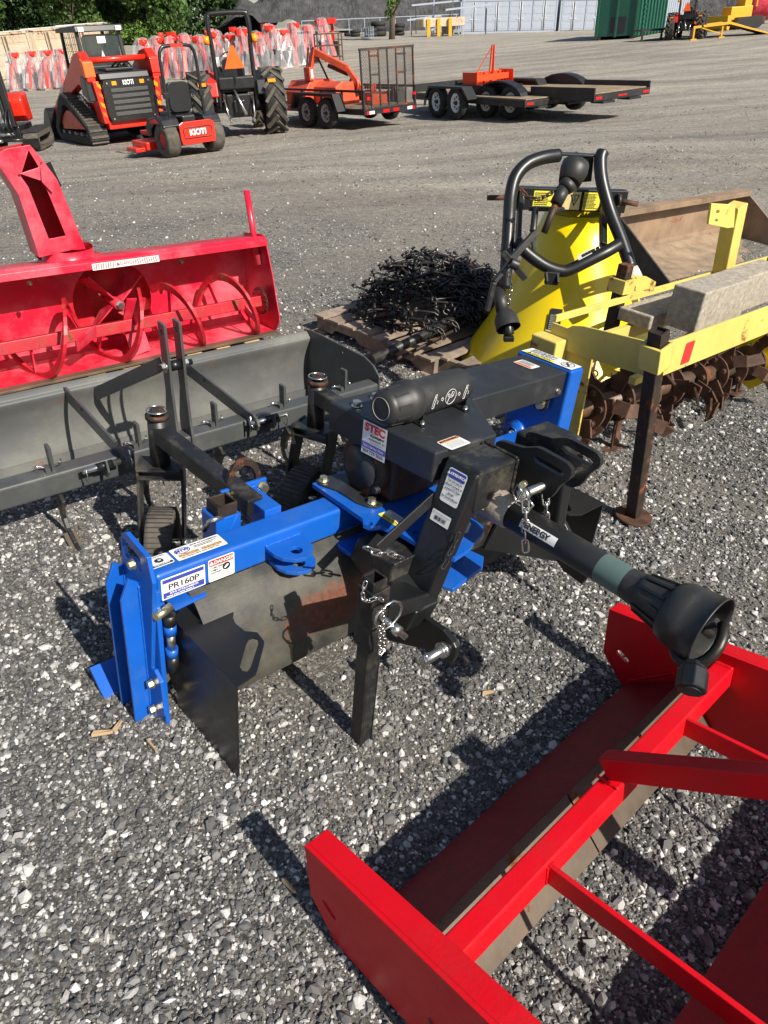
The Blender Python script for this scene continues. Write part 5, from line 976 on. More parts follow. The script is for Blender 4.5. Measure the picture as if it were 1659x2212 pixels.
# ------------------------------------------------------------ loader bucket behind
b0 = Wn(1443, 624, 0); BK = Fn(b0, 39)
bk = thing('loader_bucket', 'brown earth stained loader bucket behind the yellow tiller mast', 'bucket', BK)
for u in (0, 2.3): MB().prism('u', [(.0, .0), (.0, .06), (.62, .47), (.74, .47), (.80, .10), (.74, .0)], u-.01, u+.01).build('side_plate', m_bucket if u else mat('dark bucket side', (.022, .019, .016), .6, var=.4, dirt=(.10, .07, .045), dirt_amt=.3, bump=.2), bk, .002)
MB().prism('u', [(.0, .0), (.62, .0), (.70, .05), (.73, .14), (.74, .45), (.62, .47), (.62, .50), (.75, .48), (.76, .14), (.72, .03), (.64, -.012), (.0, -.012)], .01, 2.29).build('bucket_shell', m_bucket, bk)
MB().prism('u', [(.60, .455), (.60, .50), (.70, .51), (.76, .49), (.76, .48), (.70, .49), (.615, .48), (.615, .455)], -.01, 2.30).build('top_lip', m_bucket, bk, .003)
MB().prism('u', [(.10, .012), (.60, .012), (.70, .10), (.60, .07), (.40, .03), (.2, .02)], .03, 2.2).build('dirt_load', m_dirt, bk)
hkp = [(.0, .0), (.25, -.02), (.45, -.10), (.50, -.22), (.40, -.20), (.34, -.10), (.20, -.05), (.0, -.06)]

# ------------------------------------------------------------ things further back
def ongrh(x, y, h):
    d = ray(x, y); d = d/np.linalg.norm(d); lo = hi = None; t = .5
    while t < 400:
        p = CAMP+d*t
        if p[2] < gz(p[0], p[1])+h: hi = t; break
        lo = t; t *= 1.02
    if hi is None: hi = 400; lo = 390
    for _ in range(30):
        mm = (lo+hi)/2; p = CAMP+d*mm
        if p[2] < gz(p[0], p[1])+h: hi = mm
        else: lo = mm
    return CAMP+d*hi
def far(O, az, tilt=.03): return Fn(O, az, k=tilt)
def onground(p): return np.array([p[0], p[1], gz(p[0], p[1])])
def wheel(parent, c, ax, R_, w_, rim, rr, tyre=None, lugs=0, name='wheel', hub=None, knob=.03, holes=8):
    c = Vector(c); ax = Vector(ax).normalized(); tyre = tyre or m_tyre
    wo = MB().lathe([(-w_/2*.55, R_*rr), (-w_/2*.98, R_*(rr+.08)), (-w_/2, R_*.86), (-w_/2*.8, R_*.97), (0, R_), (w_/2*.8, R_*.97), (w_/2, R_*.86), (w_/2*.98, R_*(rr+.08)), (w_/2*.55, R_*rr)], c, ax, 36).build(name, tyre, parent)
    ri = MB().lathe([(w_/2*.62, R_*rr*1.03), (w_/2*.55, R_*rr*.93), (w_/2*.1, R_*rr*.80), (w_/2*.25, R_*rr*.45), (w_/2*.3, R_*rr*.25), (w_/2*.3, 0)], c, ax, 28); ri.lathe([(-w_/2*.62, R_*rr*1.03), (-w_/2*.4, R_*rr*.85), (-w_/2*.35, 0)], c, ax, 28); ri.build('rim', rim, wo)
    if hub:
        h = MB().lathe([(w_/2*.2, R_*.13), (w_/2*.75, R_*.12), (w_/2*.8, 0)], c, ax, 14); h.build('hub', hub, wo)
        x = ax.orthogonal().normalized(); y = ax.cross(x); ho = MB()
        for k in range(holes):
            an = 2*math.pi*k/holes; q = c+ax*(w_/2*.20)+(x*math.cos(an)+y*math.sin(an))*R_*rr*.62; ho.tube([q-ax*.01, q+ax*.015], R_*rr*.10, 8)
        ho.build('rim_holes', m_lblk, wo)
    if lugs:
        x = ax.orthogonal().normalized(); y = ax.cross(x); lg = MB()
        for k in range(lugs):
            for s in (-1, 1):
                a0 = 2*math.pi*(k+(.5 if s > 0 else 0))/lugs; a1 = a0-1.9*math.pi/lugs*1.1
                d0 = x*math.cos(a0)+y*math.sin(a0); d1 = x*math.cos(a1)+y*math.sin(a1)
                lg.bar(c+d0*R_*1.0+ax*s*w_*.50, c+d1*R_*1.005-ax*s*w_*.02, .055*R_/.55, knob*2, d0)
        lg.build('tread_lugs', m_tyred, wo)
    return wo
R1c = crop(0, 0, 1.659); R2c = crop(900, 0, 1.843); R3c = crop(1700, 0, 1.253)
# --- compact track loader
KO = ongr(300, 306); KF = far(KO, 128)
kt = thing('track_loader', 'red and black compact track loader with cab and low black bucket', 'track loader', KF)
for s in (-1, 1):
    v0, v1 = s*.58, s*.98
    tp = [(.10, .10), (.22, .02), (2.15, .02), (2.35, .12), (2.38, .28), (1.75, .80), (1.45, .93), (1.15, .86), (.16, .34)]
    inn = [(.28, .16), (2.1, .16), (2.15, .26), (1.5, .72), (1.3, .72), (.36, .32)]
    t_ = MB().prism('v', tp, v0, v1, [inn]).build('rubber_track', m_tyre, kt, .02)
    lg = MB()
    for i in range(len(tp)):
        a = Vector((tp[i][0], 0, tp[i][1])); b = Vector((tp[(i+1) % len(tp)][0], 0, tp[(i+1) % len(tp)][1])); n_ = max(1, int((b-a).length/.10)); nn_ = (b-a).cross(Vector((0, 1, 0))).normalized()
        if nn_.dot(a-Vector((1.2, 0, .4))) < 0: nn_ = -nn_
        for k in range(n_): c = a.lerp(b, (k+.5)/n_)+nn_*.012; lg.bar(c+Vector((0, v0+s*.02, 0)), c+Vector((0, v1-s*.02, 0)), .045, .035, nn_)
    lg.build('track_lugs', m_tyred, t_)
    MB().prism('v', [(.4, .30), (2.0, .24), (2.0, .44), (1.5, .62), (1.0, .60), (.4, .44)], v0+s*.05, v1-s*.06).build('track_frame', m_ord, kt, .01)
    for k in range(5): MB().cyl((.35+.40*k, v0+s*.05, .15), (.35+.40*k, v1-s*.03, .15), .085, 14).build('track_roller', m_mach, kt)
    # loader arm
    MB().prism('v', [(.0, 1.15), (.02, 1.50), (.22, 1.66), (.55, 1.62), (1.3, 1.25), (2.1, .92), (2.75, .62), (2.85, .42), (2.65, .36), (2.3, .55), (1.4, .88), (.62, 1.10), (.45, 1.02), (.30, .92)], s*.62, s*.80).build('loader_arm', m_or, kt, .02)
    MB().prism('v', [(-.02, 1.22), (.0, 1.48), (.14, 1.55), (.14, 1.20)], s*.61, s*.82).build('arm_cap', m_slow if s > 0 else m_or, kt, .01)
    MB().prism('v', [(.02, .80), (.05, 1.22), (.30, 1.25), (.40, .92)], s*.62, s*.84).build('tower', m_mach, kt, .02)
    MB().prism('u', [(s*.56, .40), (s*.66, .40), (s*.72, 1.15), (s*.60, 1.15)], -.06, .3).build('rear_corner', m_or, kt, .01)
    for k in range(4):
        z = .50+.17*k; MB().add([(-.065, s*.575, z), (-.065, s*.65+.0, z+.05*s), (-.065, s*.66, z+.08+.05*s), (-.065, s*.585, z+.08)], [(0, 1, 2, 3)]).build('reflective_stripe', m_amber if k % 2 else m_slow, kt)
    MB().box((-.105, s*.30-.05, 1.06), (-.09, s*.30+.05, 1.13)).build('tail_light', m_amber, kt, .005)
MB().cyl((.25, -.62, 1.50), (.25, .62, 1.50), .055, 16).build('cross_tube', m_or, kt)
MB().box((.0, -.56, .36), (2.2, .56, .75)).box((.0, -.56, .28), (.5, .56, .40)).build('chassis', m_or, kt, .02)
MB().prism('u', [(-.50, .42), (.50, .42), (.56, .55), (.56, 1.05), (.50, 1.16), (-.50, 1.16), (-.56, 1.05), (-.56, .55)], -.10, .4).build('engine_door', m_mach, kt, .02)
for k in range(5): MB().box((-.115, -.40, .52+k*.105), (-.10, .40, .585+k*.105)).build('grille_slat', m_lgry if False else mat('grille mesh', (.06, .06, .058), .5, var=.9, scale=120, bump=.5), kt, .004)
MB().prism('v', [(.0, 1.16), (.05, 1.28), (.95, 1.34), (.95, 1.16)], -.54, .54).build('engine_hood', m_mach, kt, .02); MB().box((.20, -.30, 1.30), (.72, .30, 1.345)).build('hood_vent', m_blackc, kt, .01)
text('KIOTI', .115, (-.106, .0, 1.095), (0, -1, 0), (0, 0, 1), m_white, kt, 'brand_lettering', 'CENTER', bold=.004, wx=.8); text('TL750', .12, (.55, .845, .86), (-1, 0, .05), (0, 0, 1), m_white, kt, 'model_lettering', 'CENTER', bold=.002)
text('KIOTI', .16, (1.75, .81, 1.02), (-1, 0, .45), (.45, 0, 1), m_white, kt, 'brand_lettering', 'CENTER', bold=.004)
cb2 = MB()
for s in (-1, 1):
    cb2.bar((.95, s*.45, 1.2), (1.05, s*.45, 2.02), .09, .07, (0, 1, 0)).bar((2.15, s*.45, .9), (2.0, s*.45, 2.02), .08, .06, (0, 1, 0)).bar((1.0, s*.45, 1.22), (2.15, s*.45, 1.0), .06, .12, (0, 0, 1))
cb2.bar((1.0, -.45, 1.30), (1.0, .45, 1.30), .06, .16); cb2.build('cab_frame', m_mach, kt, .01)
MB().prism('v', [(.88, 1.98), (.92, 2.10), (2.15, 2.08), (2.2, 2.0)], -.52, .52).build('cab_roof', m_blackc, kt, .02)
for k_ in range(3): MB().tube(curve([(.55, -.40+.1*k_, 1.34), (.75, -.38+.1*k_, 1.44), (.95, -.36+.12*k_, 1.36)]), .018, 7).build('hose', m_blackc, kt)
MB().cyl((.35, .70, 1.30), (1.25, .70, .95), .04).build('lift_cylinder', m_zinc, kt)
MB().box((.995, -.12, 1.78), (.998, .06, 1.90)).build('window_sticker', m_white, kt); MB().prism('u', [(-.05, 1.50), (.05, 1.50), (.0, 1.66)], .993, .996).build('window_sticker', m_white, kt)
for y_, z_ in ((-.45, .47), (.45, .47), (-.45, 1.10), (.45, 1.10)): MB().hexb((-.10, y_, z_), (-1, 0, 0), .014, .012).build('bolt', m_zinc, kt)
for s in (-1, 1): MB().box((.86, s*.40-.06, 1.99), (.88, s*.40+.06, 2.07)).build('work_light', m_white, kt, .004)
MB().prism('u', rrect(.78, .56, .10, cx=0, cy=1.66), 1.0, 1.01).build('rear_window', m_glass, kt)
for s in (-1, 1):
    gm = MB()
    for k in range(8): gm.bar((1.12+k*.115, s*.46, 1.25), (1.12+k*.115, s*.46, 1.98), .008, .008, (0, 1, 0))
    for k in range(6): gm.bar((1.05, s*.46, 1.30+k*.12), (2.05, s*.46, 1.30+k*.12), .008, .008, (0, 1, 0))
    gm.build('side_screen', m_blackc, kt)
MB().box((1.2, -.28, .9), (1.75, .28, 1.15)).box((1.2, -.25, 1.1), (1.35, .25, 1.6)).build('seat', m_blackc, kt, .03)
MB().prism('v', [(2.75, .03), (3.45, .03), (3.55, .06), (3.0, .55), (2.85, .62), (2.72, .55)], -.98, -.96).prism('v', [(2.75, .03), (3.45, .03), (3.55, .06), (3.0, .55), (2.85, .62), (2.72, .55)], .96, .98).prism('v', [(2.75, .03), (3.55, .03), (3.55, .045), (2.78, .05), (2.74, .30), (2.76, .52), (2.86, .60), (2.85, .62), (2.72, .55), (2.71, .30)], -.96, .96).build('bucket', m_blackc, kt, .01)
kt.scale = (1.10, 1.14, 1.16)
# --- zero turn mower
MO = ongr(418, 333); MF = far(MO, 130)
mw = thing('zero_turn_mower', 'red zero turn mower with black seat and roll bar before the track loader', 'mower', MF)
for s in (-1, 1):
    wheel(mw, (.0, s*.47, .30), (0, s, 0), .30, .27, m_or, .46, m_tyred, 0)
    wheel(mw, (1.45, s*.36, .15), (0, s, 0), .15, .12, m_or, .5, m_tyre, 0)
    MB().prism('v', [(-.20, .54), (-.12, .66), (.1, .70), (.45, .66), (.60, .52), (.55, .34), (.42, .36), (.38, .48), (.20, .57), (-.05, .57), (-.18, .48)], s*.26, s*.60).build('fender', m_mach, mw, .02)
    MB().prism('v', [(.0, .60), (.12, .66), (.30, .64), (.34, .58), (.1, .595)], s*.60, s*.612).build('fender_badge', m_or, mw)
    MB().tube(curve([(.30, s*.36, .95), (.40, s*.37, 1.05), (.46, s*.36, .86), (.50, s*.30, .70)]), .014, 8).build('steering_lever', m_mach, mw)
MB().prism('u', [(-.34, .22), (.34, .22), (.36, .30), (.36, .56), (.28, .60), (-.28, .60), (-.36, .56), (-.36, .30)], -.34, -.30).build('rear_guard', m_or, mw, .01)
gl = MB(); gl.tube([(-.342, -.26, .50), (-.342, .26, .50), (-.342, .30, .46), (-.342, .28, .32), (-.342, -.28, .32), (-.342, -.30, .46)], .010, 6, closed=True); gl.build('guard_slot', m_lblk, mw)
text('KIOTI', .135, (-.342, .0, .41), (0, -1, 0), (0, 0, 1), m_white, mw, 'brand_lettering', 'CENTER', bold=.006)
MB().box((-.30, -.30, .30), (.3, .30, .50)).box((-.25, -.05, .55), (.05, .22, .70)).build('engine', m_mach, mw, .03)
MB().box((.0, -.33, .30), (1.5, .33, .38)).build('chassis', m_or, mw, .01)
MB().prism('w', [(.42, -.72), (.55, -.76), (1.1, -.70), (1.15, .70), (.60, .76), (.42, .72)], .12, .26).build('mower_deck', m_or, mw, .02); MB().box((.50, .72, .10), (.95, .92, .17)).build('discharge_chute', m_or, mw, .01)
MB().box((.22, -.25, .62), (.70, .25, .74)).build('seat', m_blackc, mw, .04); MB().prism('u', rrect(.44, .50, .10, cx=0, cy=.98), .14, .24).build('seat_back', m_blackc, mw, .02)
for s in (-1, 1): MB().box((.20, s*.29-.03, .80), (.50, s*.29+.03, .86)).build('armrest', m_blackc, mw, .01)
rp_ = curve([(-.02, .36, .50), (-.04, .36, 1.0), (-.05, .355, 1.60), (-.05, .30, 1.76), (-.05, .18, 1.80), (-.05, -.18, 1.80), (-.05, -.30, 1.76), (-.05, -.355, 1.60), (-.04, -.36, 1.0), (-.02, -.36, .50)], 5)
MB().tube(rp_, .030, 10).build('roll_bar', m_mach, mw); MB().box((-.085, -.12, 1.775), (-.02, .12, 1.828)).build('bar_label', m_or, mw); 
for s in (-1, 1): MB().box((-.07, s*.36-.05, .98), (.0, s*.36+.05, 1.08)).build('bar_hinge', m_blackc, mw, .01)
mw.scale = (1.07, 1.07, 1.05)
# --- compact tractor
TO = ongr(524, 295); TQ = far(TO, 104)
tr = thing('compact_tractor', 'red and black compact tractor with roll bar and orange triangle, right of the track loader', 'tractor', TQ)
for s in (-1, 1):
    wheel(tr, (.0, s*.74, .60), (0, s, 0), .60, .42, m_snow if False else mat('tractor wheel red', (.55, .01, .015), .4, bump=0), .50, m_tyre, 15)
    wheel(tr, (1.75, s*.55, .34), (0, s, 0), .34, .22, MATS['tractor wheel red'], .5, m_tyre, 12)
    MB().prism('v', [(-.48, .78), (-.42, 1.02), (-.10, 1.18), (.35, 1.17), (.55, .98), (.60, .60), (.50, .60), (.45, .92), (.28, 1.06), (-.06, 1.07), (-.34, .95), (-.42, .76)], s*.40, s*.66).build('fender', m_mach if s < 0 else m_or, tr, .02)
    MB().box((-.50, s*.70-.10, .94), (-.38, s*.70+.10, 1.06)).build('lamp_housing', m_mach, tr, .02); MB().box((-.515, s*.70-.08, .97), (-.50, s*.70+.08, 1.03)).build('tail_light', m_amber, tr, .005)
    MB().tube([(-.36, s*.42, 1.72), (-.36, s*.52, 1.72)], .075, 14).build('warning_light', m_amber, tr)
    MB().cyl((-.40, s*.22, .42), (-.72, s*.24, .34), .025).cyl((-.35, s*.30, .78), (-.62, s*.26, .40), .018).build('lift_arm', m_zinc, tr)
MB().cyl((-.30, .1, .95), (-.60, -.10, .45), .028).build('lift_rod', m_zinc, tr)
MB().box((-.32, -.25, .38), (.6, .25, .80)).box((-.40, -.12, .45), (-.30, .12, .70)).box((.5, -.20, .42), (1.9, .20, .62)).cyl((-.05, -.6, .56), (-.05, .6, .56), .10).build('transmission', m_mach, tr, .03)
MB().box((-.40, -.36, .88), (-.05, .36, 1.10)).build('rear_panel', m_mach, tr, .03)
MB().box((-.05, -.40, .80), (.75, .40, .88)).box((.10, -.26, .95), (.55, .26, 1.06)).build('seat', m_blackc, tr, .02); MB().prism('u', rrect(.42, .36, .08, cx=0, cy=1.22), .05, .13).build('seat_back', m_blackc, tr, .02)
MB().prism('u', [(-.27, .60), (.27, .60), (.27, 1.10), (.16, 1.22), (-.16, 1.22), (-.27, 1.10)], .95, 2.15).build('hood', m_or, tr, .03); MB().box((.75, -.30, .80), (.95, .30, 1.25)).build('dashboard', m_mach, tr, .02)
MB().tube([(.70+.06*math.cos(t), .19*math.sin(t), 1.36+.14*math.cos(t)) for t in np.linspace(0, 6.0, 16)], .014, 8).build('steering_wheel', m_blackc, tr)
MB().tube(curve([(-.30, .38, .55), (-.32, .38, 1.10), (-.34, .38, 1.60), (-.36, .40, 1.90), (-.36, .38, 2.08), (-.36, .30, 2.14), (-.36, -.30, 2.14), (-.36, -.38, 2.08), (-.36, -.40, 1.90), (-.34, -.38, 1.60), (-.32, -.38, 1.10), (-.30, -.38, .55)], 5), .045, 10).build('roll_bar', m_mach, tr)
MB().prism('u', [(-.20, 1.24), (.20, 1.24), (.03, 1.62), (-.03, 1.62)], -.475, -.465).build('slow_vehicle_sign', m_slow, tr); MB().bar((-.455, .0, 1.0), (-.455, .0, 1.4), .02, .03, (1, 0, 0)).build('sign_post', m_mach, tr)
tr.scale = (1.14, 1.14, 1.16)
# --- machine cropped by the left edge
EO = ongr(20, 335); EF = far(EO, 100)
ex = thing('mini_excavator', 'black and red tracked machine cut off by the left edge of the photo', 'excavator', EF)
t_ = MB().prism('v', [(.0, .16), (.12, .02), (1.6, .02), (1.8, .20), (1.6, .42), (.15, .42), (.0, .30)], -.72, -.38, [[(.2, .16), (1.55, .16), (1.55, .30), (.2, .30)]]).build('rubber_track', m_tyred, ex, .03); lg = MB()
for k in range(16): lg.box((.1+k*.1, -.73, .41), (.15+k*.1, -.37, .45)).box((-.03, -.73, .1), (.0, -.37, .3))
lg.build('track_lugs', m_tyre, t_)
MB().prism('v', [(.0, .16), (.12, .02), (1.6, .02), (1.8, .20), (1.6, .42), (.15, .42), (.0, .30)], .38, .72).build('rubber_track', m_tyred, ex, .03)
MB().prism('v', [(.45, .62), (.30, .75), (.25, 1.05), (.35, 1.18), (.85, 1.20), (.90, .62)], -.55, -.05).build('counterweight', m_or, ex, .05)
MB().box((.1, -.36, .25), (1.4, .36, .55)).build('undercarriage', m_mach, ex, .02)
ac = MB(); ac.bar((.0, -.28, .55), (.05, -.24, 2.0), .14, .16, (1, 0, 0)); ac.bar((-.12, -.18, .5), (.0, -.12, 1.9), .08, .10, (1, 0, 0)); ac.build('boom', m_mach, ex, .02)
for k in range(4): MB().cyl((-.2, -.50+.16*k, .30+.13*(k % 3)), (-.25, -.05+.05*k, .32+.12*(k % 3)), .035).build('hydraulic_cylinder', m_zinc if k % 2 else m_mach, ex)
for k in range(3): MB().tube(curve([(-.15, -.40+.1*k, .30), (-.30, -.30+.1*k, .6), (-.1, -.3+.06*k, .9)]), .02, 8).build('hydraulic_hose', m_blackc, ex)
# --- trailers
def u_trailer():
    O = ongrh(846, 236, .38); O = onground(O); FR = far(O, 130, .03)
    t = thing('utility_trailer', 'black tandem axle utility trailer with a tall rusty mesh ramp gate, carrying an orange machine', 'trailer', FR)
    Wd = .86; Ln = 4.3; H_ = .42
    MB().box((0, -Wd, H_-.10), (Ln, -Wd+.06, H_+.02)).box((0, Wd-.06, H_-.10), (Ln, Wd, H_+.02)).box((0, -Wd, H_-.10), (.06, Wd, H_+.02)).box((Ln-.06, -Wd, H_-.10), (Ln, Wd, H_+.02)).box((Ln/2, -Wd, H_-.08), (Ln/2+.06, Wd, H_)).build('frame', m_trail, t, .004)
    MB().box((.06, -Wd+.06, H_), (Ln-.06, Wd-.06, H_+.03)).build('deck', m_deck, t)
    MB().bar((Ln, .5, H_-.05), (Ln+1.1, 0, H_-.05), .07, .10).bar((Ln, -.5, H_-.05), (Ln+1.1, 0, H_-.05), .07, .10).bar((Ln+.8, 0, H_-.05), (Ln+1.0, 0, 0.02), .06, .06, (0, 1, 0)).build('drawbar', m_trail, t, .004)
    for s in (-1, 1):
        MB().bar((0, s*(Wd-.03), H_+.40), (Ln, s*(Wd-.03), H_+.40), .05, .05).build('side_rail', m_trail, t, .004)
        for k in range(6): MB().bar((.03+(Ln-.06)*k/5, s*(Wd-.03), H_), (.03+(Ln-.06)*k/5, s*(Wd-.03), H_+.40), .05, .04, (1, 0, 0)).build('rail_post', m_trail, t, .003)
        for k in (0, 1): wheel(t, (1.25+.84*k, s*(Wd+.17), .345), (0, s, 0), .345, .20, m_grim, .57, m_tyre, 0, 'wheel', m_mach)
        MB().prism('v', [(.66, .40), (.84, .78), (2.52, .78), (2.70, .42), (2.62, .42), (2.46, .72), (.90, .72), (.74, .38)], s*(Wd+.02), s*(Wd+.30)).build('fender', m_trail, t, .006)
        MB().box((-.02, s*(Wd-.12)-.05, H_+.22), (-.05, s*(Wd-.12)+.05, H_+.28)).build('tail_light', m_rlens, t)
        rs = MB().box((-.006, s*.42+.16, H_-.09), (-.002, s*.42+.36, H_-.02)).box((-.006, s*.42-.36, H_-.09), (-.002, s*.42-.16, H_-.02)); rs.build('reflector_tape', m_rlens, t); MB().box((-.006, s*.42-.15, H_-.09), (-.002, s*.42+.15, H_-.02)).build('reflector_tape', m_white, t) if False else MB().box((-.007, s*.62-.08, H_-.088), (-.003, s*.62+.08, H_-.022)).build('reflector_tape', m_white, t)
        MB().box((3.1, s*Wd+s*.002, H_-.08), (3.35, s*Wd+s*.006, H_)).build('reflector_tape', m_rlens, t)
    G0 = .06; GH = 1.24; g_ = MB()
    for k in range(7):
        y = -Wd+.03+(2*Wd-.06)*k/6; g_.bar((G0, y, H_), (G0+.02, y, H_+GH), .045 if k in (0, 6) else .035, .03, (0, 1, 0))
    g_.bar((G0, -Wd, H_+.03), (G0, Wd, H_+.03), .05, .05).bar((G0+.02, -Wd, H_+GH), (G0+.02, Wd, H_+GH), .05, .05)
    for y in (-.45, .45):
        for z in (.35, .72, 1.1): g_.bar((G0, y-.13, H_+z), (G0, y+.13, H_+z), .03, .04)
    go_ = g_.build('ramp_gate', m_mesh, t, .002); me_ = MB(); st_ = .075
    for k in range(int((2*Wd+GH)/st_)):
        for s in (-1, 1):
            y0 = -Wd+k*st_-GH if s > 0 else -Wd+k*st_; pa = []
            y_a, y_b = (y0, y0+GH) if s > 0 else (y0, y0-GH)
            lo = 0; p = Vector((G0+.01, y_a, H_)); q = Vector((G0+.02, y_b, H_+GH)); ts = [0, 1]
            for yy in (-Wd, Wd):
                if abs(q.y-p.y) > 1e-6:
                    tt = (yy-p.y)/(q.y-p.y)
                    if 0 < tt < 1: ts.append(tt)
            ts.sort()
            for i in range(len(ts)-1):
                mid = p.lerp(q, (ts[i]+ts[i+1])/2)
                if -Wd <= mid.y <= Wd: me_.bar(p.lerp(q, ts[i]), p.lerp(q, ts[i+1]), .006, .006, (1, 0, 0))
    me_.build('gate_mesh', m_mesh, go_)
    return FR, Ln, H_, Wd
UF, ULn, UH, UW = u_trailer()
def load_machine():
    FR = Fr(UF.G((2.0, .1, UH+.03)), UF.M); t = thing('flail_mower', 'orange flail mower with a lifting arm, standing on the deck of the mesh gate trailer', 'flail mower', FR)
    MB().prism('u', [(-.60, .0), (.60, .0), (.62, .30), (.40, .55), (-.30, .55), (-.62, .30)], .6, 1.5).build('mower_housing', m_ord, t, .02)
    MB().prism('u', [(-.45, .0), (.30, .0), (.32, .40), (.10, .52), (-.40, .48)], -.35, .6).build('front_housing', m_ord, t, .02)
    MB().bar((1.0, .2, .5), (.75, .1, 1.25), .10, .14, (1, 0, 0)).bar((.80, .1, 1.20), (-.15, -.25, .78), .12, .15).bar((-.15, -.25, .78), (-.55, -.40, .30), .10, .12).build('lifting_arm', m_ord, t, .01)
    MB().cyl((.5, -.15, .85), (-.1, -.30, .65), .05).build('hydraulic_cylinder', m_rust, t)
    MB().bar((.95, .45, .0), (.70, .30, 1.28), .03, .05, (1, 0, 0)).bar((.60, -.30, .30), (.72, .15, 1.28), .03, .05, (1, 0, 0)).build('support_strut', m_rust, t, .002)
    MB().lathe([(-.05, .18), (0, .22), (.05, .18)], (-.3, -.35, .42), (0, 1, 0), 20).build('pulley_guard', m_ord, t); MB().box((.55, .30, .55), (.80, .45, .85)).build('warning_panel', m_ord, t, .01); MB().box((.54, .34, .60), (.548, .41, .80)).build('label', m_white, t)
    MB().box((-1.35, -.55, .0), (-.9, -.05, .28)).cyl((-1.1, -.3, .28), (-1.1, -.3, .45), .08).build('gearbox', m_ord, t, .02)
load_machine()
def flat_trailer(px, py, h, az, Ln, Wd, label, steel_fender=False, cc_=.57):
    O = ongrh(px, py, h); O = onground(O); FR = far(O, az, .04); t = thing('flatbed_trailer', label, 'trailer', FR, group='flatbed trailers behind the mesh gate trailer')
    fs_ = MB().box((0, -Wd, h-.14), (Ln, -Wd+.06, h)).box((0, Wd-.06, h-.14), (Ln, Wd, h)).box((0, -Wd, h-.14), (.06, Wd, h)).box((Ln-.06, -Wd, h-.14), (Ln, Wd, h))
    for k in range(5): fs_.box((Ln*k/5, -Wd, h-.13), (Ln*k/5+.05, Wd, h-.03))
    fs_.build('frame', m_trail, t, .004)
    dk = MB(); nb = 9; bw_ = (2*Wd-.14)/nb
    for k in range(nb): dk.box((.06, -Wd+.07+k*bw_+.004, h-.02), (Ln-.06, -Wd+.07+(k+1)*bw_-.004, h+.02))
    dk.build('deck', m_deck, t)
    MB().bar((Ln, .6, h-.07), (Ln+1.2, 0, h-.07), .08, .12).bar((Ln, -.6, h-.07), (Ln+1.2, 0, h-.07), .08, .12).bar((Ln+.9, .0, h-.07), (Ln+1.0, 0, .02), .06, .06, (0, 1, 0)).build('drawbar', m_trail, t, .004)
    MB().box((Ln-.1, -Wd, h), (Ln-.04, Wd, h+.22)).build('front_rail', m_trail, t, .004)
    w0 = Ln*.52-.1
    for s in (-1, 1):
        for k in (0, 1): wheel(t, (w0+.90*k, s*(Wd+.16), .375), (0, s, 0), .375, .22, m_wrim, .57, m_tyre, 0, 'wheel', m_mach)
        if steel_fender:
            MB().box((0, s*Wd, h), (w0-.45, s*(Wd-.04), h+.13)).build('side_rail', m_trail, t, .004)
            MB().box((w0+1.35, s*Wd, h), (Ln, s*(Wd-.04), h+.13)).build('side_rail', m_trail, t, .004)
            arc_ = [(w0+.42+.90*math.cos(a_)*1.0, .38+.46*math.sin(a_)) for a_ in np.linspace(0, math.pi, 14)]; arc2 = [(w0+.42+.86*math.cos(a_), .38+.42*math.sin(a_)) for a_ in np.linspace(math.pi, 0, 14)]
            MB().prism('v', arc_+arc2, s*(Wd+.02), s*(Wd+.28)).build('fender', m_trail, t, .005); MB().prism('v', arc_, s*Wd, s*(Wd+.015)).build('fender_panel', m_trail, t)
        else: MB().prism('v', [(w0-.62, h-.02), (w0-.36, h+.24), (w0+1.18, h+.24), (w0+1.44, h-.02), (w0+1.38, h-.06), (w0+1.14, h+.19), (w0-.32, h+.19), (w0-.58, h-.06)], s*(Wd-.02), s*(Wd+.28)).build('fender', m_trail, t, .005)
        MB().box((-.004, s*(Wd-.15)-.10, h-.10), (-.012, s*(Wd-.15)+.10, h-.05)).build('tail_light', m_rlens, t)
    for s in (-1, 1): rk = MB().box((-.01, s*.45-.2, h-.20), (.35, s*.45+.2, h-.15)); rk.build('ramp_holder', m_trail, t, .003)
    MB().box((-.006, -.15, h-.09), (-.002, .15, h-.06)).build('reflector_tape', m_rlens, t)
    return FR
T2 = flat_trailer(1211, 208, .50, 119, 5.0, 1.04, 'black flatbed trailer with white wheels and plank deck, next to the mesh gate trailer')
T3 = flat_trailer(1348, 196, .58, 124, 4.9, .95, 'black flatbed trailer with rounded fenders, furthest right of the trailers', True)
def obox(px, py):
    O = T3.G((4.35, .25, .55)); FR = Fr(O, T3.M); t = thing('box_scraper', 'small bright orange box blade standing on the front of the right hand flatbed trailer', 'box blade', FR)
    for s in (-1, 1): MB().prism('v', [(-.35, .0), (.25, .0), (.30, .1), (.30, .48), (-.35, .48)], s*.70, s*.71).build('end_plate', m_obox, t, .004)
    MB().prism('u', [(-.70, .06), (.70, .06), (.70, .46), (-.70, .46)], .15, .165).prism('u', [(-.70, .25), (.70, .25), (.70, .40), (-.70, .40)], -.20, -.12).build('moldboard', m_obox, t, .004)
    for y in (-.08, .08): MB().bar((-.16, y, .35), (-.22, y*.5, 1.12), .05, .02, (0, 1, 0)).bar((.15, y*4, .42), (-.20, y*.6, 1.05), .05, .02).build('mast', m_obox, t, .003)
    for k in range(5): MB().bar((-.16, -.56+.28*k, .45), (-.16, -.56+.28*k, .05), .02, .05, (1, 0, 0)).build('shank', m_mach, t)
obox(0, 0)
bpy.data.objects['box_scraper.002'].scale = (.9, .9, .9) if 'box_scraper.002' in bpy.data.objects else (1, 1, 1)
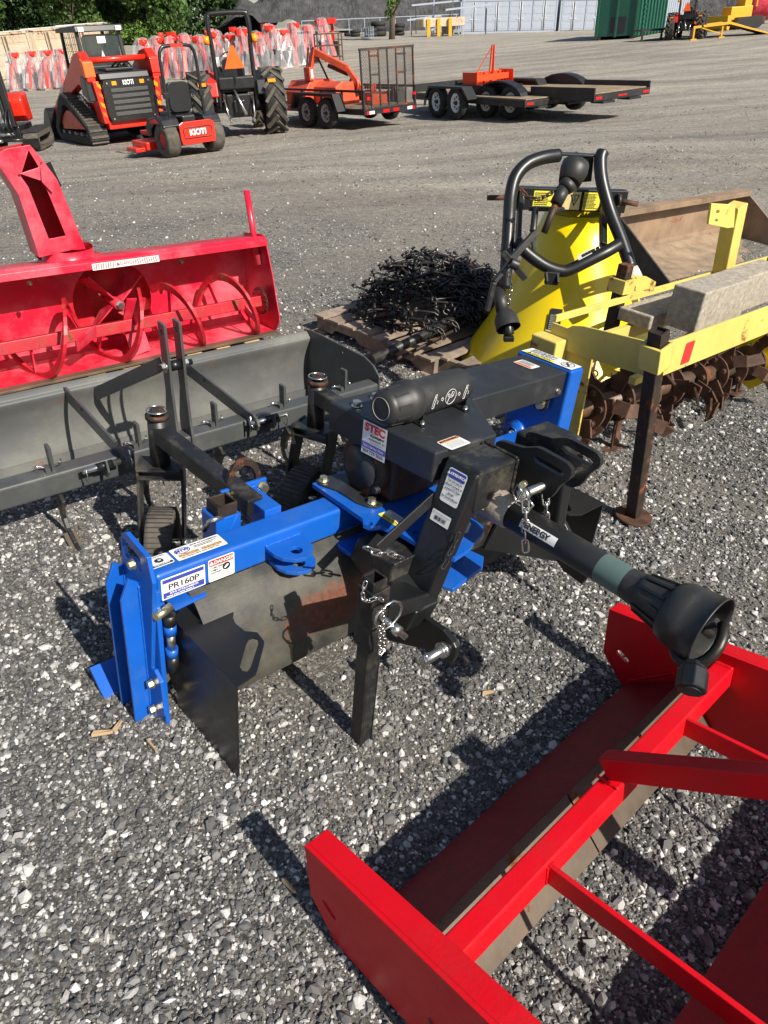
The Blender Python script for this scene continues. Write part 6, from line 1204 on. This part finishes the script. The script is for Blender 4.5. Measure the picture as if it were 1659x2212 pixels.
# --- implements wrapped in film
def wrapped(FR, label, k):
    t = thing('wrapped_attachment', label, 'attachment', FR, group='red attachments wrapped in clear film')
    r = random.Random(k)
    MB().box((-.5, -.38, .0), (.5, .38, .10)).build('shipping_base', m_wood, t)
    for s in (-1, 1):
        MB().bar((-.36, s*.28, .1), (-.16, s*.14, 1.15), .10, .16, (0, 1, 0)).bar((-.16, s*.14, 1.10), (.14+r.uniform(-.1, .1), s*.12, 1.74), .09, .14, (0, 1, 0)).build('loader_arm', m_or, t, .01)
        MB().bar((.05, s*.3, .12), (.28, s*.18, 1.0), .05, .08, (0, 1, 0)).build('cylinder', m_mach if s > 0 else m_zinc, t, .004)
    MB().box((-.10, -.18, 1.50), (.22, .18, 1.78)).cyl((.05, -.26, 1.66), (.05, .26, 1.66), .10).build('pivot_head', m_or, t, .02)
    MB().box((-.05, -.25, .15), (.30, .25, .85)).build('valve_block', m_mach, t, .03)
    for q in range(3): MB().bar((r.uniform(-.3, .3), r.uniform(-.3, .3), .1), (r.uniform(-.2, .2), r.uniform(-.2, .2), r.uniform(.9, 1.5)), .07, .07, (0, 1, 0)).build('strut', m_or if q else m_snow, t)
    sh = MB(); n = 20; lv = [(.05, .56), (.35, .52), (.8, .44), (1.2, .36), (1.55, .29), (1.80, .20), (1.86, .06)]
    vs = []
    for (z, rr) in lv:
        for j in range(n):
            a = 2*math.pi*j/n; q = rr*(1+.16*math.sin(5*a+k+z*3)+r.uniform(-.05, .05)); vs.append((q*math.cos(a), q*.8*math.sin(a), z+r.uniform(-.03, .03)))
    sh.add(vs, [(i*n+j, i*n+(j+1) % n, (i+1)*n+(j+1) % n, (i+1)*n+j) for i in range(len(lv)-1) for j in range(n)]); sh.build('plastic_film', m_film, t)
    return t
lefts = [(48, 196, 'leftmost of the four film wrapped red attachments left of the track loader'), (84, 194, 'second from the left of the four film wrapped attachments left of the track loader'), (116, 193, 'third from the left of the four wrapped attachments left of the track loader'), (148, 191, 'fourth wrapped red attachment, half hidden by the track loader cab')]
wp = [wrapped(far(ongr(px, py), 30+7*i), lb_, i) for i, (px, py, lb_) in enumerate(lefts)]
ordn = ['first', 'second', 'third', 'fourth', 'fifth', 'sixth', 'seventh', 'eighth', 'ninth', 'tenth', 'eleventh', 'twelfth', 'thirteenth', 'fourteenth', 'fifteenth']
for w_ in wp: w_.scale = (1.4, 1.4, 1.0)
rights = [(322, 176), (352, 174), (382, 172), (412, 170), (445, 168), (478, 166), (508, 164), (536, 163), (562, 158), (590, 152), (615, 148), (640, 143), (672, 133), (700, 127)]
for i, (px, py) in enumerate(rights):
    c = copy_tree(wp[i % 4]); f_ = far(ongr(px, py), 10+37*i % 360); c.matrix_world = f_.mat(); c.scale = (1.45+.1*math.sin(i*2), 1.4, 1.06+.07*math.sin(i*3))
    c['label'] = 'film wrapped red attachment, %s from the left in the long row behind the tractor' % ordn[i]
for i, (px, py, D_) in enumerate(((345, 158, 0), (375, 156, 0), (470, 150, 0), (530, 146, 0), (595, 136, 0), (722, 121, 0))):
    FR = far(ongr(px, py), 20+50*i); t = thing('front_loader', 'bare orange red loader frame, %s from the left in the rear row of attachments' % ordn[i], 'loader frame', FR, group='bare loader frames behind the wrapped row')
    MB().bar((-.5, 0, .0), (-.1, 0, 1.5), .14, .20, (0, 1, 0)).bar((-.1, 0, 1.45), (.55, 0, 1.95), .14, .20, (0, 1, 0)).build('arm', m_or, t, .01); MB().box((-.3, -.3, .0), (.2, .3, .8)).build('base_frame', m_mach, t, .02); MB().cyl((.4, -.3, 1.85), (.4, .3, 1.85), .11).box((.3, -.25, 1.7), (.6, .25, 2.0)).build('pivot_head', m_or, t, .02)
FR = far(ongr(712, 134), 15); rk_ = thing('steel_rack', 'rusty brown steel rack standing at the right end of the wrapped row', 'rack', FR)
rr_ = MB()
for x in (-.7, .7):
    for y in (-.4, .4): rr_.bar((x, y, 0), (x, y, 1.35), .06, .06, (0, 1, 0))
for z in (.25, .8, 1.35):
    for y in (-.4, .4): rr_.bar((-.7, y, z), (.7, y, z), .05, .06)
    for x in (-.7, 0, .7): rr_.bar((x, -.4, z), (x, .4, z), .05, .06)
rr_.build('rack_frame', m_rust, rk_); MB().box((-.6, -.35, 1.38), (.6, .35, 1.42)).build('rack_shelf', m_wood, rk_)
# --- containers, dumpster
def container(FR, Ln, label, mt, doors, group, name='shipping_container', Hc=2.59, Dc=2.44):
    t = thing(name, label, 'container', FR, group=group)
    MB().box((.06, .06, .12), (Ln-.06, Dc, Hc-.05)).build('walls', mt, t); fr_m = MB()
    for x in (0, Ln-.14): fr_m.box((x, 0, 0), (x+.14, .16, Hc))
    fr_m.box((0, 0, 0), (Ln, .16, .16)).box((0, 0, Hc-.14), (Ln, .16, Hc)); fr_m.build('corner_frame', mt, t, .01)
    MB().box((-.02, -.02, Hc), (Ln+.02, Dc, Hc+.04)).build('roof', mat('container roof', (.70, .68, .62), .5, dirt=(.3, .28, .25), dirt_amt=.3), t)
    dw = (Ln-.28)/(doors*2)
    for k in range(doors*2):
        x0 = .14+dw*k; d = MB().box((x0+.03, -.01, .20), (x0+dw-.03, .05, Hc-.18))
        do = d.build('door', mt, t, .008)
        for j in range(4): MB().box((x0+.14, -.025, .34+j*.56), (x0+dw-.14, -.01, .34+j*.56+.36)).build('door_panel', mt, do, .006)
        MB().cyl((x0+(dw-.10 if k % 2 == 0 else .10), -.05, .2), (x0+(dw-.10 if k % 2 == 0 else .10), -.05, Hc-.2), .022, 8).box((x0+(dw-.30 if k % 2 == 0 else .08), -.07, 1.08), (x0+(dw-.08 if k % 2 == 0 else .30), -.05, 1.13)).build('locking_bar', m_wrim if mt is m_cwhite else m_rust, do)
    return t
def at_(px, py, D): p = WD(px, py, D); return np.array(p)
cA = at_(993, 73, 80); cB = at_(1282, 70.5, 80); az_ = math.degrees(math.atan2(cB[1]-cA[1], cB[0]-cA[0])); cA[2] = gz(cA[0], cA[1]) if abs(gz(cA[0], cA[1])-cA[2]) < .15 else cA[2]
Gc = 'pale grey steel storage containers'
c1_ = container(Fn(cA, az_, k=.0), 8.9, 'pale grey side opening container, leftmost of the pale row', m_cwhite, 4, Gc)
e_ = cA+(cB-cA)/np.linalg.norm(cB-cA)*9.15; container(Fn(e_, az_, k=0), 9.0, 'pale grey container, second in the pale row, partly hidden by the green dumpster', m_cwhite, 4, Gc)
for lb_, px, py, D in (('rusty beige container at the far left, leftmost of three', -18, 172, 52), ('rusty beige container, middle one of three at the far left', 74, 166, 54), ('rusty beige container behind the loader cab, rightmost of three', 148, 158, 56)):
    o = at_(px, py, D); o[2] = gz(o[0], o[1]); container(Fn(o, 10, k=.05), 2.9, lb_, m_crust, 1, 'rusty beige containers at the far left')
dO = onground(ongr(1283, 87)); DF = Fn(dO, -32, k=.03); gd_ = thing('dumpster', 'dark green ribbed steel dumpster standing in front of the pale containers', 'dumpster', DF)
pL = DF.L(1283, 5, v=0); pR = DF.L(1352, 89, w=0); DW = abs(pR[0]) if 1.5 < abs(pR[0]) < 5 else 3.2
MB().prism('w', [(0, 0), (2.35, 0), (2.35, 6.2), (0, 6.2)], .15, 2.45).build('bin_walls', m_green, gd_); MB().box((-.05, -.05, 2.40), (2.40, .05, 2.52)).box((2.32, -.05, 2.40), (2.42, 6.25, 2.52)).box((-.05, -.05, 2.40), (.05, 6.25, 2.52)).build('top_rail', m_green, gd_, .01)
for k in range(9): MB().box((2.35, .1+k*.70, .1), (2.45, .25+k*.70, 2.42)).build('rib', m_green, gd_, .01)
for x in (.05, 1.12, 2.2): MB().box((x, -.08, .1), (x+.12, .0, 2.42)).build('rib', m_green, gd_, .01)
MB().box((.85, -.02, .3), (1.7, -.01, 1.05)).build('door_opening', m_lblk, gd_)
for x in (.2, 2.05): MB().box((x, -.1, 0), (x+.15, 6.2, .15)).build('skid_rail', m_rustd, gd_)
for k in range(8): MB().box((2.46, .75, .45+k*.22), (2.50, 1.15, .48+k*.22)).build('ladder_rung', m_green, gd_)
sO = at_(1410, 70, 84); sO[2] = gz(sO[0], sO[1]); sh_ = thing('metal_shed', 'white corrugated metal shed end showing behind the green dumpster', 'shed', Fn(sO, 5, k=0))
MB().box((0, 0, 0), (3.2, 4, 3.6)).build('wall', m_cwhite, sh_); MB().prism('v', [(-.1, 3.6), (3.3, 3.6), (1.6, 4.3)], -.1, 4.1).build('roof', m_cwhite, sh_)
for k in range(16): MB().box((.03+k*.2, -.03, 0), (.10+k*.2, 0, 3.6)).build('cladding_rib', m_cwhite, sh_)
# --- small red tractor, carryall, yellow ramp, dozer
zO = onground(ongr(1478, 85)); zt = copy_tree(tr); zF = Fn(zO, 62, k=.05); zt.matrix_world = zF.mat(); zt.scale = (.95, .95, .95); zt['label'] = 'small red tractor in the distance between the green dumpster and the yellow ramp'
fO = onground(ongr(1385, 90)); fc = thing('carryall_frame', 'low black steel platform frame on the ground before the far red tractor', 'frame', Fn(fO, 4, k=.05))
MB().box((0, 0, .42), (3.4, 1.2, .50)).build('platform', m_trail, fc)
for x in (.0, 1.0, 3.3): MB().box((x, 0, 0), (x+.08, .1, .42)).build('leg', m_trail, fc)
MB().box((2.5, -.05, .05), (3.4, .0, .45)).build('side_plate', m_trail, fc); text('CARTER', .22, (2.6, -.055, .25), (1, 0, 0), (0, 0, 1), m_white, fc) if False else None
m_cat = mat('loader yellow', (.66, .33, .01), .5, var=.1, dirt=(.3, .2, .05), dirt_amt=.3)
yO = onground(ongr(1535, 84)); yr = thing('loading_ramp', 'yellow steel loading ramp sloping down to the right at the far right edge', 'ramp', Fn(yO, 2, k=.05))
MB().prism('v', [(-1.6, 1.15), (1.5, 1.30), (5.0, .10), (5.0, .0), (1.5, 1.08), (-1.6, .95)], 0, .12).prism('v', [(-1.6, 1.15), (1.5, 1.30), (5.0, .10), (5.0, .0), (1.5, 1.08), (-1.6, .95)], 1.8, 1.92).build('ramp_beam', m_cat, yr, .01); MB().prism('v', [(-1.6, 1.05), (1.5, 1.18), (5.0, .04), (5.0, .0), (1.5, 1.12), (-1.6, 1.0)], .12, 1.8).build('ramp_deck', m_rust, yr)
for x in (-1.5, .9): MB().bar((x, .06, 1.0), (x, .06, .0), .12, .14, (0, 1, 0)).box((x-.25, -.1, 0), (x+.25, .2, .12)).build('ramp_leg', m_cat, yr)
MB().bar((-1.0, .06, 1.0), (.9, .06, .35), .08, .08, (0, 1, 0)).build('ramp_brace', m_cat, yr)
yr.scale = (.58, .58, .50)
bO = onground(ongr(1600, 62)); dz = thing('bulldozer', 'yellow bulldozer in the distance above the yellow ramp', 'bulldozer', Fn(bO, 15, k=.05))
MB().prism('v', [(-1.4, .2), (-1.0, .0), (1.2, .0), (1.6, .3), (1.3, .9), (-1.1, .9)], -.9, -.4).prism('v', [(-1.4, .2), (-1.0, .0), (1.2, .0), (1.6, .3), (1.3, .9), (-1.1, .9)], .9, 1.4).build('crawler_track', m_mach, dz, .03)
MB().box((-1.6, -.4, .7), (.6, .9, 1.7)).box((-.3, -.3, 1.6), (.5, .8, 2.2)).build('body', m_cat, dz, .05)
for x, y in ((-.2, -.3), (-.2, .8), (1.0, -.3), (1.0, .8)): MB().bar((x, y, 1.6), (x, y, 2.9), .1, .1, (0, 1, 0)).build('canopy_post', m_cat, dz)
MB().box((-.4, -.45, 2.9), (1.2, .95, 3.0)).build('canopy', m_cat, dz); MB().prism('v', [(-2.4, .1), (-2.2, 0), (-2.0, .5), (-2.2, 1.1), (-2.45, 1.1)], -1.2, 1.7).build('blade', m_cat, dz)
dz.scale = (.62, .62, .62)
rO = onground(ongr(1655, 52)); rt = thing('red_tank', 'dark red cylindrical tank lying at the far right edge behind the bulldozer', 'tank', Fn(rO, 10, k=.05)); MB().lathe([(0, 0), (.05, .6), (.25, 1.0), (6, 1.0), (6.2, .6), (6.25, 0)], (-.5, 2, 1.2), (1, .1, 0), 28).build('tank_shell', m_snow, rt); MB().box((.5, 1.5, 0), (.9, 2.5, .4)).box((4, 1.5, 0), (4.4, 2.5, .4)).build('cradle', m_rust, rt)
# --- dark heap of aggregate
def heap():
    M_ = bpy.data.materials.new('dark aggregate'); M_.use_nodes = True; N = M_.node_tree.nodes; Lk = M_.node_tree.links; b = N['Principled BSDF']; tc = N.new('ShaderNodeTexCoord')
    n1 = N.new('ShaderNodeTexNoise'); n1.inputs['Scale'].default_value = .9; n1.inputs['Detail'].default_value = 12; n1.inputs['Roughness'].default_value = .75; Lk.new(tc.outputs['Object'], n1.inputs['Vector'])
    r = N.new('ShaderNodeValToRGB'); r.color_ramp.elements[0].position = .35; r.color_ramp.elements[0].color = (.045, .045, .047, 1); r.color_ramp.elements[1].position = .7; r.color_ramp.elements[1].color = (.17, .17, .17, 1); Lk.new(n1.outputs['Fac'], r.inputs[0])
    mp = N.new('ShaderNodeMapping'); mp.inputs['Scale'].default_value = (1.6, .3, .35); mp.inputs['Rotation'].default_value = (0, .35, 0); Lk.new(tc.outputs['Object'], mp.inputs[0]); n2 = N.new('ShaderNodeTexNoise'); n2.inputs['Scale'].default_value = 1.3; n2.inputs['Detail'].default_value = 6; n2.inputs['Roughness'].default_value = .7; Lk.new(mp.outputs[0], n2.inputs['Vector'])
    ad = N.new('ShaderNodeMath'); ad.operation = 'ADD'; Lk.new(n1.outputs['Fac'], ad.inputs[0]); Lk.new(n2.outputs['Fac'], ad.inputs[1])
    bp = N.new('ShaderNodeBump'); bp.inputs['Strength'].default_value = 1; bp.inputs['Distance'].default_value = .9; Lk.new(ad.outputs[0], bp.inputs['Height']); Lk.new(bp.outputs[0], b.inputs['Normal']); Lk.new(r.outputs[0], b.inputs['Base Color']); b.inputs['Roughness'].default_value = .95
    p = WD(470, 70, 100); q = WD(1050, 40, 100); vs = []; nx, ny = 150, 60; x0, x1 = p[0]-1, q[0]+62
    for j in range(ny):
        for i in range(nx):
            x = x0+(x1-x0)*i/(nx-1); y = 97+55*j/(ny-1); d = max(0, y-97-3*math.sin(x*.07)); e = max(0, x-x0)
            h = min(d*.62, 17)*min(1, e/22)
            if e < 22: h = min(d*.62, e*.62)
            h += (.35*math.sin(x*1.3+y*.4)+.25*math.sin(x*2.9-y)+random.uniform(-.22, .22))*min(1, h/2)
            if d > 5: h += .6*math.sin(x*.8+.3*y)*math.sin(y*.3)
            vs.append((x, y, gz(x, y)+h-.05))
    m = MB().add(vs, [(j*nx+i, j*nx+i+1, (j+1)*nx+i+1, (j+1)*nx+i) for j in range(ny-1) for i in range(nx-1)], True); o = m.build('hills', M_); tag(o, kind='structure')
heap()
# --- trees
def leafmat(name, c):
    return mat(name, c, .6, var=.45, scale=1.2, bump=0, spec=.3)
lm = [leafmat('oak leaves', (.055, .105, .022)), leafmat('bright leaves', (.09, .16, .03)), leafmat('dark leaves', (.03, .066, .018))]
def crownmesh(seed, H_, Rr, n, ls, low=.2):
    r = np.random.default_rng(seed); cl = r.uniform(-1, 1, (60, 3)); cl = cl[np.linalg.norm(cl, axis=1) < 1][:30]; c = cl*np.array([Rr, Rr, H_*.5])*.85+np.array([0, 0, H_*.5+low]); cr = r.uniform(.9, 1.9, len(c))*Rr/4
    k = r.integers(0, len(c), n); d = r.normal(size=(n, 3)); d /= np.linalg.norm(d, axis=1)[:, None]; p = c[k]+d*(cr[k]*r.uniform(.6, 1.05, n)**.5)[:, None]
    a = r.normal(size=(n, 3)); a /= np.linalg.norm(a, axis=1)[:, None]; b = np.cross(a, d+.6*r.normal(size=(n, 3))); b /= np.linalg.norm(b, axis=1)[:, None]
    s = ls*r.uniform(.6, 1.3, n)[:, None]; v = np.stack([p-a*s, p+b*s*.6, p+a*s, p-b*s*.6], 1).reshape(-1, 3); v[:, 2] = np.maximum(v[:, 2], .05)
    f = np.arange(n*4).reshape(-1, 4); me = bpy.data.meshes.new('crown'); me.from_pydata(v.tolist(), [], f.tolist()); return me
cm_ = [crownmesh(s, 13, 4.4, 13000, .21) for s in (1, 2, 3)]
def tree(x, y, label, k, sc=1.0, mtl=0, group=None, name='tree', me=None, z=None):
    O = np.array([x, y, gz(x, y) if z is None else z]); t = thing(name, label, 'tree', Fn(O, 60*k % 360, k=0), group=group); t.scale = (sc, sc, sc)
    me = (me or cm_[k % 3]).copy(); me.materials.append(lm[mtl]); o = bpy.data.objects.new('crown', me); COL.objects.link(o); o.parent = t
    tk = MB(); pts = [(0, 0, -.3), (.1, .05, 2), (-.05, .1, 5), (.1, 0, 9)]; tk.tube(pts, [.28, .22, .17, .06], 8)
    for q in range(7): an = q*2.3; z0 = 1.5+q; tk.tube([(0, 0, z0), (1.5*math.cos(an), 1.5*math.sin(an), z0+1.3), (2.8*math.cos(an), 2.8*math.sin(an), z0+2.2)], [.10, .06, .02], 6)
    tk.build('trunk', m_bark, t); return t
tp_ = [(-45, 62), (-38, 66), (-31, 68), (-50, 74), (-42, 78), (-25, 72), (-34, 82), (-20, 78), (-27, 88), (-24, 84), (-22, 97), (-29, 94), (-58, 66), (-25, 103), (-40, 95)]
tl2 = ['pale green tree at the top left corner above the beige containers', 'bright leafed tree, second along the tree line from the left', 'broad dark tree above the middle beige container', 'tall tree behind the corner trees at the far left', 'dark tree behind the second tree of the line', 'round green tree above the loader cab', 'dark tree filling the gap behind the loader cab', 'green tree right of the loader cab roof', 'deep green tree behind the mower roll bar', 'mid green tree left of the dark heap', 'dark green tree at the back of the line near the heap', 'last tree of the line, right against the dark heap', 'outermost bright tree at the left photo edge', 'small dark tree behind the foot of the heap', 'tall dark tree at the back of the left grove']
for k, (x, y) in enumerate(tp_): tree(x, y, tl2[k], k, 1.0+.15*math.sin(k*2.1), (1, 1, 0, 0, 2, 0, 2, 0, 2, 0, 2, 2, 1, 2, 2)[k], 'trees lining the yard at the left')
p = WD(846, 72, 72); sm_ = crownmesh(9, 6.5, 1.1, 2600, .12, .9); tree(p[0], p[1], 'slim young green tree standing alone before the dark heap', 5, 1.0, 1, None, 'young_tree', sm_)
rw = np.random.default_rng(5); n_ = 34000; wx = rw.uniform(-95, -16.5, n_); wy = 108+rw.uniform(-2.5, 4, n_)+2*np.sin(wx*.3); wz = rw.uniform(0, 1, n_)**.9*(12+2.5*np.sin(wx*.45)+1.5*np.sin(wx*1.1+1))
wa = rw.normal(size=(n_, 3)); wa /= np.linalg.norm(wa, axis=1)[:, None]; wb = np.cross(wa, rw.normal(size=(n_, 3))); wb /= np.linalg.norm(wb, axis=1)[:, None]; wc_ = np.stack([wx, wy, wz], 1); ws = rw.uniform(.25, .5, n_)[:, None]
wv = np.stack([wc_-wa*ws, wc_+wb*ws*.7, wc_+wa*ws, wc_-wb*ws*.7], 1).reshape(-1, 3); me = bpy.data.meshes.new('far_wood'); me.from_pydata(wv.tolist(), [], np.arange(n_*4).reshape(-1, 4).tolist()); me.materials.append(lm[2]); o = bpy.data.objects.new('far_wood', me); COL.objects.link(o); tag(o, 'dark mass of woodland behind the tree line at the top left', 'woodland', kind='stuff')
und = crownmesh(21, 1.6, 1.6, 1400, .13, .0)
for k in range(16):
    x = -50+2.05*k; y = 60+1.1*k+2*math.sin(k); O = np.array([x, y, gz(x, y)]); t = thing('bush', 'low bright bush at the foot of the tree line, %s from the left' % (ordn+['sixteenth'])[k], 'bush', Fn(O, 40*k, k=0), group='low bushes along the tree line')
    me = und.copy(); me.materials.append(lm[1]); o = bpy.data.objects.new('foliage', me); COL.objects.link(o); o.parent = t; MB().tube([(0, 0, 0), (.1, 0, .6), (.2, .1, 1.1)], [.05, .04, .02], 6).build('stem', m_bark, t)
# --- fence and junk before the heap
def far_thing(name, label, cat, px, py, az=0, group=None, D=None):
    p = ongr(px, py) if D is None else WD(px, py, D)
    return thing(name, label, cat, Fn(onground(p), az, k=.02), group=group)
ff_ = far_thing('chain_link_fence', 'low chain link fence with pale top rail before the dark heap', 'fence', 655, 90, 8, D=88)
for k in range(12): MB().bar((k*1.6, 0, 0), (k*1.6, 0, 1.3), .06, .06, (0, 1, 0)).build('post', m_cwhite, ff_)
MB().bar((0, 0, 1.29), (17.6, 0, 1.29), .06, .06).build('top_rail', m_cwhite, ff_)
def tyre_pile(px, py, n, label, big=1.0):
    t = far_thing('tyre_stack', label, 'tyres', px, py, 0, 'stacks of old tyres before the heap')
    for k in range(n): MB().lathe([(-.11*big, .24*big), (-.13*big, .42*big), (0, .48*big), (.13*big, .42*big), (.11*big, .24*big)], (random.uniform(-.08, .08), random.uniform(-.08, .08), .14*big+.25*big*k), (random.uniform(-.08, .08), .05, 1), 20).build('tyre', m_tyre, t)
for px, py, n, b_, lb_ in ((755, 78, 1, 1, 'single old tyre, leftmost before the dark heap'), (768, 79, 2, 1, 'pair of stacked tyres left of the white crate'), (800, 80, 2, 1.3, 'stack of tyres right of the white crate'), (818, 79, 3, 1.5, 'tallest stack of big tyres left of the young tree'), (862, 77, 3, 1.2, 'stack of tyres right of the young tree'), (1118/1.0, 0, 0, 1, '')):
    if n: tyre_pile(px, py, n, lb_, b_)
wc = far_thing('wire_crate', 'small white wire crate beside the old tyres', 'crate', 783, 84, 5)
w_ = MB()
for x in np.linspace(0, 1.0, 6):
    for y in (0, .8): w_.bar((x, y, 0), (x, y, .85), .03, .03, (0, 1, 0))
for z in (0.05, .3, .6, .85):
    for y in (0, .8): w_.bar((0, y, z), (1.0, y, z), .03, .03)
for x in (0, 1.0):
    for z in (.05, .85): w_.bar((x, 0, z), (x, .8, z), .03, .03)
w_.build('wire_frame', m_cwhite, wc)
yb = far_thing('yellow_boat_hull', 'pale boat shaped trailer body with yellow supports before the heap', 'boat', 915, 80, 5); MB().prism('w', [(0, 0), (3.6, .2), (3.8, .7), (3.4, 1.5), (0, 1.6), (-.6, .8)], .7, 1.35).build('hull', m_crust, yb, .1)
for x in (.3, 1.2, 2.2): MB().box((x, -.1, 0), (x+.28, .1, 1.3)).build('support', m_cat, yb)
gs = far_thing('steel_table', 'grey steel work table standing among the scrap', 'table', 955, 77, 0); MB().box((0, 0, .8), (1.6, .9, .9)).box((.1, .1, .1), (1.1, .7, .7)).build('top', m_lgry, gs)
for x, y in ((.05, .05), (1.5, .05), (.05, .8), (1.5, .8)): MB().box((x, y, 0), (x+.07, y+.07, .8)).build('leg', m_cwhite, gs)
for i, (px, py, az, L_, z, lb_) in enumerate(((890, 74, 8, 5.5, 2.3, 'long pale metal beam laid across the scrap racks'), (930, 77, 70, 3.0, .4, 'pale pipe leaning beside the boat shaped body'), (962, 78, 5, 4.0, 1.9, 'white plank laid at shoulder height near the pale container'), (880, 78, 12, 3.2, 1.2, 'grey timber bundle right of the young tree'))):
    t = far_thing('metal_beam', lb_, 'beam', px, py, az, 'lengths of metal before the heap'); MB().bar((0, 0, z), (L_, 0, z+.25), .14, .14).build('beam', m_cwhite, t)
    for x in (.4, L_-.4): MB().bar((x, 0, 0), (x, 0, z), .08, .08, (0, 1, 0)).build('stand', m_rustd, t)
for i, (px, lb_) in enumerate(((936, 'light pole right of the boat shaped body'), (976, 'light pole beside the pale container'), (1000, 'light pole furthest right before the containers'))):
    t = far_thing('steel_pole', lb_, 'pole', px, 76, 0, 'thin poles before the heap'); MB().bar((0, 0, 0), (.1, 0, 3.6+.3*i), .09, .09, (0, 1, 0)).build('shaft', m_cwhite, t); MB().bar((.1, 0, 3.6+.3*i), (.4, 0, 4.1+.3*i), .07, .07, (0, 1, 0)).build('bent_top', m_cwhite, t)
# small wood scraps on the gravel
for i, (x0, y0, x1, y1, w_, lb_) in enumerate(((200, 1592, 248, 1585, .016, 'pale split stick lying below the blue skid shoe'), (246, 1588, 265, 1560, .012, 'short pale stick touching the split stick by the skid shoe'), (320, 1605, 342, 1632, .008, 'thin brown splinter left of the black side shield'), (1040, 1505, 1068, 1498, .010, 'pale wood chip on gravel right of the prop stand'), (1000, 1425, 1010, 1440, .012, 'small chip beside the lower hitch pin shadow'), (612, 1905, 640, 1935, .010, 'pale chip lying left of the red end plate'), (985, 2155, 1040, 2148, .010, 'thin straw coloured stick near the bottom edge'))):
    a = ongr(x0, y0); b = ongr(x1, y1); c = (a+b)/2; FR = Fn(c, math.degrees(math.atan2(b[1]-a[1], b[0]-a[0]))); l = np.linalg.norm(b-a)/2
    o = MB().add([(-l, -w_/2, .003), (l*.8, -w_/2.6, .003), (l, w_/5, .003), (-l*.85, w_/2, .003), (-l, -w_/3, .012), (l*.75, -w_/3, .013), (l*.9, w_/6, .010), (-l*.8, w_/3, .014)], [(0, 3, 2, 1), (4, 5, 6, 7), (0, 1, 5, 4), (1, 2, 6, 5), (2, 3, 7, 6), (3, 0, 4, 7)]).build('wood_chip', mat('wood splinter', (.42, .30, .17), .85, var=.3, bump=.3), None); o.matrix_world = FR.mat(); o.location.z += .006; tag(o, lb_, 'wood chip', 'wood scraps on the gravel')
